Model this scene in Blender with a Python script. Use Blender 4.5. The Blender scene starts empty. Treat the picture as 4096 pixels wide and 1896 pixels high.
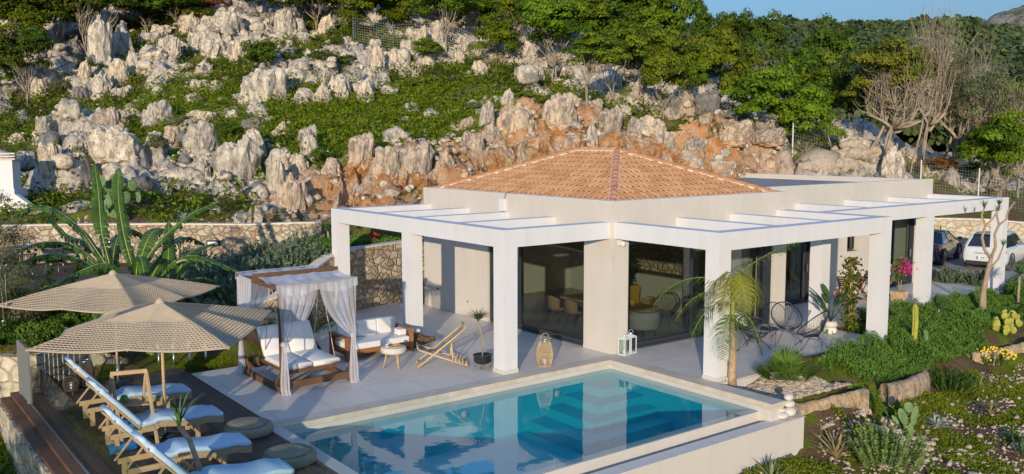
import bpy, math, random
import numpy as np
from mathutils import Vector, Matrix, Euler
R = math.radians; PI = math.pi
scn = bpy.context.scene
col = scn.collection
# ---------------------------------------------------------------- camera
cam_d = bpy.data.cameras.new('camera'); cam = bpy.data.objects.new('camera', cam_d); col.objects.link(cam)
cam.location = (-15.932, -16.620, 5.475)
YAW, PITCH, ROLL = R(52.582), R(-6.048), R(0.068)
cam.rotation_euler = (Matrix.Rotation(YAW - PI/2, 4, 'Z') @ Matrix.Rotation(PI/2 + PITCH, 4, 'X') @ Matrix.Rotation(-ROLL, 4, 'Z')).to_euler()
cam_d.sensor_width = 36.0; cam_d.lens = 36.0*3616.9/4096
cam_d.clip_start = 0.2; cam_d.clip_end = 5000
scn.camera = cam
# ---------------------------------------------------------------- sky and sun (low evening sun behind the camera)
SUN_EL, SUN_DIR = R(10.3), R(44.0)          # light travels towards +x +y
w = bpy.data.worlds.new("World"); scn.world = w; w.use_nodes = True
wn = w.node_tree; bg = wn.nodes['Background']
sky = wn.nodes.new('ShaderNodeTexSky'); sky.sky_type = 'NISHITA'; sky.sun_disc = False
sky.sun_elevation = SUN_EL; sky.sun_rotation = R(90) - (SUN_DIR + PI)
sky.air_density = 1.0; sky.dust_density = 0.3; sky.ozone_density = 2.0; sky.altitude = 100
tn = wn.nodes.new('ShaderNodeMix'); tn.data_type = 'RGBA'; tn.blend_type = 'MULTIPLY'; tn.inputs[0].default_value = 1; tn.inputs[7].default_value = (.66, .82, 1.05, 1)
tc = wn.nodes.new('ShaderNodeTexCoord'); sx_ = wn.nodes.new('ShaderNodeSeparateXYZ'); wn.links.new(tc.outputs['Generated'], sx_.inputs[0])
hz = wn.nodes.new('ShaderNodeMapRange'); hz.interpolation_type = 'SMOOTHSTEP'; hz.inputs['From Min'].default_value = 0.02; hz.inputs['From Max'].default_value = 0.5; hz.inputs['To Min'].default_value = 0.37; hz.inputs['To Max'].default_value = 1.6; wn.links.new(sx_.outputs[2], hz.inputs[0])
gm = wn.nodes.new('ShaderNodeMix'); gm.data_type = 'RGBA'; gm.blend_type = 'MULTIPLY'; gm.inputs[0].default_value = 1; wn.links.new(hz.outputs[0], gm.inputs[7])
wn.links.new(sky.outputs[0], tn.inputs[6]); wn.links.new(tn.outputs[2], gm.inputs[6]); wn.links.new(gm.outputs[2], bg.inputs[0]); bg.inputs[1].default_value = 0.15
sl = bpy.data.lights.new('sun', 'SUN'); so = bpy.data.objects.new('sun', sl); col.objects.link(so)
sl.energy = 3.4; sl.angle = R(0.5); sl.color = (1.0, 0.85, 0.66)
dv = Vector((math.cos(SUN_EL)*math.cos(SUN_DIR), math.cos(SUN_EL)*math.sin(SUN_DIR), -math.sin(SUN_EL)))
so.rotation_euler = dv.to_track_quat('-Z', 'Y').to_euler()
scn.view_settings.view_transform = 'Standard'; scn.view_settings.look = 'None'
scn.view_settings.exposure = 0.36; scn.view_settings.gamma = 1
scn.cycles.max_bounces = 8; scn.cycles.transparent_max_bounces = 24
scn.cycles.caustics_reflective = False; scn.cycles.caustics_refractive = False
scn.cycles.use_denoising = True
scn.cycles.use_adaptive_sampling = True; scn.cycles.adaptive_threshold = 0.02
# ---------------------------------------------------------------- helpers
def tag(o, label=None, cat=None, group=None, kind=None):
    if label: o['label'] = label
    if cat: o['category'] = cat
    if group: o['group'] = group
    if kind: o['kind'] = kind
    return o
def thing(name, loc, label, cat, group=None, rz=0.0):
    o = bpy.data.objects.new(name, None); col.objects.link(o); o.location = loc; o.rotation_euler = (0, 0, rz)
    o.empty_display_size = .1
    return tag(o, label, cat, group)
def copy_tree(o, parent=None):
    c = o.copy(); col.objects.link(c)
    if parent is not None: c.parent = parent
    for ch in list(o.children): copy_tree(ch, c)
    return c
class MB:
    def __init__(s): s.v = []; s.f = []; s.sm = []
    def add(s, vs, fs, smooth=False):
        b = len(s.v); s.v.extend([tuple(map(float, q)) for q in vs]); s.f.extend([tuple(i+b for i in f) for f in fs]); s.sm.extend([smooth]*len(fs)); return s
    def box(s, x0, x1, y0, y1, z0, z1):
        return s.add([(x0,y0,z0),(x1,y0,z0),(x1,y1,z0),(x0,y1,z0),(x0,y0,z1),(x1,y0,z1),(x1,y1,z1),(x0,y1,z1)],
                     [(0,3,2,1),(4,5,6,7),(0,1,5,4),(1,2,6,5),(2,3,7,6),(3,0,4,7)])
    def bar(s, a, b, w, h, up=(0,0,1)):          # rectangular bar from a to b, w wide, h high
        a = Vector(a); b = Vector(b); d = (b-a).normalized(); u = Vector(up)
        if abs(d.dot(u)) > .98: u = Vector((1,0,0))
        sd = d.cross(u).normalized(); u = sd.cross(d).normalized()
        vs = []
        for p in (a, b):
            for i, j in ((-1,-1),(1,-1),(1,1),(-1,1)): vs.append(p + sd*(w/2*i) + u*(h/2*j))
        return s.add(vs, [(3,2,1,0),(4,5,6,7),(0,1,5,4),(1,2,6,5),(2,3,7,6),(3,0,4,7)])
    def tube(s, pts, rs, n=8, cap=True, closed=False):
        pts = [Vector(p) for p in pts]
        if not hasattr(rs, '__len__'): rs = [rs]*len(pts)
        vs = []; fs = []; m = len(pts); ref = None
        for i, p in enumerate(pts):
            if closed: d = (pts[(i+1) % m]-pts[i-1])
            else: d = (pts[min(i+1, m-1)]-pts[max(i-1, 0)])
            d = d.normalized() if d.length > 1e-9 else Vector((0,0,1))
            if ref is None:
                ref = Vector((0,0,1)) if abs(d.z) < .9 else Vector((1,0,0))
            a = (ref - d*ref.dot(d))
            if a.length < 1e-5: a = d.orthogonal()
            a.normalize(); ref = a; b = d.cross(a)
            for k in range(n):
                t = 2*PI*k/n; vs.append(p + a*(rs[i]*math.cos(t)) + b*(rs[i]*math.sin(t)))
        for i in range(m if closed else m-1):
            j = (i+1) % m
            for k in range(n): fs.append((i*n+k, i*n+(k+1) % n, j*n+(k+1) % n, j*n+k))
        if cap and not closed: fs.append(tuple(range(n))[::-1]); fs.append(tuple((m-1)*n+k for k in range(n)))
        return s.add(vs, fs, True)
    def lathe(s, prof, c=(0,0,0), n=24, cap=True):   # prof: [(r,z)...]
        vs = []; fs = []; m = len(prof)
        for r, z in prof:
            for k in range(n): t = 2*PI*k/n; vs.append((c[0]+r*math.cos(t), c[1]+r*math.sin(t), c[2]+z))
        for i in range(m-1):
            for k in range(n): fs.append((i*n+k, i*n+(k+1) % n, (i+1)*n+(k+1) % n, (i+1)*n+k))
        if cap: fs.append(tuple(range(n))[::-1]); fs.append(tuple((m-1)*n+k for k in range(n)))
        return s.add(vs, fs, True)
    def prism(s, poly, z0, z1):
        n = len(poly); vs = [(x,y,z0) for x,y in poly]+[(x,y,z1) for x,y in poly]
        return s.add(vs, [tuple(range(n))[::-1], tuple(range(n,2*n))]+[(i,(i+1)%n,(i+1)%n+n,i+n) for i in range(n)])
    def build(s, name, mat, parent=None, origin=None, local=False, bevel=0, smooth=None, seg=2):
        vs = np.array(s.v, dtype=float) if len(s.v) else np.zeros((0,3))
        off = np.zeros(3)
        if parent is not None and not local:
            q = parent
            while q is not None: off += np.array(q.location); q = q.parent
        if origin is not None: off = np.array(origin, float)
        return mesh_obj(name, vs-off, s.f, mat, parent, origin if parent is None else None, s.sm if smooth is None else smooth, bevel, seg)
def mesh_obj(name, vs, fs, mat, parent=None, origin=None, smooth=False, bevel=0, seg=2):
    me = bpy.data.meshes.new(name); me.from_pydata([tuple(v) for v in vs] if not isinstance(vs, list) else vs, [], fs)
    o = bpy.data.objects.new(name, me); col.objects.link(o)
    if parent is not None: o.parent = parent
    if origin is not None: o.location = origin
    if isinstance(smooth, (list, tuple)): me.polygons.foreach_set('use_smooth', smooth)
    elif smooth: me.polygons.foreach_set('use_smooth', [True]*len(me.polygons))
    if mat: me.materials.append(mat)
    if bevel:
        m = o.modifiers.new('bevel', 'BEVEL'); m.width = bevel; m.segments = seg; m.limit_method = 'ANGLE'; m.angle_limit = R(40)
    return o
def quads_obj(name, V, mat, parent=None, origin=None, attrs=None):
    """V: (n,4,3) array of quads -> one mesh object, fast"""
    V = np.asarray(V, dtype=np.float32); n = len(V)
    if origin is not None: V = V - np.array(origin, np.float32)
    me = bpy.data.meshes.new(name); me.vertices.add(n*4); me.vertices.foreach_set('co', V.reshape(-1))
    me.loops.add(n*4); me.loops.foreach_set('vertex_index', np.arange(n*4, dtype=np.int32))
    me.polygons.add(n); me.polygons.foreach_set('loop_start', np.arange(0, n*4, 4, dtype=np.int32)); me.polygons.foreach_set('loop_total', np.full(n, 4, dtype=np.int32))
    me.update(calc_edges=True)
    if attrs is not None:
        for k, a in attrs.items():
            at = me.attributes.new(k, 'FLOAT', 'POINT'); at.data.foreach_set('value', np.repeat(np.asarray(a, np.float32), 4))
    o = bpy.data.objects.new(name, me); col.objects.link(o)
    if parent is not None: o.parent = parent
    if origin is not None: o.location = origin
    me.materials.append(mat); return o
# ---- vectorised value noise
def _h(ix, iy, iz):
    n = (ix.astype(np.int64)*374761393 + iy.astype(np.int64)*668265263 + iz.astype(np.int64)*2147483647) & 0xffffffff
    n = ((n ^ (n >> 13))*1274126177) & 0xffffffff
    return ((n ^ (n >> 16)) & 0xffff)/65535.0
def vn(x, y, z=0.0):
    x = np.asarray(x, float); y = np.asarray(y, float); z = np.asarray(z, float)+np.zeros_like(x)
    ix, iy, iz = np.floor(x), np.floor(y), np.floor(z); fx, fy, fz = x-ix, y-iy, z-iz
    fx = fx*fx*(3-2*fx); fy = fy*fy*(3-2*fy); fz = fz*fz*(3-2*fz); r = 0
    for a in (0,1):
        for b in (0,1):
            for c in (0,1):
                r = r + _h(ix+a, iy+b, iz+c)*np.where(a, fx, 1-fx)*np.where(b, fy, 1-fy)*np.where(c, fz, 1-fz)
    return r
def fbm(x, y, z=0.0, o=4, g=.5):
    r = 0; a = 1; t = 0
    for i in range(o): r = r + a*vn(np.asarray(x)*2**i+i*17.3, np.asarray(y)*2**i+i*9.1, np.asarray(z)*2**i+i*5.7); t += a; a *= g
    return r/t
def ridg(x, y, z=0.0, o=4):
    r = 0; a = 1; t = 0
    for i in range(o): r = r + a*(1-abs(2*vn(np.asarray(x)*2**i+i*31.3, np.asarray(y)*2**i+i*7.1, np.asarray(z)*2**i)-1)); t += a; a *= .5
    return r/t
def worley2(x, y, seed=0):
    """jittered cells: returns random value of the nearest cell and distance to the cell edge"""
    x = np.asarray(x, float); y = np.asarray(y, float); ix, iy = np.floor(x), np.floor(y); f1 = np.full(x.shape, 9.); f2 = f1.copy(); rv = np.zeros(x.shape); s = np.full(x.shape, float(seed))
    for a in (-1,0,1):
        for b in (-1,0,1):
            cx, cy = ix+a, iy+b; px = cx+_h(cx, cy, s); py = cy+_h(cx, cy, s+7); d = np.hypot(px-x, py-y); r = _h(cx, cy, s+13); nr = d < f1
            f2 = np.where(nr, f1, np.minimum(f2, d)); rv = np.where(nr, r, rv); f1 = np.where(nr, d, f1)
    return rv, f2-f1
# ---------------------------------------------------------------- materials
class NT:
    def __init__(s, name):
        s.m = bpy.data.materials.new(name); s.m.use_nodes = True; s.t = s.m.node_tree; s.t.nodes.clear()
        s.out = s.n('ShaderNodeOutputMaterial')
    def n(s, t, **k):
        x = s.t.nodes.new(t)
        for a, b in k.items():
            if hasattr(x, a): setattr(x, a, b)
        return x
    def l(s, a, b): s.t.links.new(a, b)
    def co(s, kind='Object', scale=(1,1,1)):
        c = s.n('ShaderNodeTexCoord'); m = s.n('ShaderNodeMapping'); m.inputs['Scale'].default_value = scale; s.l(c.outputs[kind], m.inputs[0]); return m.outputs[0]
    def noise(s, v, sc, det=4, ro=.55, dist=0):
        x = s.n('ShaderNodeTexNoise'); x.inputs['Scale'].default_value = sc; x.inputs['Detail'].default_value = det; x.inputs['Roughness'].default_value = ro; x.inputs['Distortion'].default_value = dist
        if v is not None: s.l(v, x.inputs['Vector'])
        return x.outputs['Fac']
    def voro(s, v, sc, feat='F1', out='Distance'):
        x = s.n('ShaderNodeTexVoronoi', feature=feat); x.inputs['Scale'].default_value = sc; s.l(v, x.inputs['Vector']); return x.outputs[out]
    def ramp(s, f, stops, interp='LINEAR'):
        x = s.n('ShaderNodeValToRGB'); x.color_ramp.interpolation = interp; e = x.color_ramp.elements
        while len(e) < len(stops): e.new(.5)
        for i, (p, c) in enumerate(stops):
            e[i].position = p; e[i].color = tuple(c)[:3]+(1,) if hasattr(c, '__len__') else (c,c,c,1)
        s.l(f, x.inputs[0]); return x.outputs[0]
    def mix(s, f, a, b, mode='MIX'):
        x = s.n('ShaderNodeMix', data_type='RGBA', blend_type=mode)
        for k, q in ((0, f), (6, a), (7, b)):
            if hasattr(q, 'links') or hasattr(q, 'is_linked'): s.l(q, x.inputs[k])
            elif k == 0: x.inputs[0].default_value = q
            else: x.inputs[k].default_value = tuple(q)[:3]+(1,)
        return x.outputs[2]
    def math(s, op, a, b=0.0):
        x = s.n('ShaderNodeMath', operation=op)
        for k, q in ((0, a), (1, b)):
            if hasattr(q, 'is_linked'): s.l(q, x.inputs[k])
            else: x.inputs[k].default_value = q
        return x.outputs[0]
    def attr(s, name):
        x = s.n('ShaderNodeAttribute', attribute_name=name); return x.outputs['Fac']
    def fres(s, ior):
        g = s.n('ShaderNodeNewGeometry'); x = s.n('ShaderNodeFresnel'); s.l(s.math('ADD', ior, s.math('MULTIPLY', g.outputs['Backfacing'], 1/ior-ior)), x.inputs[0]); return x.outputs[0]
    def orand(s): return s.n('ShaderNodeObjectInfo').outputs['Random']
    def bump(s, h, st=.5, dist=.02, nrm=None):
        x = s.n('ShaderNodeBump'); x.inputs['Strength'].default_value = st; x.inputs['Distance'].default_value = dist; s.l(h, x.inputs['Height'])
        if nrm is not None: s.l(nrm, x.inputs['Normal'])
        return x.outputs[0]
    def pbr(s, base, rough=.6, bump=None, metal=0, spec=.5, trans=None, **k):
        x = s.n('ShaderNodeBsdfPrincipled')
        for nm, q in (('Base Color', base), ('Roughness', rough), ('Metallic', metal), ('Specular IOR Level', spec)):
            if hasattr(q, 'is_linked'): s.l(q, x.inputs[nm])
            elif nm == 'Base Color': x.inputs[nm].default_value = tuple(q)[:3]+(1,)
            else: x.inputs[nm].default_value = q
        for a, b in k.items(): x.inputs[a].default_value = b
        if bump is not None: s.l(bump, x.inputs['Normal'])
        s.l(x.outputs[0], s.out.inputs[0]); s.p = x; return s.m
def simple(name, c, rough=.6, var=.12, sc=6, bump=.15, bs=60, metal=0, bd=.004, spec=.4):
    t = NT(name); v = t.co(); n = t.noise(v, sc, 5)
    b = t.mix(t.ramp(n, [(.3,0.0),(.7,1.0)]), [q*(1-var) for q in c], [min(1,q*(1+var)) for q in c])
    return t.pbr(b, rough, t.bump(t.noise(v, bs, 3), bump, bd) if bump else None, metal, spec)
def leafmat(name, dark, light, scale=.8, rough=.5, trans=.25, extra=None):
    """leaf colour varies leaf by leaf (attribute), clump by clump (noise) and tree by tree"""
    t = NT(name); v = t.co('Object'); n = t.noise(v, scale, 3)
    a = t.attr('lf'); f = t.math('ADD', t.math('MULTIPLY', n, .5), t.math('MULTIPLY', a, .55))
    c = t.ramp(f, [(.25, dark), (.8, light)] + ([(1.0, extra)] if extra else []))
    hs = t.n('ShaderNodeHueSaturation'); rnd = t.orand()
    t.l(t.math('ADD', t.math('MULTIPLY', rnd, .035), .4825), hs.inputs['Hue']); t.l(t.math('ADD', t.math('MULTIPLY', rnd, .35), .82), hs.inputs['Value']); t.l(c, hs.inputs['Color'])
    m = t.pbr(hs.outputs[0], rough, None, 0, .12)
    tr = t.n('ShaderNodeBsdfTranslucent'); t.l(hs.outputs[0], tr.inputs[0]); mx = t.n('ShaderNodeMixShader'); mx.inputs[0].default_value = trans
    t.l(t.p.outputs[0], mx.inputs[1]); t.l(tr.outputs[0], mx.inputs[2]); t.l(mx.outputs[0], t.out.inputs[0]); return m
M = {}
def plaster(name, c, rough=.85):
    t = NT(name); v = t.co(); n1 = t.noise(v, .7, 5); n2 = t.noise(t.co('Object', (1,1,.25)), 3.5, 5, .6)
    b = t.mix(t.ramp(n1, [(.3,0.0),(.75,1.0)]), [q*.95 for q in c], [q*1.02 for q in c]); b = t.mix(t.math('MULTIPLY', t.ramp(n2, [(.46,0.0),(.8,1.0)]), .6), b, [q*f for q, f in zip(c, (.86,.84,.8))])
    h = t.math('ADD', t.noise(v, 160, 3), t.math('MULTIPLY', t.noise(v, 12, 3), .6)); return t.pbr(b, rough, t.bump(h, .22, .004), 0, .2)
M['white'] = plaster('white_render', (.68,.67,.66)); M['cream'] = plaster('cream_render', (.60,.55,.475)); M['skirt'] = plaster('skirting_stone', (.60,.55,.48), .6)
def tiles():
    t = NT('large_grey_tiles'); v = t.co('Object', (1,1,1)); br = t.n('ShaderNodeTexBrick'); br.offset = .5
    br.inputs['Scale'].default_value = 1; br.inputs['Mortar Size'].default_value = .007; br.inputs['Brick Width'].default_value = 1.2; br.inputs['Row Height'].default_value = 1.2
    br.inputs['Color1'].default_value = (.66,.595,.515,1); br.inputs['Color2'].default_value = (.69,.62,.54,1); br.inputs['Mortar'].default_value = (.30,.275,.25,1); t.l(v, br.inputs[0])
    n = t.noise(t.co('Object', (1,3.5,1)), 2.2, 8, .7); c = t.mix(t.ramp(n, [(.35,0.0),(.7,1.0)]), br.outputs[0], (.72,.65,.565)); c = t.mix(.5, br.outputs[0], c)
    dirt = t.ramp(t.noise(v, .6, 6, .65), [(.45,1.0),(.72,.86)]); c = t.mix(1, c, dirt, 'MULTIPLY')
    return t.pbr(c, t.math('ADD', t.math('MULTIPLY', n, .25), .33), t.bump(br.outputs[1], -.3, .002), 0, .35)
M['tiles'] = tiles()
def coping():
    t = NT('coping_stone'); v = t.co(); n = t.noise(v, 2.5, 8, .7); c = t.ramp(n, [(.3,(.50,.42,.31)),(.55,(.60,.52,.41)),(.75,(.66,.60,.50))]); return t.pbr(c, .6, t.bump(t.noise(v, 90, 4), .25, .003), 0, .3)
M['coping'] = coping()
M['frame'] = simple('anthracite_aluminium', (.045,.055,.065), .35, .08, 3, .05, 200, .3)
M['metal'] = simple('brushed_steel', (.55,.55,.55), .3, .05, 5, .05, 200, .9)
def deckmat(name, d, l, axis=(1.2,14,14), plank=.14, gap=True, ax=1):
    t = NT(name); v = t.co('Object', axis); n = t.noise(v, 2.2, 8, .7, .4); c = t.ramp(n, [(.25,d),(.75,l)])
    big = t.ramp(t.noise(t.co(), .8, 5, .6), [(.35,.7),(.7,1.1)]); c = t.mix(1, c, big, 'MULTIPLY'); h = n
    if gap:
        g = t.n('ShaderNodeSeparateXYZ'); t.l(t.co('Object'), g.inputs[0]); m = t.math('FRACT', t.math('DIVIDE', g.outputs[ax], plank)); k = t.math('FLOOR', t.math('DIVIDE', g.outputs[ax], plank))
        e = t.math('GREATER_THAN', t.math('ABSOLUTE', t.math('SUBTRACT', m, .5)), .47)
        rn = t.n('ShaderNodeTexWhiteNoise', noise_dimensions='1D'); t.l(k, rn.inputs['W']); c = t.mix(1, c, t.ramp(rn.outputs[0], [(0,.75),(1,1.15)]), 'MULTIPLY'); c = t.mix(e, c, (.012,.009,.007))
        h = t.math('SUBTRACT', t.math('MULTIPLY', n, .3), e)
    return t.pbr(c, .6, t.bump(h, .5, .006), 0, .35)
M['deck'] = deckmat('dark_decking', (.055,.036,.026), (.13,.088,.062)); M['timber'] = deckmat('brown_timber', (.10,.05,.028), (.20,.11,.06), (1.2,14,14), gap=False)
M['teak'] = deckmat('warm_teak', (.22,.085,.03), (.42,.18,.07), (3,12,12), gap=False); M['pine'] = deckmat('pale_pine', (.48,.32,.17), (.66,.47,.27), (4,14,14), gap=False)
M['bamboo'] = deckmat('bamboo_cane', (.50,.33,.15), (.72,.53,.28), (3,8,8), gap=False); M['darkwood'] = deckmat('old_dark_wood', (.07,.05,.04), (.17,.12,.09), (3,14,14), gap=False)
def glass(name, tint, mirror=1.0, ior=1.5, rough=0.0):
    t = NT(name); tr = t.n('ShaderNodeBsdfTransparent'); tr.inputs[0].default_value = tint+(1,); g = t.n('ShaderNodeBsdfGlossy'); g.inputs['Roughness'].default_value = rough
    fr = t.fres(ior); mx = t.n('ShaderNodeMixShader'); t.l(t.math('MULTIPLY', fr, mirror), mx.inputs[0]); t.l(tr.outputs[0], mx.inputs[1]); t.l(g.outputs[0], mx.inputs[2]); t.l(mx.outputs[0], t.out.inputs[0]); return t.m
M['glass'] = glass('window_glass', (.72,.76,.73), 1.3); M['clear'] = glass('clear_glass', (.93,.97,.95), .6)
def drystone(name, sc=4.0, c1=(.34,.26,.17), c2=(.62,.52,.37), rust=(.42,.17,.06), mort=(.20,.17,.13), zs=1.25):
    t = NT(name); c = t.co('Object', (1,1,zs)); w_ = t.n('ShaderNodeVectorMath', operation='ADD'); nz = t.n('ShaderNodeTexNoise'); nz.inputs['Scale'].default_value = 2.5; t.l(c, nz.inputs['Vector'])
    sc_ = t.n('ShaderNodeVectorMath', operation='SCALE'); sc_.inputs['Scale'].default_value = .28; t.l(nz.outputs['Color'], sc_.inputs[0]); t.l(c, w_.inputs[0]); t.l(sc_.outputs[0], w_.inputs[1]); v = w_.outputs[0]
    d = t.voro(v, sc, 'DISTANCE_TO_EDGE'); cc = t.voro(v, sc, 'F1', 'Color'); sp = t.n('ShaderNodeSeparateColor'); t.l(cc, sp.inputs[0])
    b = t.ramp(sp.outputs[0], [(0,c1),(.5,[(p+q)/2 for p, q in zip(c1, c2)]),(1,c2)]); fine = t.noise(v, 7, 8, .7); b = t.mix(1, b, t.ramp(fine, [(.3,.7),(.7,1.15)]), 'MULTIPLY')
    b = t.mix(t.math('MULTIPLY', t.ramp(t.noise(v, 2.2, 6, .7), [(.55,0.0),(.68,1.0)]), t.math('GREATER_THAN', sp.outputs[1], .45)), b, rust)
    e = t.ramp(d, [(0,0.0),(.045,1.0)]); b = t.mix(e, mort, b); h = t.math('ADD', t.ramp(d, [(0,0.0),(.12,1.0)]), t.math('MULTIPLY', fine, .5)); return t.pbr(b, .85, t.bump(h, .9, .05), 0, .2)
M['stone'] = drystone('stone_masonry'); M['stonelow'] = drystone('ochre_masonry', 3.0, (.50,.37,.22), (.68,.57,.42), (.55,.25,.09), (.36,.29,.2)); M['stonepale'] = drystone('pale_masonry', 2.6, (.50,.42,.28), (.66,.58,.43), (.52,.30,.13), (.42,.35,.24))
def fabric(name, c, rough=.9, sc=300, var=.05):
    t = NT(name); v = t.co(); n = t.noise(v, 5, 4); b = t.mix(n, [q*(1-var) for q in c], [min(1,q*(1+var)) for q in c]); h = t.math('ADD', t.noise(v, sc, 2), t.math('MULTIPLY', t.noise(v, 9, 4), 2.5)); return t.pbr(b, rough, t.bump(h, .35, .004), 0, .1)
M['cushion'] = fabric('white_canvas', (.74,.71,.66)); M['bluecush'] = fabric('shade_blue_canvas', (.50,.63,.74)); M['towel'] = fabric('blue_towel', (.03,.16,.38))  # bluecush: very pale canvas, blue of the sky-lit shade put into its colour
# ---------------------------------------------------------------- terrain: surveyed heights (x, y, z)
CTL = np.array([(-14.7,17.4,2.10),(-14.4,24.9,2.69),(-13.8,36.0,4.43),(-13.1,48.5,7.10),(-12.2,62.4,11.84),(-11.3,77.6,17.21),(-12.8,17.2,1.98),(-11.9,25.5,2.53),(-10.7,36.2,4.39),(-9.4,48.2,7.17),(-7.8,61.6,12.05),(-6.5,72.5,16.04),(-8.5,19.7,2.46),(-7.5,24.7,3.00),(-5.8,32.5,4.52),(-4.3,39.2,6.35),(-2.5,47.1,9.19),(-0.5,56.1,12.96),(1.8,66.3,17.08),(-4.0,16.6,2.44),(-3.2,18.9,2.94),(-0.9,24.9,4.48),(2.1,33.1,7.31),(4.4,39.3,9.53),(7.5,47.5,13.10),(10.6,55.7,16.23),(-2.5,11.3,1.94),(-0.9,14.5,2.33),(0.5,17.4,3.48),(1.7,19.8,4.65),(3.3,23.1,5.52),(6.3,29.3,7.30),(10.1,37.0,10.44),(13.6,44.1,13.41),(16.9,50.8,16.04),(1.0,9.8,1.70),(2.1,11.6,2.38),(3.6,13.7,3.14),(5.0,16.0,4.68),(7.3,19.5,5.53),(11.5,26.0,7.19),(16.0,33.0,10.01),(20.0,39.2,12.70),(24.0,45.3,15.07),(7.8,10.3,2.16),(10.6,13.5,3.99),(12.0,15.1,5.19),(13.8,17.1,6.64),(18.2,22.2,7.79),(24.3,29.2,10.18),(29.8,35.4,12.30),(36.6,43.2,15.02),(14.2,8.0,2.51),(15.9,9.5,3.78),(19.9,12.8,4.81),(25.6,17.5,5.84),(32.0,22.9,7.06),(41.8,30.9,9.15),(22.0,7.1,2.20),(24.8,8.9,3.45),(27.5,10.7,3.98),(33.0,14.2,4.68),(42.2,20.0,5.59),(56.8,29.2,6.94),(30.6,6.7,1.43),(33.7,8.3,2.41),(39.7,11.4,3.12),(51.7,17.5,3.92),(73.6,28.7,4.66),(35.7,2.7,0.79),(41.3,4.9,1.29),(56.8,10.8,1.62),(88.8,23.0,1.49),(-13.2,6.5,0.70),(-12.0,5.9,0.75),(-10.5,6.3,0.30),(-8.0,17.0,1.00),(-6.0,15.0,1.05),(-10.0,19.0,1.00),(-4.5,13.6,1.15),(-9.0,6.2,0.15),(-7.6,6.4,0.30),(-14.0,8.0,0.85),(-12.0,9.0,0.90),(-10.0,9.5,0.90),(-13.0,12.0,0.90),(-10.0,12.0,0.95),(-8.0,9.5,0.90),(-7.0,8.5,0.90),(-6.0,12.0,1.20),(-16.0,9.0,0.50),(-17.0,6.0,-0.60),(-16.0,2.0,-1.60),(-16.0,-3.0,-1.70),(-14.0,4.0,-1.20),(-13.5,0.0,-1.60),(-13.5,-6.0,-1.60),(-18.0,-8.0,-1.90),(-3.5,9.6,1.80),(-5.0,8.8,1.60),(-1.0,11.2,1.90),(3.0,12.5,2.00),(9.0,13.0,2.00),(16.0,12.5,2.00),(20.0,11.5,1.60),(1.2,-4.3,-0.32),(3.0,-4.4,-0.35),(5.0,-4.2,-0.30),(8.0,-3.6,-0.15),(9.0,-4.4,-0.40),(12.0,-3.0,-0.15),(12.0,-4.3,-0.40),(16.0,-4.3,-0.40),(16.0,-2.5,-0.12),(20.0,-3.0,-0.15),(24.0,-6.0,-0.40),(1.0,-3.8,-0.20),(8.0,-2.0,-0.05),(7.4,-3.3,-0.08),(1.2,-5.3,-0.92),(-2.5,-5.4,-1.08),(-6.0,-6.0,-1.30),(4.0,-5.0,-1.00),(7.0,-5.0,-1.00),(10.0,-5.0,-0.98),(13.0,-5.0,-0.95),(18.0,-5.6,-0.95),(2.0,-7.0,-1.35),(0.0,-7.0,-1.45),(6.0,-7.3,-1.35),(10.0,-7.5,-1.30),(4.0,-9.0,-1.80),(0.0,-10.0,-2.10),(9.0,-11.0,-2.00),(15.0,-9.0,-1.50),(22.0,-10.0,-1.40),(-6.0,-10.0,-2.20),(20.0,-16.0,-2.60),(8.0,-16.0,-3.00),(-8.0,-16.0,-3.50)])
BANK_B = [(-1.21,14.21,2.09),(0.18,13.69,2.34),(2.48,12.95,2.46),(5.12,12.50,2.85),(8.01,12.09,3.06),(11.27,11.02,3.20),(14.97,10.09,3.23),(19.10,9.46,3.24)]
BANK_T = [(0.70,18.09,4.17),(2.35,17.68,4.94),(4.78,16.60,5.04),(7.40,15.65,5.36),(10.65,15.28,5.98),(13.93,13.78,6.00),(16.64,11.59,5.08),(20.00,10.16,4.13)]
def smooth01(t): t = np.clip(t, 0, 1); return t*t*(3-2*t)
KCT = lambda d2: np.sqrt(d2+1.0)
NCT = len(CTL); _A = np.zeros((NCT+3, NCT+3)); _d2 = ((CTL[:,None,:2]-CTL[None,:,:2])**2).sum(-1); _A[:NCT,:NCT] = KCT(_d2)+np.eye(NCT)*.02
_A[:NCT,NCT] = 1; _A[:NCT,NCT+1:] = CTL[:,:2]; _A[NCT:,:NCT] = _A[:NCT,NCT:].T
WCT = np.linalg.solve(_A, np.concatenate([CTL[:,2], np.zeros(3)]))
def rbf(x, y):
    x = np.asarray(x, float); y = np.asarray(y, float); sh = x.shape; x = x.ravel(); y = y.ravel(); out = np.zeros(len(x))
    for i in range(0, len(x), 20000):
        a = x[i:i+20000]; b = y[i:i+20000]; d2 = (a[:,None]-CTL[None,:,0])**2+(b[:,None]-CTL[None,:,1])**2
        out[i:i+20000] = KCT(d2)@WCT[:NCT]+WCT[NCT]+a*WCT[NCT+1]+b*WCT[NCT+2]
    return out.reshape(sh)
PLAT = [(-12.9,-5.3),(-12.95,5.5),(-9.2,5.55),(-7.7,5.2),(-6.2,6.6),(-4.45,8.2),(-2.2,9.85),(0,10.4),(8,11.2),(19,9.7),(24,7.9),(27.5,6.0),(29.2,4.7),(32,1),(34,-3),(26,-3.4),(19.3,-2.0),(13.5,-1.5),(7.3,-1.4),(7.3,-3.4),(.5,-3.4),(.3,-3.9)]
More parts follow.
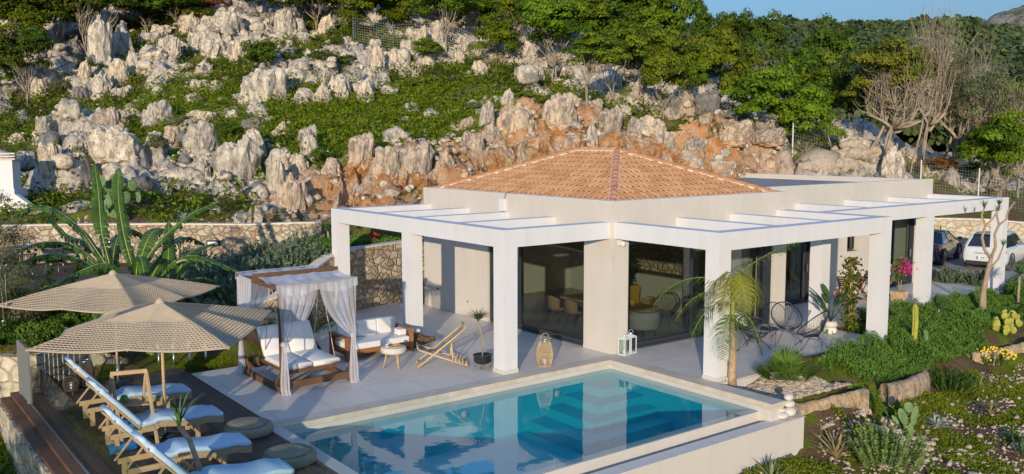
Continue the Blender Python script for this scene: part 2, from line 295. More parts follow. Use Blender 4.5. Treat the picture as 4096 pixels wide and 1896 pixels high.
def inpoly(x, y, poly):
    x = np.asarray(x, float); y = np.asarray(y, float); r = np.zeros(x.shape, bool); n = len(poly)
    for i in range(n):
        x1, y1 = poly[i]; x2, y2 = poly[(i+1) % n]
        c = ((y1 > y) != (y2 > y)) & (x < (x2-x1)*(y-y1)/(y2-y1+1e-12)+x1); r ^= c
    return r
def blob(x, y, cx, cy, r, s=1.0): return smooth01(1.4-np.hypot(x-cx, (y-cy)*s)/r)
GRASS = [(7.2,23,6),(2.5,21,3),(5.5,30,4),(0,35.5,4),(12,26,4),(17,21,3)]
ORANGE = [(2,16,4),(6.7,14.8,4),(11.5,16,4.5),(15,14,3.5),(19,12,4)]
def masks(x, y):
    n = fbm(x*.22, y*.22, 3.3, 4); hill = smooth01((rbf(x, y)-1.7)/.8)
    g = np.zeros_like(np.asarray(x, float)); o = g.copy()
    for b in GRASS: g = np.maximum(g, blob(x, y, *b))
    for b in ORANGE: o = np.maximum(o, blob(x, y, *b))
    rock = smooth01((n-.455)/.11)*hill*(1-g*.85); rock = np.maximum(rock, o*hill*.75)
    return rock, g, o, hill
def ground(x, y):
    x = np.asarray(x, float); y = np.asarray(y, float); z = rbf(x, y); rock, g, o, hill = masks(x, y)
    low = inpoly(x, y, TERR)
    rc = np.hypot(x+15.9, y+16.6); ac = np.degrees(YAW-np.arctan2(y+16.6, x+15.9)); nearz = np.interp(ac, [-60,0,10,18,24,30,45,70], [18,14,9,5,2,0,-2,-3]); z = z+(nearz-z)*smooth01((rc-78)/24)*(y > 0)
    z = z + hill*(fbm(x*.5, y*.5, 0, 3)-.5)*.5 + (fbm(x*1.7, y*1.7, 5, 3)-.5)*.12
    wx = x+(fbm(x*.9, y*.9, 1, 2)-.5)*.9; wy = y+(fbm(x*.9+40, y*.9, 1, 2)-.5)*.9
    r1, e1 = worley2(wx*.62, wy*.62, 1); r2, e2 = worley2(wx*1.6, wy*1.6, 2); r3, e3 = worley2(wx*3.4, wy*3.4, 3)
    blk = (r1**1.6*1.5-.25)*smooth01(e1/.16+.15)+(r2-.4)*.75*smooth01(e2/.16)+(r3-.5)*.22; blk = blk+(ridg(x*2.2, y*2.2, 7.0, 3)-.5)*.22
    z = z + rock*(1-.45*o)*np.maximum(blk, -.25)
    # cut bank behind the house: ribbed, broken face
    z = z + o*hill*((fbm(x*1.1, y*1.1, 2, 3)-.5)*1.1+(r2-.5)*.5)
    z = np.where(low, np.minimum(z, 1.05), z); z = np.where(inpoly(x, y, LOWL), np.minimum(z, -1.0+.35*(fbm(x*.7,y*.7,2,3)-.5)), z)
    z = np.where(inpoly(x, y, PLAT), -.07, z); return np.where((x > -12.8) & (x < .35) & (y > -5.6) & (y < .1), np.minimum(z, -1.75 if False else -1.2), z)
TERR = [(-13,13),(-9.5,10),(-6.5,10.6),(-2.0,12.2),(-2.1,13.9),(-3.3,15.6),(-5.4,17.5),(-8.4,19.7),(-11.4,21.6),(-15,23.6),(-17,19)]
LOWL = [(-12.85,-6),(-12.85,5.45),(-12.45,5.8),(-13.45,6.95),(-14.55,8.05),(-18,11.5),(-26,13),(-26,-8)]
def gz(x, y): return float(ground(np.array([float(x)]), np.array([float(y)]))[0])
def terrain_mat():
    t = NT('hillside_earth'); v = t.co(); rk = t.attr('rock'); og = t.attr('orange'); gr = t.attr('grass'); hl = t.attr('hill')
    n1 = t.noise(v, 1.1, 8, .65); n2 = t.noise(v, 5, 8, .7); n3 = t.noise(v, 22, 5, .7)
    stone = t.ramp(n2, [(.3,(.30,.25,.19)),(.48,(.58,.50,.39)),(.7,(.74,.65,.52))])
    lich = t.ramp(t.noise(v, 3.0, 6, .7), [(.48,0.0),(.62,.8)]); stone = t.mix(lich, stone, (.24,.23,.22))
    oc = t.ramp(t.noise(v, 1.6, 7, .7, .6), [(.32,(.66,.48,.33)),(.46,(.62,.33,.15)),(.62,(.46,.18,.055))]); oc = t.mix(1, oc, t.ramp(n3, [(.3,.75),(.7,1.15)]), 'MULTIPLY'); stone = t.mix(og, stone, oc)
    grass = t.ramp(t.math('ADD', t.math('MULTIPLY', n1, .6), t.math('MULTIPLY', n3, .45)), [(.35,(.05,.085,.006)),(.5,(.13,.175,.010)),(.68,(.22,.24,.03))])
    soil = t.ramp(n3, [(.3,(.10,.055,.03)),(.6,(.20,.12,.07)),(.75,(.42,.36,.29))])
    gm = t.math('ADD', t.math('MULTIPLY', gr, .45), t.noise(v, .9, 7, .7)); gm = t.ramp(gm, [(.46,0.0),(.56,1.0)]); c = t.mix(gm, soil, grass)
    geo = t.n('ShaderNodeNewGeometry'); sx = t.n('ShaderNodeSeparateXYZ'); t.l(geo.outputs['Normal'], sx.inputs[0]); steep = t.ramp(sx.outputs[2], [(.45,1.0),(.86,0.0)])
    rr = t.math('ADD', t.math('MULTIPLY', rk, .55), t.math('MULTIPLY', steep, .35)); rr = t.math('ADD', rr, t.math('MULTIPLY', t.math('SUBTRACT', n2, .5), 1.6)); rr = t.ramp(t.math('MULTIPLY', rr, hl), [(.36,0.0),(.46,1.0)])
    c = t.mix(rr, c, stone)
    h = t.math('ADD', t.math('MULTIPLY', n2, .7), t.math('MULTIPLY', n3, .45))
    return t.pbr(c, .95, t.bump(h, 1.0, .14), 0, .1)
M['earth'] = terrain_mat()
def build_ground():
    X = np.concatenate([np.arange(-60,-20,2.), np.arange(-20,46,.2), np.arange(46,110,2.)]); Y = np.concatenate([np.arange(-60,-16,2.), np.arange(-16,62,.2), np.arange(62,110,2.)])
    gx, gy = np.meshgrid(X, Y); z = ground(gx, gy); rock, g, o, hill = masks(gx, gy)
    r = np.hypot(gx-10, gy-10)
    nx, ny = len(X), len(Y); co = np.stack([gx, gy, z], -1).reshape(-1, 3)
    i = np.arange(nx*ny).reshape(ny, nx); q = np.stack([i[:-1,:-1], i[:-1,1:], i[1:,1:], i[1:,:-1]], -1).reshape(-1, 4)
    # keep the pool and its gutter clear of the ground sheet
    cx = (gx[:-1,:-1]+gx[1:,1:]).ravel()/2; cy = (gy[:-1,:-1]+gy[1:,1:]).ravel()/2
    q = q[~((cx > -9.1) & (cx < -.2) & (cy > -5.3) & (cy < -.3))]
    me = bpy.data.meshes.new('ground'); me.vertices.add(len(co)); me.vertices.foreach_set('co', co.ravel().astype(np.float32))
    me.loops.add(q.size); me.loops.foreach_set('vertex_index', q.ravel().astype(np.int32)); me.polygons.add(len(q)); me.polygons.foreach_set('loop_start', np.arange(0, q.size, 4, dtype=np.int32)); me.polygons.foreach_set('loop_total', np.full(len(q), 4, dtype=np.int32)); me.update(calc_edges=True)
    for k, a in (('rock', rock), ('grass', g), ('orange', o), ('hill', hill)):
        at = me.attributes.new(k, 'FLOAT', 'POINT'); at.data.foreach_set('value', a.ravel().astype(np.float32))
    me.materials.append(M['earth']); ob = bpy.data.objects.new('ground', me); col.objects.link(ob); tag(ob, kind='structure')
build_ground()
def rock_bank():
    B = np.array(BANK_B); T = np.array(BANK_T); n = len(B); S = np.linspace(0, n-1, 330); k = np.minimum(S.astype(int), n-2); u = (S-k)[:,None]; b = B[k]*(1-u)+B[k+1]*u; t_ = T[k]*(1-u)+T[k+1]*u; H = np.linspace(-.12, 1, 70); P = b[:,None]*(1-H[None,:,None])+t_[:,None]*H[None,:,None]
    x, y, z = P[...,0], P[...,1], P[...,2]; d = np.array([-.55,-.83]); s = (x*.83-y*.55)
    wx = s+(fbm(s*.8, z*.6, 3, 3)-.5)*1.2; wz = z+(fbm(s*.8+9, z*.6, 3, 3)-.5)*1.0
    r1, e1 = worley2(wx*.75, wz*.45, 5); r2, e2 = worley2(wx*1.9, wz*1.0, 6); r3, e3 = worley2(wx*3.6, wz*2.6, 8); rib = ridg(s*1.5, z*.35, 4, 4)
    o = (r1-.35)*.95*smooth01(e1/.10+.2)+(r2-.5)*.55*smooth01(e2/.10+.2)+(r3-.5)*.20*smooth01(e3/.12+.2)+(rib-.5)*.55+(fbm(s*5, z*5, 1, 3)-.5)*.16
    edge = smooth01((1-H)/.12)[None,:]*smooth01((S+.02)/.5)[:,None]*smooth01((n-1-S)/.6)[:,None]; o = o*edge-.35*(1-edge); x = x+d[0]*o*.85; y = y+d[1]*o*.85; z = z+o*.45+(fbm(s*.9, s*.3, 9, 3)-.5)*.6*smooth01(H)[None,:]
    q = np.stack([x,y,z],-1).reshape(-1,3); m = len(H); f = [(i*m+j, i*m+m+j, i*m+m+j+1, i*m+j+1) for i in range(len(S)-1) for j in range(m-1)]
    t = NT('rusty_rock_face'); v = t.co(); n2 = t.noise(v, 4, 9, .72); st = t.ramp(t.noise(t.co('Object',(1,1,.5)), .9, 7, .7, .5), [(.36,(.68,.58,.46)),(.47,(.66,.45,.27)),(.56,(.58,.29,.11)),(.68,(.36,.13,.045))]); c = t.mix(1, st, t.ramp(n2, [(.32,.50),(.5,.95),(.7,1.15)]), 'MULTIPLY'); gn = t.ramp(t.noise(v, 1.3, 6, .7), [(.60,0.0),(.66,.85)]); c = t.mix(gn, c, (.07,.10,.02))
    t.pbr(c, .95, t.bump(t.math('ADD', n2, t.math('MULTIPLY', t.noise(v, 16, 5, .7), .5)), 1, .10), 0, .1); ob = mesh_obj('rock_bank', q, f, t.m); tag(ob, kind='structure')
rock_bank()
# ---------------------------------------------------------------- paving
def flat(name, poly, z0, z1, mat, kind='structure'):
    o = MB().prism(poly, z0, z1).build(name, mat); tag(o, kind=kind); return o
flat('left_terrace', [(-9.27,-.03),(-.02,-.03),(-.02,9.2),(-.6,10.1),(-2.3,9.5),(-4.2,8.0),(-5.1,6.9),(-5.65,5.12),(-7.2,4.72),(-9.27,4.68)], -.3, 0, M['tiles'])
flat('right_terrace', [(-.02,-3.55),(6.05,-3.50),(7.35,-3.47),(7.35,-1.62),(18.9,-1.62),(19.3,.2),(19.2,1.36),(7.29,1.36),(7.29,-.02),(-.02,-.02)], -.32, 0, M['tiles'])
drv = NT('pale_drive'); _v = drv.co(); _n = drv.noise(_v, 30, 4); M['drive'] = drv.pbr(drv.ramp(drv.math('ADD', drv.math('MULTIPLY', _n, .5), drv.math('MULTIPLY', drv.noise(_v, .8, 5), .5)), [(.35,(.33,.28,.22)),(.65,(.46,.40,.33))]), .9, drv.bump(_n, .5, .01))
flat('driveway', [(18.9,1.5),(19.4,-1.6),(34,-3),(32,1),(29.1,4.6),(27.4,5.9),(23.9,7.8),(18.9,9.6)], -.2, -.03, M['drive'])
# ---------------------------------------------------------------- villa
villa = thing('villa', (3.6, 4.5, 0), 'cream rendered single storey villa with hipped clay tile roof and wide sliding glass doors', 'house')
def vb(boxes, name, mat, parent=villa, bevel=0, label=None):
    if name in ('skirting','capping','inner_wall','inner_floor','ceiling'):
        for b in boxes: MB().box(*b).build(name, mat, parent)
        return
    m = MB()
    for b in boxes: m.box(*b)
    o = m.build(name, mat, parent, bevel=bevel)
    if label: o['label'] = label
    return o
H1, H2 = 3.946, 3.99
vb([(0,.3,0,1.07,0,H1),(0,.3,5.43,9.05,0,H1),(0,.3,1.07,5.43,2.92,H1)], 'wall', M['cream'])
vb([(.3,.58,0,.3,0,H1),(.58,6.67,0,.3,2.92,H1),(6.67,7.29,0,.3,0,H1)], 'wall', M['cream'])
vb([(6.99,7.29,.3,1.4,0,H1),(.3,7.29,8.75,9.05,0,H1)], 'wall', M['cream'])
Y2 = 1.4
vb([(7.29,8.75,Y2,Y2+.28,0,H2),(8.75,10.72,Y2,Y2+.28,2.8,H2),(10.72,12.77,Y2,Y2+.28,0,H2),(12.77,13.45,Y2,Y2+.28,0,1.58),(12.77,13.45,Y2,Y2+.28,2.75,H2),(13.45,15.6,Y2,Y2+.28,0,H2),(15.6,17.45,Y2,Y2+.28,2.8,H2),(17.45,18.51,Y2,Y2+.28,0,H2),
    (18.23,18.51,Y2+.28,10.6,0,H2-.02)], 'wall', M['cream'])
vb([(7.29,18.23,10.35,10.6,0,3.95)], 'wall', M['white'], label='white rendered back parapet of the flat roof')
vb([(7.0,7.28,1.68,10.35,3.3,3.94)], 'parapet', M['white'])
rf = NT('roof_screed'); _v = rf.co(); M['screed'] = rf.pbr(rf.ramp(rf.noise(rf.co('Object', (.6,2,1)), 1.2, 7, .7), [(.3,(.20,.18,.155)),(.5,(.33,.30,.26)),(.7,(.42,.39,.34))]), .9, rf.bump(rf.noise(_v, 30, 4), .3, .01))
vb([(7.28,18.23,1.68,10.35,3.55,3.78)], 'flat_roof', M['screed'])
# skirting
sk = M['skirt']; e = .012
vb([(-e,0,-e,1.07,0,.09),(0,.58,-e,0,0,.09),(-e,0,5.43,9.05,0,.09),(6.67,7.29+e,-e,0,0,.09),(7.29,7.29+e,0,Y2-e,0,.09),(7.29+e,8.75,Y2-e,Y2,0,.09),(10.72,15.6,Y2-e,Y2,0,.09),(17.45,18.51,Y2-e,Y2,0,.09)], 'skirting', sk)
# parapet cappings
vb([(-.006,.2,-.006,9.05,H1,H1+.012),(.2,7.29,-.006,.2,H1,H1+.012),(7.29,18.515,Y2-.006,Y2+.22,H2,H2+.012),(18.25,18.5,Y2+.3,10.6,H2-.02,H2-.01)], 'capping', M['white'])
# ceilings and inner walls
M['inwall'] = simple('inner_wall_paint', (.46,.44,.38), .9, .03, 2, .05, 80); M['infloor'] = simple('inner_floor_tiles', (.33,.30,.27), .3, .06, 1.5, .02, 60)
vb([(.3,7.2,.3,8.75,2.98,3.08),(7.3,18.23,1.68,8.5,2.9,3.0)], 'ceiling', M['inwall']); vb([(.05,7.29,.02,8.75,-.05,-.004),(7.3,18.4,1.45,8.5,-.05,-.004)], 'inner_floor', M['infloor'])
vb([(7.3,7.42,1.68,8.5,0,2.9),(10.9,11.0,1.68,8.5,0,2.9),(14.6,14.7,1.68,8.5,0,2.9),(7.42,18.2,5.6,5.7,0,2.9),(6.2,6.3,3.2,8.7,0,2.98)], 'inner_wall', M['inwall'])
# clay tile roof: barrel tiles modelled on the four slopes
def clay():
    t = NT('clay_tiles'); v = t.co(); a = t.attr('lf'); c = t.ramp(a, [(0,(.50,.25,.115)),(.5,(.60,.315,.15)),(1,(.66,.38,.19))]); c = t.mix(1, c, t.ramp(t.noise(v, 9, 6, .7), [(.3,.82),(.7,1.08)]), 'MULTIPLY')
    return t.pbr(c, .8, t.bump(t.noise(v, 70, 4), .3, .006), 0, .2)
M['clay'] = clay(); M['mortar'] = simple('pale_mortar', (.66,.58,.48), .9, .12, 9, .6, 40, bd=.01); M['ridgeclay'] = simple('ridge_clay', (.40,.19,.12), .75, .3, 5, .3, 50)
RX0, RX1, RY0, RY1, RZ = .16, 7.1, .16, 8.9, 3.80; AP = [(3.64,3.64,5.14),(3.64,5.42,5.14)]
def tile_slope(A, B, C, D):
    """eave A->B, top edge D->C (may be a point); returns quads of barrel tile rows"""
    A, B, C, D = (np.array(q, float) for q in (A, B, C, D)); e = (B-A); L = np.linalg.norm(e); e /= L; mid = (C+D)/2
    up = mid-(A+B)/2; up -= e*up.dot(e); S = np.linalg.norm(up); up /= S; nrm = np.cross(e, up); Q = []; lf = []
    sD = (D-A).dot(e); sC = (C-A).dot(e); wt = .215; ln = .34; rng_ = random.Random(3); s = wt/2
    while s < L:
        smax = S*min(1, s/max(sD, 1e-3), (L-s)/max(L-sC, 1e-3)); y = 0.0
        while y < smax-.05:
            y1 = min(y+ln, smax); k = rng_.random(); n = 6; r0, r1 = .088, .072
            for i in range(n):
                a0, a1 = PI*i/n, PI*(i+1)/n
                def P(a, yy, r, lift): return A+e*(s-math.cos(a)*r)+up*yy+nrm*(math.sin(a)*r*.85+lift)
                Q.append([P(a0, y-.03, r0, .035), P(a1, y-.03, r0, .035), P(a1, y1, r1, .01), P(a0, y1, r1, .01)]); lf.append(k)
            # tile lip (front end)
            for i in range(n):
                a0, a1 = PI*i/n, PI*(i+1)/n
                Q.append([P(a0, y-.03, r0-.016, .035), P(a1, y-.03, r0-.016, .035), P(a1, y-.03, r0, .035), P(a0, y-.03, r0, .035)]); lf.append(k)
            # pan between
            o = A+e*(s+wt/2); Q.append([o-e*.045+up*y+nrm*.012, o+e*.045+up*y+nrm*.012, o+e*.045+up*y1, o-e*.045+up*y1]); lf.append(k*.6)
            y += ln
        s += wt
    return Q, lf
c4 = [(RX0,RY0,RZ),(RX1,RY0,RZ),(RX1,RY1,RZ),(RX0,RY1,RZ)]
roof = MB().add(c4+AP, [(0,1,4),(1,2,5,4),(2,3,5),(3,0,4,5)]).build('roof', M['mortar'], villa)
for nm, (a, b, c, d) in dict(s=(c4[0],c4[1],AP[0],AP[0]), w=(c4[3],c4[0],AP[0],AP[1]), e=(c4[1],c4[2],AP[1],AP[0]), n=(c4[2],c4[3],AP[1],AP[1])).items():
    q, lf = tile_slope(a, b, c, d); q = np.array(q); q -= np.array(villa.location); quads_obj('roof_tiles', q, M['clay'], roof, attrs={'lf': lf})
def ridge(a, b, mat, nm='ridge_tiles'):
    a, b = Vector(a), Vector(b); L = (b-a).length; n = int(L/.36); m = MB(); mo = MB(); d = (b-a)/n; sd = d.normalized().cross(Vector((0,0,1))).normalized(); up = sd.cross(d.normalized())
    for i in range(n):
        p0 = a+d*i-d.normalized()*.03; p1 = a+d*(i+1); vs = []
        for p, r, l in ((p0,.105,.07),(p1,.088,.045)):
            for k in range(9): t = PI*k/8; vs.append(p+sd*(math.cos(t)*r)+up*(math.sin(t)*r+l))
        m.add(vs, [(k,k+1,k+10,k+9) for k in range(8)]+[tuple(range(9))[::-1]], True)
    mo.bar(a+up*.03, b+up*.03, .25, .06); mo.build('mortar_bed', M['mortar'], roof); o = m.build(nm, mat, roof); return o
ridge(c4[0], AP[0], M['ridgeclay']); ridge(c4[3], AP[1], M['clay']); ridge(c4[1], AP[0], M['clay']); ridge(c4[2], AP[1], M['clay']); ridge(AP[0], AP[1], M['clay'])
# ---- sliding doors: frames and panes set back in the openings
def door(axis, fixed, a0, a1, z1, splits, name='sliding_door', fw=.09, handles=()):
    """axis 'x': the door runs along x at y=fixed (facing -y); axis 'y': runs along y at x=fixed (facing -x)"""
    def bx(m, u0, u1, d0, d1, z0, zz):
        if axis == 'x': m.box(u0, u1, fixed+d0, fixed+d1, z0, zz)
        else: m.box(fixed+d0, fixed+d1, u0, u1, z0, zz)
    f = MB(); bx(f, a0, a1, 0, .12, 0, .05); bx(f, a0, a1, 0, .12, z1-.06, z1); bx(f, a0, a0+.06, 0, .12, .05, z1-.06); bx(f, a1-.06, a1, 0, .12, .05, z1-.06)
    fr = f.build(name, M['frame'], villa)
    for i, (u0, u1, off) in enumerate(splits):
        s = MB(); bx(s, u0, u1, off, off+.045, .05, .15); bx(s, u0, u1, off, off+.045, z1-.13, z1-.06); bx(s, u0, u0+fw, off, off+.045, .15, z1-.13); bx(s, u1-fw, u1, off, off+.045, .15, z1-.13); sh = s.build('sash', M['frame'], fr)
        g = MB(); bx(g, u0+fw, u1-fw, off+.02, off+.026, .15, z1-.13); g.build('pane', M['glass'], fr)
    for (u, d) in handles:
        h = MB(); bx(h, u-.02, u+.02, d-.03, d, 1.05, 1.32); h.build('handle', M['metal'], fr)
door('y', .09, 1.07, 5.43, 2.92, [(1.13,4.04,.03),(3.92,5.20,.075)], handles=[(5.24,.0)])
door('x', .09, .58, 6.67, 2.92, [(.64,3.22,.03),(3.10,6.25,.075)], handles=[(6.5,.0)])
MB().box(.06,.085,5.0,5.4,0.05,2.86).build('stacked_sash', M['frame'], villa); MB().box(6.28,6.62,.04,.08,.05,2.86).build('stacked_sash', M['frame'], villa)
door('x', Y2+.1, 8.75, 10.72, 2.8, [(8.9,10.45,.05)], handles=[(10.55,.0)])
door('x', Y2+.1, 15.6, 17.45, 2.8, [(15.66,16.1,.03),(16.05,17.4,.075)], handles=[(17.3,.05)])
wf = MB(); 
for b in ((12.80,12.86,1.6,2.73),(13.38,13.43,1.6,2.73)): wf.box(b[0], b[1], Y2+.14, Y2+.2, b[2], b[3])
wf.box(12.86,13.38,Y2+.14,Y2+.2,1.6,1.66); wf.box(12.86,13.38,Y2+.14,Y2+.2,2.67,2.73); wo = wf.build('window', M['frame'], villa); MB().box(12.86,13.38,Y2+.165,Y2+.17,1.66,2.67).build('pane', M['glass'], wo)
MB().box(12.72,13.5,Y2-.03,Y2+.1,1.55,1.58).build('window_sill', M['skirt'], villa)
# ---------------------------------------------------------------- pergolas
HB, HU, CW = 3.42, 3.0, .404
def pergola(label, loc, cols, beams, joists):
    t = thing('pergola', loc, label, 'pergola', 'white rendered pergolas around the villa')
    for (x, y) in cols:
        c = MB().box(x, x+CW, y, y+CW, .08, HU).build('column', M['white'], t)
        MB().box(x-.018, x+CW+.018, y-.018, y+CW+.018, 0, .085).build('plinth', M['skirt'], c)
    for b in beams: MB().box(*b, HU, HB).build('beam', M['white'], t)
    for b in joists: MB().box(*b, HU+.002, HB-.003).build('joist', M['white'], t)
    return t
pergola('white pergola over the left terrace in front of the dining doors', (-3.2,4.5,0), [(-3.404,.073),(-3.404,4.31),(-3.404,8.575)],
        [(-3.404,-3.05,.073,8.98),(-3.05,-.003,.073,.43)], [(-3.05,-.003,2.22,2.52),(-3.05,-.003,4.34,4.64),(-3.05,-.003,6.38,6.68),(-3.05,-.003,8.59,8.98)])
pergola('white pergola over the black wicker chairs, in front of the fan palm and lantern', (3.6,-3.2,0), [(.06,-3.41),(6.826,-3.41)],
        [(.06,7.23,-3.41,-3.05),(.06,.40,-3.05,-.003)], [(2.36,2.66,-3.05,-.003),(4.60,4.90,-3.05,-.003),(6.75,7.23,-3.05,-.003)])
pergola('white pergola farthest right, its end column in front of the parked white car', (13,-1.2,0), [(6.97,-1.46),(12.83,-1.46),(18.11,-1.46)],
        [(7.23,18.51,-1.46,-1.10)], [(9.67,9.97,-1.10,1.398),(12.5,12.8,-1.10,1.398),(15.29,15.59,-1.10,1.398),(18.14,18.51,-1.10,1.398)])
# ---------------------------------------------------------------- pool
XL, XR, YB, YF, WZ = -9.27, -.445, -.43, -4.98, -.21
def poolmat():
    t = NT('pool_plaster'); v = t.co(); n = t.noise(v, 1.2, 4); c = t.mix(n, (.012,.45,.52), (.02,.52,.58)); return t.pbr(c, .6, None, 0, .2)
M['poolin'] = poolmat(); M['poolstep'] = simple('pale_pool_step', (.42,.66,.70), .5, .06, 3, 0)
def water():
    t = NT('pool_water'); tr = t.n('ShaderNodeBsdfTransparent'); tr.inputs[0].default_value = (.72,.95,.98,1); g = t.n('ShaderNodeBsdfGlossy'); g.inputs['Roughness'].default_value = 0.0
    v = t.co('Object', (1,1,1)); h = t.math('ADD', t.noise(v, 1.3, 2), t.math('MULTIPLY', t.noise(v, 6, 2), .25)); b = t.bump(h, .06, .05); t.l(b, g.inputs['Normal'])
    fr = t.fres(1.33); mx = t.n('ShaderNodeMixShader'); t.l(t.math('MULTIPLY', fr, 1.7), mx.inputs[0]); t.l(tr.outputs[0], mx.inputs[1]); t.l(g.outputs[0], mx.inputs[2]); t.l(mx.outputs[0], t.out.inputs[0]); return t.m
M['water'] = water()
pool = thing('swimming_pool', (-4.8,-2.7,0), 'blue infinity swimming pool with pale stone coping', 'pool')
D = -1.30
m = MB(); m.box(XL+.12, XR, YF+.22, YB, D-.1, D); m.box(XL, XL+.12, YF, YB, D-.1, -.03); m.box(XL, XR+.3, YB, YB+.3, D-.1, -.11); m.box(XR, XR+.3, YF+.06, YB, D-.1, -.11); m.build('basin', M['poolin'], pool)
MB().box(XL+.12, XR-.004, YB-.004, YB-.0, -.30, -.11).box(XR-.004, XR, YF+.02, YB-.004, -.30, -.11).build('waterline_band', M['skirt'], pool)
# corner steps, deepest last
for i, (w_, z) in enumerate([(1.0,-.42),(1.55,-.62),(2.1,-.82),(2.65,-1.04)]):
    MB().prism([(XR-w_,YB-.001),(XR-w_,YB-w_*.8),(XR-.002,YB-w_*.8),(XR-.002,YB-.001)], z-.25, z).build('step', M['poolin'], pool)
m = MB(); m.box(XL+.12, XR, YF, YF+.22, D-.1, WZ-.012); m.build('infinity_wall', M['cream'], pool)
wt = MB().add([(XL+.12,YF+.02,WZ),(XR,YF+.02,WZ),(XR,YB,WZ),(XL+.12,YB,WZ)], [(0,1,2,3)]).build('water', M['water'], pool)
m = MB(); m.box(-9.27, XR+.46, YB, -.03, -.11, .004); m.box(XR, XR+.46, -5.31, YB, -.11, .004); m.build('coping', M['coping'], pool, bevel=.006)
MB().box(-9.40, -9.15, -6.2, -.03, -.06, .002).build('coping', M['skirt'], pool)
m = MB(); m.box(XR, XR+.42, -5.29, YF+.06, -.85, -.112); m.build('end_pier', M['cream'], pool)
GZ = -.37
MB().box(-9.44,-9.30,-5.49,-4.31,-2.4,-.065).build('side_wall', M['cream'], pool)
pw = MB(); pw.box(-9.3, .43, -5.49, -5.19, -2.4, GZ-.014); pw.box(-.08, .43, -5.19, -4.75, -1.6, GZ-.014); pw.build('gutter_wall', M['cream'], pool)
m = MB(); m.box(-9.3, .445, -5.505, -5.18, GZ-.014, GZ); m.box(-.085, .445, -5.18, -4.75, GZ-.014, GZ); m.build('gutter_capping', M['tiles'], pool)
MB().box(-9.3, -.08, -5.19, -4.98, -1.2, -.62).build('gutter', M['skirt'], pool)
for (x, y) in ((-8.1,YB),(-4.9,YB),(-2.2,YB)):
    l = MB().lathe([(.0,0),(.09,0),(.09,.02),(.0,.025)], (0,0,0), 20); l.v = [(x+a, y-.02-c, -.55+b) for a, b, c in l.v]; l.build('pool_light', M['white'], pool)
# ---------------------------------------------------------------- limestone
def rockmat(name, base, light, stain=None, stain_h=None):
    t = NT(name); v = t.co(); n = t.noise(v, 2.6, 8, .7); f = t.noise(t.co('Object', (1,1,.35)), 5, 8, .75, .3)
    c = t.ramp(n, [(.32,base),(.62,light)]); dk = t.ramp(f, [(.33,.36),(.47,1.0)]); c = t.mix(1, c, dk, 'MULTIPLY'); li = t.ramp(t.noise(v, 1.7, 8, .75), [(.47,0.0),(.60,.80)]); c = t.mix(li, c, (.19,.18,.165)); c = t.mix(1, c, t.ramp(t.orand(), [(0,(.80,.80,.82)),(.5,(1,.98,.95)),(1,(1.06,.98,.86))]), 'MULTIPLY')
    if stain:
        g = t.n('ShaderNodeTexCoord'); s = t.n('ShaderNodeSeparateXYZ'); t.l(g.outputs['Object'], s.inputs[0]); k = t.ramp(t.math('ADD', t.math('MULTIPLY', s.outputs[2], -.6), t.noise(v, 2.2, 6, .7)), [(.45,0.0),(.62,1.0)])
        oc = t.ramp(t.noise(v, 3.5, 6, .7), [(.35,(.68,.44,.26)),(.6,stain)]); c = t.mix(k, c, oc)
    pt_ = t.ramp(t.noise(t.co('Object', (1,1,.6)), 11, 6, .8), [(.36,.28),(.44,1.0)]); c = t.mix(1, c, pt_, 'MULTIPLY'); pit = t.voro(t.co('Object', (1,1,.6)), 6, 'F1'); h = t.math('ADD', t.math('MULTIPLY', f, 1.2), t.math('ADD', t.math('MULTIPLY', t.noise(v, 16, 6, .7), .5), t.math('MULTIPLY', t.ramp(pit, [(0,0.0),(.35,1.0)]), .3)))
    return t.pbr(c, .95, t.bump(h, .9, .09), 0, .1)
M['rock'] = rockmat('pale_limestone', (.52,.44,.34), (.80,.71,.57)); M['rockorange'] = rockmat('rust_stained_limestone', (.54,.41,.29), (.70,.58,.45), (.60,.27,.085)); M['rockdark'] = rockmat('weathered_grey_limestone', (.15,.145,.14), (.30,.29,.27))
def ico(sub):
    import bmesh
    bm = bmesh.new(); bmesh.ops.create_icosphere(bm, subdivisions=sub, radius=1); v = np.array([q.co[:] for q in bm.verts]); f = [tuple(a.index for a in q.verts) for q in bm.faces]; bm.free(); return v, f
ICO5 = ico(5); ICO4 = ico(4); ICO2 = ico(2); ICO3 = ico(3)
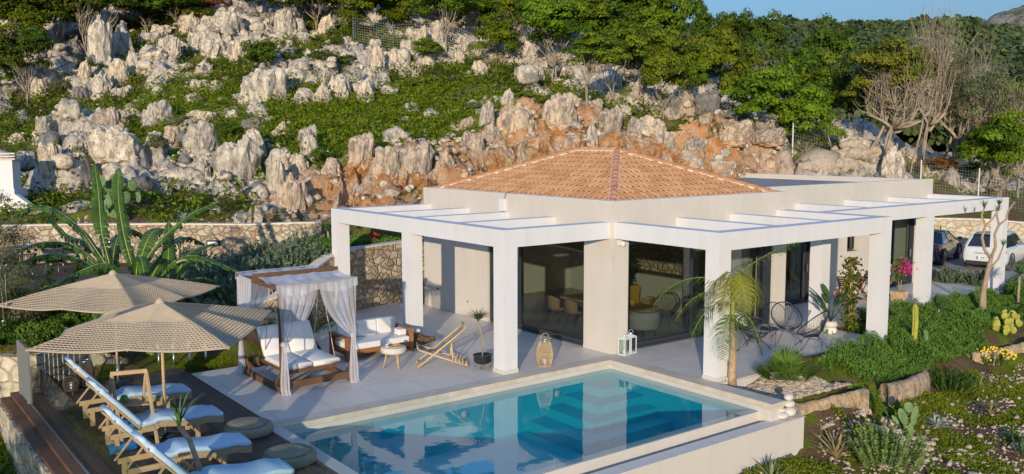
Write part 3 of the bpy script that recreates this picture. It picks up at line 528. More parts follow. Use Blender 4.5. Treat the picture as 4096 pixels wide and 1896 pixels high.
def rock_verts(seed, style, I=ICO4):
    """a fractured limestone block: rounded box cut by joints, every joint block standing out differently"""
    rs = np.random.RandomState(seed*7+{'spire':1,'block':2,'slab':3,'dome':4}[style]); v = I[0]; s = seed*13.7
    p = {'spire': 2.3, 'block': 3.4, 'slab': 3.0, 'dome': 2.4}[style]; ax = {'spire': (.85,.8,1.15), 'block': (1,.9,.85), 'slab': (1,.75,.95), 'dome': (1,.9,.75)}[style]
    r = (np.abs(v[:,0]/ax[0])**p+np.abs(v[:,1]/ax[1])**p+np.abs(v[:,2]/ax[2])**p)**(-1/p)
    r *= 1+.75*(fbm(v[:,0]*1.3+s, v[:,1]*1.3, v[:,2]*1.0, 3)-.5)
    for zs, K, am, cw, cd in ((.65, 18, .30, .09, .17), (.75, 70, .15, .05, .08)):
        C = rs.normal(0, 1, (K,3)); C /= np.linalg.norm(C, axis=1)[:,None]; C *= (1,1,zs); q = v*(1,1,zs)+.12*np.stack([vn(v[:,0]*3+s, v[:,1]*3, v[:,2]*3+k*9) for k in range(3)], 1); D = np.linalg.norm(q[:,None]-C[None], axis=2); o = np.argsort(D, axis=1)[:,:2]; d1 = D[np.arange(len(v)), o[:,0]]; d2 = D[np.arange(len(v)), o[:,1]]
        k = rs.rand(K)[o[:,0]]; e = smooth01((d2-d1)/cw); r *= 1+am*(k-.5)*e-cd*(1-e)
    r *= 1+.15*(ridg(v[:,0]*5+s, v[:,1]*5, v[:,2]*3.2, 3)-.55)+.09*(fbm(v[:,0]*13+s, v[:,1]*13, v[:,2]*10, 3)-.5)
    d = v*r[:,None]; d /= np.array([np.percentile(np.abs(d[:,0]), 98), np.percentile(np.abs(d[:,1]), 98), 1]); zt = np.percentile(d[:,2], 99.6); d[:,2] = np.where(d[:,2] > 0, np.minimum(d[:,2]/zt, 1.06)**.8, d[:,2]/zt)
    if style == 'spire': tp = 1-.34*smooth01(d[:,2]*1.1-.1); d[:,0] = d[:,0]*tp+rs.uniform(-.25,.25)*d[:,2]; d[:,1] *= tp
    d[:,2] = np.where(d[:,2] > 0, d[:,2], d[:,2]*.45)*.88+.12; return d
ROCKME = {}
def rock_mesh(kind, seed, mat):
    k = (kind, seed, mat)
    if k not in ROCKME:
        v = rock_verts(seed, kind, ICO5 if kind in ('spire','block') else ICO4); I = ICO5 if kind in ('spire','block') else ICO4
        me = bpy.data.meshes.new('boulder'); me.from_pydata(v.tolist(), [], I[1]); me.polygons.foreach_set('use_smooth', [False]*len(I[1])); me.materials.append(M[mat]); ROCKME[k] = me
    return ROCKME[k]
def place_rock(x, y, w, h, kind, seed, rz, label, mat='rock', sink=.24, dep=.8, name='boulder', group='limestone boulders on the hillside', z=None):
    me = rock_mesh(kind, seed, mat); o = bpy.data.objects.new(name, me); col.objects.link(o); zz = gz(x, y) if z is None else z
    o.location = (x, y, zz-h*sink); o.scale = (w/2*1.02, w/2*dep, h*1.10); o.rotation_euler = (0, 0, rz); return tag(o, label, 'boulder', group)
# ---------------------------------------------------------------- foliage
def leaf_quads(c, nrm, size, rs, asp=.6):
    """one small quad per leaf centre c (n,3), facing roughly nrm"""
    n = len(c); nrm = nrm + rs.normal(0, .45, (n,3)); nrm /= np.linalg.norm(nrm, axis=1)[:,None]+1e-9
    a = np.cross(nrm, rs.normal(0, 1, (n,3))); a /= np.linalg.norm(a, axis=1)[:,None]+1e-9; b = np.cross(nrm, a); s = (size*rs.uniform(.6, 1.3, n))[:,None]
    return np.stack([c-a*s, c-b*s*asp, c+a*s, c+b*s*asp], 1)
def crown_pts(seed, rad, nclus, nleaf, clus=.30, flat=.8, low=-.5):
    """leaf centres gathered in clumps on an uneven crown; returns (points, normals, tone)"""
    rs = np.random.RandomState(seed); P = []; N = []; T = []; rad = np.array(rad, float)
    for i in range(nclus):
        d = rs.normal(0, 1, 3); d /= np.linalg.norm(d)
        if d[2] < low: d[2] = -d[2]*.6
        c = d*rad*rs.uniform(.5, 1.0)*(.85+.3*rs.rand()); cr = clus*rad.mean()*rs.uniform(.55, 1.25); m = int(nleaf/nclus*(cr/(clus*rad.mean()))**1.5)+8
        q = rs.normal(0, 1, (m,3)); q /= np.linalg.norm(q, axis=1)[:,None]; q[:,2] = np.where(q[:,2] < -.35, -q[:,2]*.5, q[:,2]); rr = cr*rs.uniform(.55, 1.08, m)[:,None]
        P.append(c+q*rr*(1,1,flat)); N.append(q+d*.4); T.append(np.full(m, rs.rand())*.6+rs.rand(m)*.4)
    return np.concatenate(P), np.concatenate(N), np.concatenate(T)
CROWN = {}
def crown_mesh(key, seed, rad, nclus, nleaf, leaf, mat, clus=.3, flat=.8, low=-.5, asp=.6):
    if key not in CROWN:
        rs = np.random.RandomState(seed+5); P, N, T = crown_pts(seed, rad, nclus, nleaf, clus, flat, low); q = leaf_quads(P, N, leaf, rs, asp)
        o = quads_obj('crown', q, M[mat], attrs={'lf': T}); CROWN[key] = o.data; bpy.data.objects.remove(o)
    return CROWN[key]
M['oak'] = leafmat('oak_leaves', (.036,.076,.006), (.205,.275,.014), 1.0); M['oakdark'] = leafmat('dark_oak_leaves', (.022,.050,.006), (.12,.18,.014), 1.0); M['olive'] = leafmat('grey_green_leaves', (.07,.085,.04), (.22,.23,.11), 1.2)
M['yellowleaf'] = leafmat('yellow_green_leaves', (.06,.09,.010), (.21,.23,.022), 1.2); M['lav'] = leafmat('lavender_leaves', (.055,.085,.045), (.20,.25,.15), 2.5); M['bark'] = simple('pale_bark', (.30,.24,.17), .9, .3, 6, .6, 30, bd=.02); M['barkdark'] = simple('grey_bark', (.17,.135,.10), .9, .3, 6, .6, 30, bd=.02)
M['ice'] = leafmat('fleshy_green_leaves', (.022,.066,.010), (.15,.25,.04), 1.5); M['herb'] = leafmat('meadow_leaves', (.045,.085,.006), (.20,.245,.014), .55, extra=(.36,.30,.07)); M['dryleaf'] = leafmat('dry_rust_leaves', (.16,.06,.02), (.32,.14,.045), 1.0)
def limb(m, rs, a, b, r0, r1, wob=.12, n=6):
    a = Vector(a); b = Vector(b); L = (b-a).length; pts = []; w1 = Vector(rs.normal(0, wob*L, 3)); w2 = Vector(rs.normal(0, wob*.5*L, 3))
    for i in range(n+1):
        t = i/n; pts.append(a.lerp(b, t)+w1*math.sin(PI*t)+w2*math.sin(2*PI*t))
    m.tube(pts, [r0+(r1-r0)*i/n for i in range(n+1)], 6); return pts
def trunk_mesh(key, seed, h, spread, stems=2, r=.11, lean=(0,0), branch=5, mat='bark', twigs=0):
    k = ('t',)+key
    if k not in CROWN:
        rs = np.random.RandomState(seed); m = MB()
        for s in range(stems):
            a = rs.uniform(0, 2*PI); b = (rs.uniform(-.15,.15), rs.uniform(-.15,.15), -.4); fork = (lean[0]*.4+math.cos(a)*.25*spread*rs.rand(), lean[1]*.4+math.sin(a)*.25*spread*rs.rand(), h*rs.uniform(.4,.6))
            limb(m, rs, b, fork, r, r*.72, .10)
            for q in range(branch):
                a2 = a+rs.uniform(-1.6,1.6); e = (lean[0]+math.cos(a2)*spread*rs.uniform(.3,.9), lean[1]+math.sin(a2)*spread*rs.uniform(.3,.9), h*rs.uniform(.85,1.35)); pts = limb(m, rs, fork, e, r*.62, r*.18, .10)
                for w_ in range(twigs):
                    p = pts[rs.randint(2,6)]; d = Vector(rs.normal(0,1,3)); d.z = abs(d.z)+.3; limb(m, rs, p, p+d.normalized()*spread*rs.uniform(.3,.6), r*.16, r*.05, .1, 4)
        o = m.build('trunk', M[mat]); CROWN[k] = o.data; bpy.data.objects.remove(o)
    return CROWN[k]
def tree(x, y, h, w, crown, trunk, label, cat='tree', name='oak_tree', group=None, rz=0.0, ch=None, th=None, z=None, cz=None):
    """h total height, w crown width; crown meshes have unit radius, trunk meshes unit height"""
    zz = gz(x, y) if z is None else z; t = thing(name, (x, y, zz), label, cat, group, rz)
    th = h*.55 if th is None else th; ch = (h-th*.8)/2 if ch is None else ch
    if trunk is not None:
        o = bpy.data.objects.new('trunk', trunk); col.objects.link(o); o.parent = t; o.scale = (w/2, w/2, th)
    o = bpy.data.objects.new('crown', crown); col.objects.link(o); o.parent = t; o.location = (0, 0, (h-ch) if cz is None else cz); o.scale = (w/2, w/2, ch); return t
OAK = [crown_mesh(('oak', i), 20+i, (1,1,1), 46, 9000, .045, 'oak', .30) for i in range(5)]
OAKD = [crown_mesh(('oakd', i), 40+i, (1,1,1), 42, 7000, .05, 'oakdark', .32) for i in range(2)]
YEL = [crown_mesh(('yel', i), 50+i, (1,1,1), 46, 9000, .045, 'yellowleaf', .28) for i in range(2)]
OLI = [crown_mesh(('oli', i), 60+i, (1,1,1), 60, 8000, .035, 'olive', .26, asp=.35) for i in range(2)]
TR = [trunk_mesh((i,), 80+i, 1, 1, 2+i % 2, .045, branch=4, twigs=2) for i in range(3)]
ROCKS = [
(-0.79, 47.43, 1.57, 2.67, 'slab', 1, -0.85, 'tall grey limestone slab at upper left, left one of the highest pair', 'rock'),
(1.01, 49.29, 1.69, 2.78, 'slab', 3, -0.67, 'tall split limestone slab at upper left, right one of the highest pair', 'rock'),
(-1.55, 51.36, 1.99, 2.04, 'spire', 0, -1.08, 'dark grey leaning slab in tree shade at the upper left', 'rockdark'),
(5.94, 49.86, 1.47, 1.41, 'spire', 1, -0.6, 'pointed white crag just below the rust coloured bush', 'rock'),
(6.0, 46.2, 1.1, 0.8, 'block', 1, -0.35, 'small rounded crag beside the pointed one under the rust bush', 'rock'),
(7.15, 45.58, 1.9, 1.3, 'slab', 0, -0.93, 'broad fluted crag near the top edge right of the rust bush', 'rock'),
(3.39, 50.51, 1.75, 0.98, 'block', 2, -0.79, 'low grey outcrop right of the tall slab pair', 'rock'),
(4.29, 51.4, 1.47, 0.84, 'block', 0, -0.32, 'flat topped rock behind the low outcrop near the tall slabs', 'rock'),
(1.75, 44.29, 1.78, 1.03, 'slab', 2, -0.94, 'grassy ledge of broken limestone below the tall slab pair', 'rock'),
(2.76, 43.93, 1.04, 1.13, 'slab', 0, -0.32, 'narrow block at the right end of the grassy ledge', 'rock'),
(5.12, 46.11, 1.29, 1.39, 'slab', 2, -0.35, 'cube like crag in the middle of the upper rock band', 'rock'),
(5.57, 44.02, 1.94, 1.26, 'block', 0, -0.99, 'wide jagged crag behind the round leafy shrub', 'rock'),
(6.15, 41.1, 1.41, 1.79, 'slab', 2, -0.52, 'steep white crag left of the round leafy shrub', 'rock'),
(4.06, 32.28, 2.5, 1.78, 'dome', 2, -0.19, 'big rounded grey dome above the green meadow', 'rock'),
(4.94, 32.03, 1.07, 0.98, 'block', 1, -1.06, 'angular block leaning on the right of the big grey dome', 'rock'),
(5.76, 30.63, 1.62, 0.97, 'spire', 2, -0.81, 'low jagged ridge right of the big grey dome', 'rock'),
(6.58, 30.13, 1.06, 1.38, 'spire', 1, -0.64, 'toothed rock between the jagged ridge and the meadow', 'rock'),
(7.86, 30.52, 1.24, 1.57, 'dome', 0, -0.9, 'smooth leaning boulder at the left edge of the meadow', 'rock'),
(-3.33, 34.89, 1.78, 1.55, 'block', 1, -1.06, 'layered ochre boulder with undercut left side', 'rockorange'),
(-1.41, 33.74, 1.64, 1.48, 'slab', 4, -0.31, 'high angular boulder with flat lit faces in the middle left', 'rock'),
(-1.68, 36.94, 1.07, 0.66, 'dome', 0, -0.24, 'smooth flat stone left of the high angular boulder', 'rock'),
(-4.39, 46.92, 1.38, 1.38, 'block', 2, -0.45, 'square pale boulder in half shade near the left trees', 'rock'),
(-2.67, 47.13, 1.59, 1.03, 'block', 1, -0.3, 'long pale block in front of the dark leaning slab', 'rock'),
(-0.53, 44.42, 1.47, 1.75, 'slab', 4, -0.95, 'tall cracked column above the grass path', 'rock'),
(0.62, 45.43, 1.04, 1.8, 'slab', 3, -0.55, 'thin standing column right below the tall slab pair', 'rock'),
(-1.78, 43.32, 1.35, 1.7, 'dome', 1, -0.7, 'grey arched boulder in shade left of the grass path', 'rock'),
(-2.18, 45.48, 0.83, 1.01, 'spire', 0, -0.84, 'small spike left of the grey arched boulder', 'rock'),
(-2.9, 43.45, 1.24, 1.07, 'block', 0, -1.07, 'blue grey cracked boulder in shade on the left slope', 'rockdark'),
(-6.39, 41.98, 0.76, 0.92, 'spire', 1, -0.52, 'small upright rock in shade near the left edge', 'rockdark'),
(-6.33, 36.76, 0.7, 0.7, 'block', 1, -0.63, 'small cube shaped rock on the sunny left slope', 'rock'),
(-7.24, 39.05, 0.88, 0.6, 'dome', 2, -0.68, 'small white rock above the chimney', 'rock'),
(-5.11, 34.4, 1.43, 1.21, 'dome', 1, -1.0, 'curved white ridge rock on the left slope', 'rock'),
(-3.94, 34.85, 1.39, 0.46, 'slab', 1, -1.08, 'long low rock beside the curved white ridge', 'rock'),
(-5.3, 26.42, 2.08, 1.36, 'dome', 0, -0.51, 'large white dome behind the banana leaves', 'rock'),
(-7.94, 26.49, 1.01, 1.13, 'block', 1, -0.87, 'pitted boulder between the chimney and the large dome', 'rock'),
(-8.1, 31.65, 1.04, 1.11, 'dome', 1, -0.71, 'rounded boulder right beside the chimney', 'rock'),
(-2.11, 24.8, 1.46, 1.19, 'slab', 4, -0.83, 'steep white crag left of the sharp peak', 'rock'),
(-0.27, 23.09, 1.51, 1.51, 'spire', 2, -0.95, 'sharp white peak in the lower middle left', 'rock'),
(2.39, 26.11, 1.08, 0.94, 'spire', 1, -1.05, 'triangular smooth boulder above the dark bush', 'rock'),
(-0.78, 24.51, 0.74, 0.64, 'spire', 0, -0.44, 'small orange pyramid stone left of the sharp peak', 'rockorange'),
(2.08, 22.42, 0.88, 1.21, 'slab', 2, -0.38, 'leaning ribbed crag beside the dark bush', 'rock'),
(0.24, 19.34, 1.11, 0.99, 'spire', 2, -0.29, 'forked crag right of the sharp peak', 'rock'),
(0.51, 31.88, 1.47, 0.58, 'slab', 0, -0.82, 'flat layered rock shelf behind the small sapling', 'rock'),
(2.11, 28.99, 1.28, 0.6, 'slab', 1, -0.86, 'shaded layered shelf right of the sapling', 'rockdark'),
(-1.93, 29.03, 1.01, 0.86, 'block', 0, -1.11, 'orange layered rock under the flat shelf', 'rockorange'),
(-0.53, 31.08, 0.68, 0.53, 'dome', 2, -1.07, 'small ochre rock right of the orange layered rock', 'rockorange'),
(3.7, 40.93, 1.28, 1.1, 'spire', 1, -0.42, 'angular tilted boulder on the heap above the grass path', 'rock'),
(2.92, 42.51, 1.39, 0.51, 'slab', 2, -1.13, 'flat tabular stone on the heap above the grass path', 'rock'),
(2.67, 40.65, 1.18, 0.54, 'dome', 1, -0.83, 'smooth ochre stone on the heap above the grass path', 'rockorange'),
(2.37, 37.92, 1.13, 0.61, 'block', 0, -0.37, 'flat topped stone at the foot of the heap', 'rock'),
(2.94, 36.78, 0.95, 0.69, 'slab', 3, -0.29, 'broken stone at the right foot of the heap', 'rock'),
(-1.0, 42.02, 1.16, 0.8, 'block', 2, -0.47, 'low square stone on the edge of the grass path', 'rock'),
(3.3, 34.14, 0.71, 0.54, 'dome', 0, -0.86, 'lone pale stone below the big grey dome', 'rock'),
(0.91, 44.04, 0.56, 0.51, 'dome', 0, -0.26, 'round pebble like stone beside the thin column', 'rock'),
(-1.6, 21.59, 1.88, 2.06, 'slab', 2, -1.01, 'huge sloping white face below the sharp peak', 'rock'),
(-2.64, 22.99, 0.76, 0.76, 'dome', 1, -0.55, 'rounded rock under the steep white crag', 'rock'),
(-1.44, 16.37, 1.18, 1.86, 'slab', 1, -0.82, 'long ribbed cliff face at the right end of the upper stone wall', 'rockorange'),
(-1.3, 18.07, 0.71, 1.53, 'slab', 0, -0.79, 'narrow ribbed face between the huge white face and the cliff', 'rock'),
(1.35, 35.69, 1.0, 0.5, 'dome', 1, -0.98, 'low pale stone in the meadow above the sapling', 'rock'),
(-0.71, 31.2, 0.53, 0.46, 'dome', 1, -0.15, 'little stone left of the sapling', 'rock'),
(7.9, 36.9, 0.73, 0.64, 'dome', 2, -1.05, 'small stone behind the meadow near the low bushes', 'rock'),
(10.18, 43.08, 1.5, 1.5, 'slab', 1, -0.73, 'crag beneath the overhanging trees at top centre left', 'rock'),
(13.17, 42.66, 1.33, 1.33, 'spire', 0, -1.04, 'white fang shaped crag under the top trees', 'rock'),
(10.93, 41.91, 0.9, 0.9, 'slab', 0, -1.09, 'split crag between the top trees', 'rock'),
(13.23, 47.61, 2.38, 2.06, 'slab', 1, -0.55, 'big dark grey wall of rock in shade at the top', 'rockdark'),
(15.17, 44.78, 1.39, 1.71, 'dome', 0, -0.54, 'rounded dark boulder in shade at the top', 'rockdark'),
(9.81, 46.54, 1.25, 0.94, 'block', 2, -0.66, 'small crag near the top edge above the leafy shrub', 'rock'),
(8.88, 29.32, 1.03, 1.48, 'spire', 0, -0.83, 'isolated white rock standing in the meadow', 'rock'),
(11.69, 19.72, 0.66, 0.77, 'spire', 0, -1.03, 'pointed rock behind the orange bank', 'rock'),
(9.7, 18.9, 0.74, 1.23, 'slab', 4, -0.86, 'narrow grey pillar left of the pitted boulder', 'rock'),
(10.64, 17.6, 1.79, 1.52, 'dome', 1, -0.5, 'big pitted grey boulder with orange foot', 'rockorange'),
(12.83, 17.15, 1.69, 1.41, 'slab', 1, -0.67, 'orange faced block right of the pitted boulder', 'rockorange'),
(14.84, 18.66, 0.97, 0.86, 'dome', 0, -0.71, 'white knob above the orange faced block', 'rock'),
(11.92, 13.87, 0.66, 1.32, 'slab', 3, -1.11, 'leaning smooth white slab behind the roof', 'rock'),
(11.83, 33.38, 0.99, 1.71, 'slab', 3, -0.71, 'smooth tall slab among the small trees at upper centre', 'rock'),
(13.35, 33.97, 1.47, 1.75, 'slab', 3, -0.32, 'fluted crag right of the smooth tall slab', 'rock'),
(13.49, 32.67, 1.0, 1.0, 'spire', 1, -0.96, 'broken spur under the fluted crag', 'rock'),
(13.99, 32.19, 0.73, 0.55, 'dome', 0, -0.9, 'small knob at the foot of the fluted crag', 'rock'),
(17.75, 30.71, 1.02, 1.02, 'dome', 0, -0.62, 'rounded knob under the small round tree', 'rock'),
(18.14, 33.59, 0.77, 0.77, 'dome', 0, -0.73, 'small knob left of the rounded one', 'rock'),
(17.58, 35.02, 1.17, 1.46, 'slab', 2, -1.01, 'crag behind the upper wire fence, left', 'rock'),
(19.33, 35.6, 1.3, 1.0, 'block', 0, -0.26, 'crag behind the upper wire fence, middle', 'rock'),
(16.99, 36.66, 0.99, 1.98, 'slab', 2, -0.58, 'tall crag at the left end of the upper wire fence', 'rock'),
(22.77, 38.03, 1.59, 0.74, 'block', 2, -0.75, 'bright ledge behind the upper wire fence, right', 'rock'),
(8.23, 15.44, 1.03, 0.77, 'dome', 2, -0.5, 'low pale dome just behind the tiled roof', 'rock'),
(18.49, 19.35, 0.87, 0.75, 'slab', 0, -0.66, 'white rock at the foot of the pale tree trunks', 'rock'),
(17.82, 17.91, 0.92, 0.5, 'dome', 0, -0.72, 'flat white rock right of the pale tree trunks', 'rock'),
(9.08, 19.64, 0.67, 0.53, 'block', 2, -0.25, 'orange tinted stone at the right end of the meadow', 'rockorange'),
(18.7, 27.69, 0.99, 0.99, 'block', 0, -0.81, 'crag between the forest trunks at upper centre', 'rock'),
(19.56, 27.32, 0.9, 1.26, 'slab', 3, -0.35, 'crag behind the thin forest trunks', 'rock'),
(2.21, 17.52, 1.1, 1.16, 'slab', 2, -0.34, 'deep orange ribbed bank, leftmost', 'rockorange'),
(2.39, 15.84, 1.19, 1.13, 'slab', 4, -0.93, 'deep orange ribbed bank with hollow', 'rockorange'),
(3.55, 15.35, 1.37, 1.31, 'slab', 2, -0.81, 'pale orange crumbling bank in the middle', 'rockorange'),
(4.58, 14.72, 0.9, 1.08, 'spire', 1, -0.19, 'pale orange crumbling bank with a point', 'rockorange'),
(7.67, 17.25, 1.12, 0.99, 'slab', 0, -0.29, 'orange bank left of the roof crest', 'rockorange'),
(9.11, 17.76, 1.02, 0.89, 'spire', 1, -0.19, 'orange knob below the narrow grey pillar', 'rockorange'),
(10.03, 16.47, 1.21, 0.61, 'slab', 1, -1.11, 'ochre ledge below the pitted boulder', 'rockorange'),
(10.63, 15.08, 1.32, 0.73, 'slab', 4, -1.02, 'ochre and white ledge above the roof crest', 'rock'),
(15.34, 16.29, 1.3, 1.08, 'slab', 2, -0.48, 'rust stained bank right of the leaning slab', 'rockorange'),
(16.88, 15.99, 0.95, 0.73, 'slab', 0, -0.28, 'white rim rock right of the rust stained bank', 'rock'),
(1.1, 20.26, 0.89, 1.59, 'slab', 3, -0.58, 'grey ribbed cliff above the white pergola end', 'rock'),
(1.09, 17.99, 0.91, 0.79, 'spire', 2, -0.75, 'orange block left of the deep orange bank', 'rockorange'),
(23.19, 39.27, 1.19, 1.19, 'slab', 3, -0.93, 'crag in shade under the trees top centre', 'rock'),
(26.1, 7.41, 1.15, 1.35, 'spire', 0, -0.94, 'upright pale slab standing behind the flat roof', 'rock'),
(20.38, 16.7, 1.25, 1.08, 'slab', 1, -1.14, 'dark crag in shade under the forest edge, left', 'rockdark'),
(21.22, 15.09, 1.31, 0.98, 'slab', 2, -1.03, 'dark crag in shade under the forest edge, right', 'rockdark'),
(17.48, 15.7, 1.49, 1.02, 'slab', 3, -0.27, 'white jagged rim on the bank right of the roof crest', 'rock'),
(17.35, 14.58, 1.16, 1.16, 'slab', 4, -1.1, 'orange stained block right above the roof hip', 'rockorange'),
(18.84, 13.76, 1.17, 0.86, 'slab', 1, -0.99, 'crumbly orange bank behind the roof hip end', 'rockorange'),
(20.55, 12.88, 1.56, 0.86, 'slab', 4, -0.82, 'pale crumbly bank behind the aerial', 'rockorange'),
(23.2, 12.75, 1.78, 0.73, 'slab', 4, -0.38, 'long pale ledge behind the flat roof', 'rockorange'),
(24.15, 10.5, 1.11, 0.63, 'dome', 1, -0.23, 'pale rock below the dry stone wall', 'rock'),
(26.38, 8.55, 0.47, 0.28, 'dome', 1, -1.12, 'small rock left of the upright pale slab', 'rock'),
(20.69, 13.24, 0.59, 0.44, 'dome', 0, -0.45, 'white rock beside the blue sign post', 'rock'),
(23.36, 13.13, 0.9, 0.49, 'dome', 0, -0.66, 'white rock at the foot of a twin trunked tree', 'rock'),
(19.16, 18.19, 0.76, 0.92, 'spire', 1, -0.54, 'white crag at the left forest edge above the roof', 'rock')]
for (x, y, w_, h_, k, sd, rz, lb, mt) in ROCKS: place_rock(x, y, w_, h_, k, sd, rz, lb, mt)
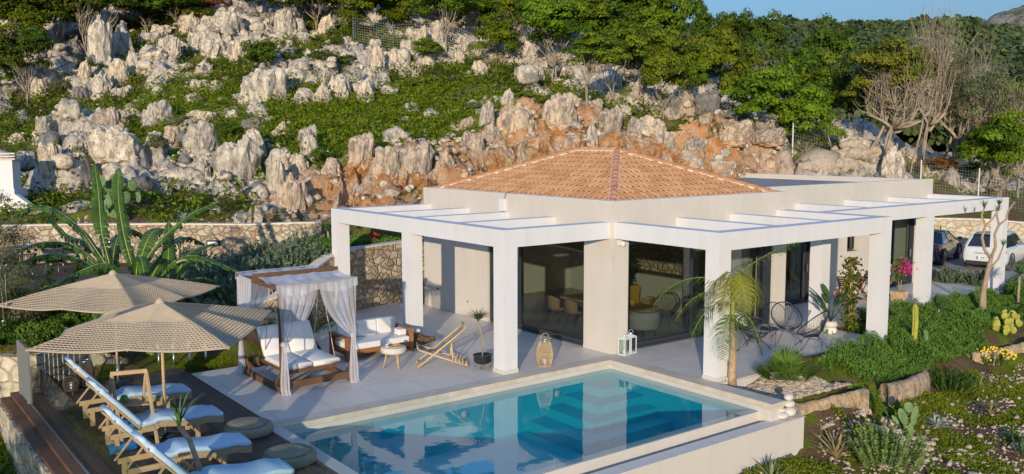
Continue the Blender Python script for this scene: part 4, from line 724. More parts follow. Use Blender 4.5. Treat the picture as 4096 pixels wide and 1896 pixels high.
TREES = [
(17.43, 33.92, 11.25, -0.46, 0.67, 2.01, 4.99, 3.19, 'oak', 6.0, 'forked pale trunked oak above the upper wire fence'),
(15.67, 39.54, 12.17, -0.23, 0.2, 0.15, 4.25, 3.67, 'oak', 6.0, 'broad oak hanging low over the crags at top centre'),
(15.76, 33.53, 10.32, -0.03, 0.03, 0.01, 1.7, 1.65, 'oak', 0.4, 'small round oak among the white crags'),
(18.63, 30.96, 9.93, 0.49, -0.28, 0.62, 3.34, 2.26, 'oak', 0.5, 'drooping oak right of the upper wire fence'),
(21.83, 37.15, 13.13, -0.02, 0.15, 0.8, 2.98, 2.72, 'oak', 5.2, 'oak with slanting trunk behind the upper wire fence'),
(21.38, 31.28, 11.65, -0.49, 0.64, 1.66, 3.88, 2.81, 'oak', 4.6, 'oak on two thin trunks above the thin forest trunks'),
(19.56, 25.35, 8.77, -0.08, 0.33, 1.98, 5.31, 3.7, 'oak', 4.2, 'large oak with forked snaking pale trunk at the forest edge'),
(14.43, 17.03, 7.44, 0.69, -0.29, 1.38, 3.19, 2.4, 'oak', 1.9, 'oak leaning over two long pale trunks'),
(17.92, 18.81, 7.29, 1.11, -0.61, 1.8, 4.29, 2.58, 'oak', 3.8, 'oak on a cluster of long pale trunks right of the leaning one'),
(18.91, 16.04, 6.52, 0.42, -0.18, 0.97, 4.04, 2.44, 'oak', 3.8, 'oak with thin dark slanting trunk left of the shaded crags'),
(22.94, 15.21, 6.94, -0.37, 0.35, 0.29, 4.57, 2.78, 'oak', 3.6, 'tall bright oak over the shaded crags'),
(20.68, 15.71, 7.61, 0.16, 0.01, 0.32, 2.54, 1.65, 'oak', 1.0, 'narrow oak between the shaded crags and the slanting oak'),
(23.21, 12.91, 5.39, -0.08, 0.16, 0.61, 3.49, 3.02, 'oak', 2.7, 'low twin trunked oak behind the tiled roof slope'),
(25.09, 12.02, 4.58, 0.28, -0.18, 0.2, 3.36, 2.73, 'oak', 2.5, 'low spreading oak left of the dry stone wall'),
(30.33, 13.82, 4.75, 0.06, 0.08, 1.63, 5.05, 2.71, 'oak', 4.5, 'oak behind the low spreading one'),
(32.04, 17.76, 5.82, 0.21, -0.21, 0.62, 4.69, 3.21, 'oak', 6.2, 'middle oak between the two tall topped ones'),
(37.51, 23.97, 7.42, 0.07, 0.09, 2.48, 6.63, 2.67, 'oakd', 6.0, 'tall dark oak with ragged top against the far hill'),
(40.96, 21.33, 6.07, -0.03, 0.14, 3.62, 7.44, 3.12, 'oakd', 3.4, 'dark double topped oak rising against the sky'),
(37.47, 26.6, 8.8, -0.35, 0.48, 2.15, 5.8, 2.41, 'oakd', 2.8, 'oak top showing behind the tall bright oak'),
(28.64, 25.89, 9.08, 0.09, -0.05, 1.37, 5.94, 3.44, 'oak', 1.7, 'high oak at the left end of the skyline'),
(30.45, 29.77, 10.02, 0.29, -0.17, 2.09, 7.18, 3.67, 'oak', 0.2, 'top oak cut by the frame left of the skyline'),
(35.11, 28.62, 9.17, 0.25, -0.05, 2.8, 7.02, 2.07, 'oakd', 0.2, 'dark oak at the point where the forest meets the sky'),
(26.36, 8.47, 4.45, 0.44, 0.06, 2.77, 5.75, 3.16, 'yel', 2.9, 'yellowish oak on a wide spread of bare pale stems'),
(29.73, 11.61, 4.09, 0.04, 0.2, 2.08, 5.71, 1.74, 'oakd', 2.0, 'dark oak behind the wire fence posts'),
(35.19, 11.1, 3.55, 0.26, 0.5, 5.06, 7.16, 2.12, 'yel', 2.4, 'yellow green tree top above the leaning bare trunk'),
(37.71, 10.72, 2.94, -0.18, 0.39, 4.41, 8.24, 2.82, 'oli', 5.6, 'grey green olive top behind the bare stems'),
(37.46, 8.25, 2.84, -0.27, 0.39, 3.1, 6.7, 2.89, 'oli', 3.3, 'brownish thin crowned olive leaning right'),
(36.01, 6.66, 1.87, -0.35, 0.26, 1.46, 4.92, 3.13, 'oak', 3.5, 'dark green oak near the right edge above the cars'),
(40.94, 7.99, 2.09, 0.06, 0.08, 2.47, 6.58, 2.82, 'oak', 1.5, 'oak at the right edge with bright lower leaves'),
(-4.55, 50.33, 10.55, -0.75, 0.76, 1.12, 3.89, 3.17, 'oak', 0.1, 'round lit oak at the top left corner'),
(-6.26, 47.56, 8.24, -0.22, 0.17, -0.06, 3.03, 2.1, 'oak', 2.0, 'oak at the left edge below the corner tree'),
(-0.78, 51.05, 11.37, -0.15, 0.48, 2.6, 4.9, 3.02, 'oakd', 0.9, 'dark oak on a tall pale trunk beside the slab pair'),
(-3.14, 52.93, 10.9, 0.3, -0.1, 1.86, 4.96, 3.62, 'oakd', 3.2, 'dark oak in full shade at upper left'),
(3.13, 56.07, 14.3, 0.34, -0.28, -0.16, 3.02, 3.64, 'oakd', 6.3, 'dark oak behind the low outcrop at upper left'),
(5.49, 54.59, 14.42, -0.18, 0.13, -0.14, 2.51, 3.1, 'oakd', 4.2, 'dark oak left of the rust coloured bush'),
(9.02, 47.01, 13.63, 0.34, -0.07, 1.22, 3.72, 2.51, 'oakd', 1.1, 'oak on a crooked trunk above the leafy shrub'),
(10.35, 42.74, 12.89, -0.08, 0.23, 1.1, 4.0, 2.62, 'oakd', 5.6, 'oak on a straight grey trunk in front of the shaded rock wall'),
(12.46, 43.04, 13.08, 0.68, -0.29, 1.52, 4.08, 2.68, 'oak', 5.0, 'oak on a slanting trunk left of the rounded dark boulder'),
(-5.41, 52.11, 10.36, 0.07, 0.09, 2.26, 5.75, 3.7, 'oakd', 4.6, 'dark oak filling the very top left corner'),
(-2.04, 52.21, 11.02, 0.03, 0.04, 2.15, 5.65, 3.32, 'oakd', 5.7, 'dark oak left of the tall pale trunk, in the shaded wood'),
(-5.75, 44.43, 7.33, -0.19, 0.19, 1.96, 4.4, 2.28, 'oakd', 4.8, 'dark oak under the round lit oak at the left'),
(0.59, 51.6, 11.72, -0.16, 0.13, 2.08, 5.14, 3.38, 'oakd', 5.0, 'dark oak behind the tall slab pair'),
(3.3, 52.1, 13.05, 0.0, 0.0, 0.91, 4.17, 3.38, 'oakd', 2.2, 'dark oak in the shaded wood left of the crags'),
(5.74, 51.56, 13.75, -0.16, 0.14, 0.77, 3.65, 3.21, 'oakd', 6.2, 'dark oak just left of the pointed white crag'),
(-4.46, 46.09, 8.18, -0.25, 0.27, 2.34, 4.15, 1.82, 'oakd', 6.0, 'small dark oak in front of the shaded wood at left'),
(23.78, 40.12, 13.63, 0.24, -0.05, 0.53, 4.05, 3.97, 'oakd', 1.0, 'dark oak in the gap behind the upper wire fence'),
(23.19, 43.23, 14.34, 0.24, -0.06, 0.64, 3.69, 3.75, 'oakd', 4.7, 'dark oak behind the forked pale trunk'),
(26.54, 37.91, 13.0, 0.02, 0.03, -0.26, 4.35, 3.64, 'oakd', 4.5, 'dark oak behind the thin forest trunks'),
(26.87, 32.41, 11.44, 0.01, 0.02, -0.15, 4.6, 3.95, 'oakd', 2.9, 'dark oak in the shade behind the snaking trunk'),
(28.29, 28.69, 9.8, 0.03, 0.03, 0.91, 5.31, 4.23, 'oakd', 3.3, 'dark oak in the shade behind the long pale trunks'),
(23.41, 41.13, 13.99, -0.16, 0.16, 0.23, 4.33, 3.67, 'oak', 3.1, 'full crowned oak right of the forked pale trunk'),
(24.52, 37.43, 14.1, -0.18, 0.12, -0.37, 3.59, 3.55, 'oak', 5.8, 'oak between the two slanting trunks at top centre'),
(22.24, 30.19, 11.34, -0.2, 0.38, 0.98, 3.96, 3.19, 'oak', 3.1, 'bright oak left of the snaking pale trunk'),
(24.41, 28.86, 10.74, -0.08, 0.22, 1.12, 4.59, 3.49, 'oak', 5.2, 'bright oak right of the snaking pale trunk'),
(29.11, 31.32, 11.17, 0.11, 0.15, 1.62, 5.58, 3.98, 'oak', 2.2, 'tall oak above the two long pale trunks'),
(30.44, 30.01, 11.41, 0.13, 0.17, 1.67, 5.3, 3.76, 'oak', 5.5, 'tall oak above the cluster of long pale trunks'),
(18.88, 41.1, 14.1, -0.12, 0.19, 0.41, 3.27, 3.52, 'oak', 5.7, 'oak with low boughs left of the forked pale trunk'),
(16.16, 46.15, 14.85, 0.3, -0.15, 0.51, 2.92, 3.64, 'oak', 2.9, 'oak above the rounded dark boulder'),
(13.87, 44.93, 13.76, -0.29, 0.32, 0.74, 3.6, 3.2, 'oakd', 3.6, 'dark oak over the white fang shaped crag'),
(26.86, 26.13, 9.18, 0.3, -0.12, 0.59, 3.97, 3.4, 'oak', 5.8, 'bright oak at the lower forest edge above the roof'),
(27.21, 16.97, 6.54, -0.27, 0.25, 0.21, 3.2, 2.74, 'oak', 4.5, 'bright oak filling the gap right of the shaded crags')]
SHRUBS = [
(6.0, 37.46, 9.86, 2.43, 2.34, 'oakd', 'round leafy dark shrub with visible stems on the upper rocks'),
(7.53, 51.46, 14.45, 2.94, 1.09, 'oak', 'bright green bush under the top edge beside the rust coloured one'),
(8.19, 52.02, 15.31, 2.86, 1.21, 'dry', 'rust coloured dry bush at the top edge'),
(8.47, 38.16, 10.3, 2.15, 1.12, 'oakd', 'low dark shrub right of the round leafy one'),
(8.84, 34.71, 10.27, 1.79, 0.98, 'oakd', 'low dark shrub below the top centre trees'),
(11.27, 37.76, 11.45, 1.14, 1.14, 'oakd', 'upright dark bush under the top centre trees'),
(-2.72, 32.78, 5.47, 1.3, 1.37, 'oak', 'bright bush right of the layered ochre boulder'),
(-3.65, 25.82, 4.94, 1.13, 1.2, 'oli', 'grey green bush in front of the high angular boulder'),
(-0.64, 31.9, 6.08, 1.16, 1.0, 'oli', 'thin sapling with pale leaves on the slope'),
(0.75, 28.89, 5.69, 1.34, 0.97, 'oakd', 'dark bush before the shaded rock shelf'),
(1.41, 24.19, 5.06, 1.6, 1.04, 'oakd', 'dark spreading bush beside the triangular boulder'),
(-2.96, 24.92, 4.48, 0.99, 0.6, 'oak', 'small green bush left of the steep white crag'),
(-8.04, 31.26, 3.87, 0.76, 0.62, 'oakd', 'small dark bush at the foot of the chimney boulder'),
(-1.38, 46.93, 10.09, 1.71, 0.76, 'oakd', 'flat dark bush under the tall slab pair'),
(-3.56, 45.52, 8.37, 1.37, 1.37, 'oli', 'grey green bush in half shade on the left slope'),
(0.99, 49.72, 11.37, 1.31, 0.6, 'oli', 'thin grey bush in front of the split slab'),
(-5.84, 26.74, 3.96, 0.72, 0.46, 'oak', 'low green plant left of the large white dome'),
(3.46, 26.22, 5.99, 0.81, 0.59, 'oakd', 'dark bush at the left end of the meadow bank'),
(1.14, 18.95, 4.61, 1.13, 0.88, 'oakd', 'dark bush in the gully right of the forked crag'),
(6.07, 40.64, 10.44, 0.66, 0.47, 'oli', 'little grey bush between the two upper crags'),
(12.23, 30.32, 8.65, 0.87, 0.57, 'oak', 'small bush on the meadow below the smooth tall slab'),
(11.61, 27.78, 7.48, 0.92, 0.54, 'oak', 'small bush in the middle of the meadow'),
(13.12, 26.65, 7.65, 1.42, 0.67, 'oli', 'grey green heather bush, left one of the row above the bank'),
(14.58, 26.85, 8.03, 1.28, 0.77, 'oli', 'grey green heather bush, second of the row above the bank'),
(15.84, 26.54, 8.23, 1.29, 0.77, 'oli', 'grey green heather bush, third of the row above the bank'),
(11.25, 21.98, 7.0, 1.14, 0.68, 'oli', 'heather bush left of the narrow grey pillar'),
(12.4, 19.27, 7.54, 1.25, 0.59, 'oak', 'green bush above the orange bank, left'),
(12.99, 18.14, 7.22, 1.24, 0.73, 'oak', 'green bush above the orange bank, right'),
(8.94, 21.09, 6.06, 0.8, 0.44, 'oak', 'dark small bush at the right of the meadow'),
(7.46, 15.37, 4.53, 0.71, 0.71, 'yel', 'bright green plant growing in the orange bank'),
(17.88, 32.19, 10.02, 0.76, 0.76, 'oakd', 'dark bush beside the little knob rocks'),
(10.33, 35.45, 10.13, 2.02, 1.01, 'oakd', 'dark bushes left of the smooth tall slab'),
(13.34, 42.02, 12.63, 1.54, 0.92, 'oakd', 'dark bush under the broad low oak'),
(19.28, 29.8, 9.67, 1.03, 0.56, 'oakd', 'dark bush under the drooping oak'),
(15.5, 16.79, 6.66, 0.73, 0.37, 'oli', 'grey bush at the foot of the forest'),
(19.01, 14.68, 6.26, 0.64, 0.4, 'oak', 'little green bush under the shaded crags'),
(18.48, 15.03, 5.87, 0.88, 0.44, 'oak', 'low bush right of the white jagged rim'),
(22.12, 13.78, 5.47, 0.9, 0.57, 'oak', 'bush right of the blue sign post'),
(35.74, 10.09, 3.76, 2.37, 0.91, 'dry', 'dry brown undergrowth behind the flat roof end'),
(44.14, 11.79, 2.94, 2.67, 1.64, 'oakd', 'dark thicket behind the pergola end')]
TB = trunk_mesh(('bare',), 95, 1, 1.25, 4, .04, lean=(.55,-.42), branch=9, twigs=9)
KIND = {'oak': OAK, 'oakd': OAKD, 'yel': YEL, 'oli': OLI}
for i, (x, y, z, dx, dy, zb, zt, w_, k, rz, lb) in enumerate(TREES):
    t = thing('oak_tree' if k != 'oli' else 'olive_tree', (x, y, z), lb, 'tree', 'trees on the hillside'); zb = max(zb, .4)
    o = bpy.data.objects.new('trunk', TB if k in ('yel', 'oli') else TR[i % 3]); col.objects.link(o); o.parent = t; q = 1.5 if k in ('yel','oli') else 1; o.scale = (w_*.42*q, w_*.42*q, (zb*1.05+.25)*(1.1 if q > 1 else 1)); o.rotation_euler = (0, 0, rz if q == 1 else 0)
    o = bpy.data.objects.new('crown', KIND[k][i % len(KIND[k])]); col.objects.link(o); o.parent = t; o.location = (dx*.8, dy*.8, (zb+zt)/2); o.scale = (w_*.64, w_*.64, (zt-zb)*.62); o.rotation_euler = (0, 0, rz)
DRY = [crown_mesh(('dry', 0), 71, (1,1,1), 40, 4000, .05, 'dryleaf', .3)]; KIND['dry'] = DRY
SH = {k: crown_mesh(('sh', k), 75+j, (1,1,1), 34, 2600, .06, m, .32, low=-.1) for j, (k, m) in enumerate((('oak','oak'),('oakd','oakdark'),('oli','olive'),('yel','yellowleaf'),('dry','dryleaf')))}
for i, (x, y, z, w_, h_, k, lb) in enumerate(SHRUBS):
    o = bpy.data.objects.new('shrub', SH[k]); col.objects.link(o); o.location = (x, y, z+h_*.25); o.scale = (w_*.5, w_*.5, h_*.62); o.rotation_euler = (0, 0, i*1.3); tag(o, lb, 'shrub', 'shrubs on the rocky hillside')
# ---------------------------------------------------------------- far hills, woods and sky side
VD = YAW
def polar(a, r):  # a degrees to the right of the view direction
    t = VD - math.radians(a); return (cam.location.x+r*math.cos(t), cam.location.y+r*math.sin(t))
def far_z(a, r):
    """height of the far ground for bearing a (degrees right of view) and distance r"""
    a = np.asarray(a, float); r = np.asarray(r, float)
    ridge = np.interp(a, [-60,-35,-10,0,8,12,16,20,24,28,31,36,50,70], [70,75,70,62,56,54,58.5,56,56,53,50,47,44,40])     # main ridge at 520 m
    knoll = np.interp(a, [8,20,24,27,29.5,33,45], [0,0,3,7,9,8,0])                                                   # nearer wooded shoulder at 230 m
    near = np.interp(a, [-60,0,10,18,24,30,45,70], [18,14,9,5,2,0,-2,-3])
    z = near*(1-smooth01((r-100)/150)) + smooth01((r-150)/370)*ridge*.98
    z = z + knoll*np.exp(-((r-240)/80.0)**2)*.8
    z = z + np.where(r > 520, (r-520)*-.02, 0) + (fbm(a*.35+5, r*.012, 1, 4)-.5)*smooth01((r-150)/300)*14
    return z
def build_far():
    A = np.arange(-70, 72, .7); Rr = np.concatenate([np.arange(96, 260, 6), np.arange(260, 700, 14), [760, 900, 1200, 2000, 3200]])
    ga, gr = np.meshgrid(A, Rr); z = far_z(ga, gr); z = np.where(gr > 720, z-(gr-720)*.03, z); t = VD-np.radians(ga); x = cam.location.x+gr*np.cos(t); y = cam.location.y+gr*np.sin(t); ny, nx = x.shape
    i = np.arange(nx*ny).reshape(ny, nx); q = np.stack([i[:-1,:-1], i[:-1,1:], i[1:,1:], i[1:,:-1]], -1).reshape(-1, 4); o = mesh_obj('hills', np.stack([x, y, z], -1).reshape(-1, 3), q.tolist(), M['farhill'], smooth=True); tag(o, kind='structure')
t = NT('far_scrub'); v = t.co('Object'); n = t.noise(v, .03, 9, .7); c = t.ramp(n, [(.35,(.035,.055,.02)),(.55,(.07,.085,.035)),(.68,(.24,.22,.16))]); t.pbr(c, .95, t.bump(t.noise(v, .25, 6, .7), 1, 2.5), 0, .05); M['farhill'] = t.m
build_far()
# bare rocky summit at the far right
def summit():
    A = np.arange(25.0, 42, .22); Rr = np.arange(950, 1300, 12); ga, gr = np.meshgrid(A, Rr); pk = np.interp(ga, [25,26.2,27.5,28.5,30.5,33,38,42], [70,112,138,146,148,146,120,80]); z = pk*np.exp(-((gr-1100)/150)**2)+ridg(ga*1.3, gr*.03, 2, 4)*6-6
    t_ = VD-np.radians(ga); x = cam.location.x+gr*np.cos(t_); y = cam.location.y+gr*np.sin(t_); ny, nx = x.shape; i = np.arange(nx*ny).reshape(ny, nx); q = np.stack([i[:-1,:-1], i[:-1,1:], i[1:,1:], i[1:,:-1]], -1).reshape(-1, 4)
    tt = NT('bare_summit'); v = tt.co(); n = tt.noise(v, .05, 9, .75); tt.pbr(tt.ramp(n, [(.4,(.10,.11,.06)),(.55,(.36,.32,.26)),(.7,(.46,.42,.35))]), .95, tt.bump(n, 1, 6), 0, .05); o = mesh_obj('hills', np.stack([x, y, z], -1).reshape(-1, 3), q.tolist(), tt.m, smooth=True); tag(o, kind='structure')
summit()
# woods as one mass: thousands of small crowns
M['wood'] = leafmat('hazed_wood_leaves', (.045,.070,.024), (.14,.165,.06), .02); M['wood2'] = leafmat('far_pale_leaves', (.07,.08,.035), (.15,.15,.075), .02)  # first one: distance haze put into the leaf colour as a paler, bluer green
def woods(name, n, a0, a1, r0, r1, size, seed, mat, per=26):
    rs = np.random.RandomState(seed); a = rs.uniform(a0, a1, n); r = np.sqrt(rs.uniform(r0**2, r1**2, n)); t_ = VD-np.radians(a); x = cam.location.x+r*np.cos(t_); y = cam.location.y+r*np.sin(t_)
    z = np.where(r < 100, ground(x, y), far_z(a, r)); s = size*rs.uniform(.6, 1.4, n)*(1+r/600); q = rs.normal(0, 1, (n, per, 3)); q /= np.linalg.norm(q, axis=2)[:,:,None]; q[:,:,2] = np.abs(q[:,:,2])
    c = np.stack([x, y, z+s*.35], -1)[:,None,:]+q*s[:,None,None]*(1,1,1.05)*rs.uniform(.75,1.05,(n,per,1)); T = np.repeat(rs.rand(n), per)*.6+rs.rand(n*per)*.4
    Q = leaf_quads(c.reshape(-1,3), q.reshape(-1,3), 1.0, rs, .8); cc = Q.mean(1, keepdims=True); Q = cc+(Q-cc)*(np.repeat(s, per)*min(.42, 2.2/math.sqrt(per)))[:,None,None]
    o = quads_obj(name, Q, mat, attrs={'lf': T}); tag(o, 'dense evergreen woodland covering the far slopes', 'woodland', kind='stuff')
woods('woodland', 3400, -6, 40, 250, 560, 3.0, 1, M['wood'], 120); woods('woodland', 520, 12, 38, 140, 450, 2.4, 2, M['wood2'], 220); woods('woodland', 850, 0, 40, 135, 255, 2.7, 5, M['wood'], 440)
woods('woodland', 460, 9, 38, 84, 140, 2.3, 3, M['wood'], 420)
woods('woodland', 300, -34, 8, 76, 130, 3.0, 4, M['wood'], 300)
# ---------------------------------------------------------------- deck, balustrades and retaining walls on the left
M['deckx'] = deckmat('dark_deck_boards', (.065,.042,.03), (.15,.10,.07), (14,1.2,14), .14, True, 0)
tag(MB().prism([(-12.74,-4.3),(-9.405,-4.3),(-9.405,-.1),(-9.28,-.1),(-9.28,5.42),(-12.74,5.5)], -.12, -.002).build('deck', M['deckx']), kind='structure')
tag(MB().box(-9.28,-9.24,-.03,5.4,-.12,0.006).build('deck_edge_board', M['deckx']), kind='structure')
def wall_thing(label, segs, mat, t=.3, name='stone_wall', cap=None, group=None):
    """segs: list of (x, y, z0, z1) along the wall centre line"""
    m = MB(); L = []
    for i, (x, y, a, b) in enumerate(segs):
        p = Vector(segs[max(i-1,0)][:2]); q = Vector(segs[min(i+1,len(segs)-1)][:2]); d = (q-p).normalized(); n = Vector((-d.y, d.x))*t/2; L.append(((x+n.x, y+n.y, x-n.x, y-n.y), a, b))
    vs = []
    for (x1,y1,x2,y2), a, b in L: vs += [(x1,y1,a),(x2,y2,a),(x2,y2,b),(x1,y1,b)]
    fs = [(0,3,2,1)]; n = len(L)
    for i in range(n-1):
        o = i*4; fs += [(o+k, o+(k+1)%4, o+4+(k+1)%4, o+4+k) for k in range(4)]
    o = (n-1)*4; fs.append((o,o+1,o+2,o+3)); m.add(vs, fs); x, y, a, b = segs[0]
    t_ = thing(name, (x, y, a), label, 'wall', group); m.build('masonry', mat, t_)
    if cap:
        cv = []
        for (x1,y1,x2,y2), a, b in L: cv += [(x1,y1,b),(x2,y2,b),(x2,y2,b+.05),(x1,y1,b+.05)]
        MB().add(cv, fs).build('capping', cap, t_)
    return t_
wall_thing('ochre stone retaining wall beside the grey slatted panel, hedge on top', [(-14.6,8.0,-1.9,.62),(-13.5,6.9,-1.8,.68),(-12.5,5.75,-1.6,.72),(-11.9,5.62,-.3,.78),(-11.0,5.75,-.2,.60),(-10.4,6.0,-.2,.3)], M['stonepale'], .35)
wall_thing('low outer stone wall carrying the brown timber ledge of the deck', [(-13.06,5.3,-2.6,-.16),(-13.08,-5,-2.6,-.16)], M['stonepale'], .22)
m = thing('timber_ledge', (-12.95,0,-.15), 'brown timber ledge in two steps outside the glass balustrade', 'ledge'); MB().box(-13.12,-12.93,-5,5.35,-.15,-.05).build('beam', M['timber'], m); MB().box(-12.925,-12.745,-5,5.35,-.15,.03).build('beam', M['timber'], m)
wall_thing('grey stone wall with small recessed lamps, high behind the banana plants', [(-14.5,23.2,.6,2.4),(-11.5,21.4,.6,2.40),(-8.56,19.5,.6,2.43),(-5.64,17.26,.7,2.45),(-3.56,15.3,.8,2.45),(-2.4,13.8,.9,2.55),(-2.0,12.9,.9,2.6)], M['stone'], .35, cap=M['mortar'])
wall_thing('curved stone retaining wall behind the white daybed and sofa', [(-7.9,6.9,-.2,.85),(-6.2,6.75,-.1,1.25),(-5.0,7.7,-.1,1.6),(-3.6,8.9,-.1,1.92),(-2.2,9.75,-.1,2.0),(-.2,10.3,-.1,2.02),(4,10.9,-.1,2.1),(8,11.4,-.1,2.1)], M['stone'], .35, cap=M['mortar'])
wall_thing('curved pale stone wall behind the parked cars', [(22.5,9.3,-.1,1.55),(25.5,7.6,-.1,1.6),(27.8,6.0,-.1,1.65),(29.4,4.4,-.1,1.62),(30.8,2.0,-.1,1.45),(31.8,-1,-.1,1.2)], M['stonepale'], .4, cap=M['mortar'])
# glass balustrades
gb = thing('glass_balustrade', (-12.73,0,0), 'frameless glass balustrade along the outer side of the deck', 'balustrade', 'glass balustrades of the deck')
y = 4.12
while y > -4.2:
    MB().box(-12.736,-12.724,max(y-.96,-4.2),y,.03,1.06).build('pane', M['clear'], gb); y -= .975
MB().box(-12.755,-12.705,-4.2,4.12,0,.03).build('rail', M['metal'], gb)
gf = thing('glass_balustrade', (-11,-4.22,0), 'frameless glass balustrade along the front, in front of the nearest sun lounger', 'balustrade', 'glass balustrades of the deck')
for a, b in ((-12.72,-11.575),(-11.555,-10.345),(-10.325,-9.21)):
    MB().box(a,b,-4.226,-4.214,.03,1.06).build('pane', M['clear'], gf)
MB().box(-12.72,-9.21,-4.24,-4.2,0,.03).build('rail', M['metal'], gf)
M['greymetal'] = simple('grey_powder_coat', (.20,.21,.20), .5, .05, 3, .05, 100)
pn = thing('slatted_panel', (-12.75,4.6,0), 'grey slatted metal panel closing the corner of the deck', 'panel')
for yy in (4.16, 5.10): MB().box(-12.78,-12.70,yy-.03,yy+.03,-.02,1.22).build('post', M['greymetal'], pn)
m = MB()
for k in range(9): m.box(-12.755,-12.725,4.2+k*.1,4.255+k*.1,.08,1.18)
m.box(-12.76,-12.72,4.19,5.07,1.18,1.22); m.box(-12.76,-12.72,4.19,5.07,.04,.08); s = m.build('slats', M['greymetal'], pn)
# ---------------------------------------------------------------- sun loungers
def wavy(x): return .40+.045*math.sin((x+.1)*4.2)*(1 if x > -1.2 else 0)+(-.10*smooth01((x+.32)/.32) if x > -.32 else 0)
def cushion_mesh(pts, y0, y1, th=.085):
    m = MB(); vs = []; n = len(pts)
    for i, p in enumerate(pts):
        p = Vector((p[0],0,p[1])); a = Vector((pts[max(i-1,0)][0],0,pts[max(i-1,0)][1])); b = Vector((pts[min(i+1,n-1)][0],0,pts[min(i+1,n-1)][1])); d = (b-a).normalized(); nn = Vector((-d.z,0,d.x)); nn = nn if nn.z > 0 else -nn
        for (yy, tt) in ((y0,0),(y1,0),(y1,th*.82),(y1-.03,th),((y0+y1)/2,th*1.08),(y0+.03,th),(y0,th*.82)): q = p+nn*tt; vs.append((q.x, yy, q.z))
    k = 7; fs = [tuple(range(k))[::-1], tuple((n-1)*k+i for i in range(k))]
    for i in range(n-1): fs += [(i*k+j, i*k+(j+1)%k, (i+1)*k+(j+1)%k, (i+1)*k+j) for j in range(k)]
    return m.add(vs, fs, True)
def lounger():
    t = thing('sun_lounger', (0,0,0), 'x', 'sun lounger', 'sun loungers on the dark deck'); W = .64
    sp = [(-1.47+i*.0735, wavy(-1.47+i*.0735)) for i in range(21)]; bp_ = [(-1.49-i*.055, .405+i*.062) for i in range(13)]
    cu = cushion_mesh(sp, 0, W).build('cushion', M['bluecush'], t, local=True); cushion_mesh(bp_, 0, W).build('back_cushion', M['bluecush'], t, local=True)
    hp = [(-1.49-.055*i-.06, .405+i*.062+.09) for i in (10,11,12,12.6)]; cushion_mesh([(a, b) for a, b in hp], .06, W-.06, .07).build('headrest', M['bluecush'], t, local=True)
    for y in (.015, W-.015):
        m = MB()
        for i in range(20):
            a, b = sp[i], sp[i+1]; m.bar((a[0],y,a[1]-.055),(b[0]+.004,y,b[1]-.055),.03,.10)
        m.bar((-2.0,y,.31),(-1.47,y,.31),.03,.09); m.build('side_rail', M['pine'], t, local=True)
        MB().bar((-1.5,y+.001,.38),(-2.2,y+.001,1.17),.032,.055,(0,1,0)).build('back_rail', M['pine'], t, local=True)
        for x in (-.48,-1.9): MB().box(x-.04,x+.04,y-.02,y+.02,0,.30).build('leg', M['pine'], t, local=True)
        MB().bar((-1.75,y,.68),(-2.05,y,.33),.025,.04,(0,1,0)).build('brace', M['pine'], t, local=True)
    m = MB()
    for x in (-.48,-1.9): m.bar((x,.0,.12),(x,W,.12),.03,.05)
    m.build('cross_bar', M['pine'], t, local=True); m = MB()
    for i in range(12): a = bp_[i]; m.bar((a[0]+.02,.03,a[1]-.03),(a[0]+.02,W-.03,a[1]-.03),.04,.012,(1,0,1))
    m.build('slats', M['pine'], t, local=True); w_ = MB()
    for y in (.0, W): w_.tube([(-1.95,y-.02,.07),(-1.95,y+.02,.07)], [.075,.075], 16)
    return t
L0 = lounger(); LL = [((-10.13,1.84),'farthest sun lounger, nearest the bamboo lanterns'), ((-10.17,-.12),'second sun lounger from the back, behind the wooden ladder shelf'), ((-10.38,-2.06),'third sun lounger from the back, beside the small dark slatted table'), ((-10.34,-3.72),'nearest sun lounger, partly behind the front glass')]
for i, ((x, y), lb) in enumerate(LL):
    o = L0 if i == 0 else copy_tree(L0); o.location = (x, y, 0); o['label'] = lb
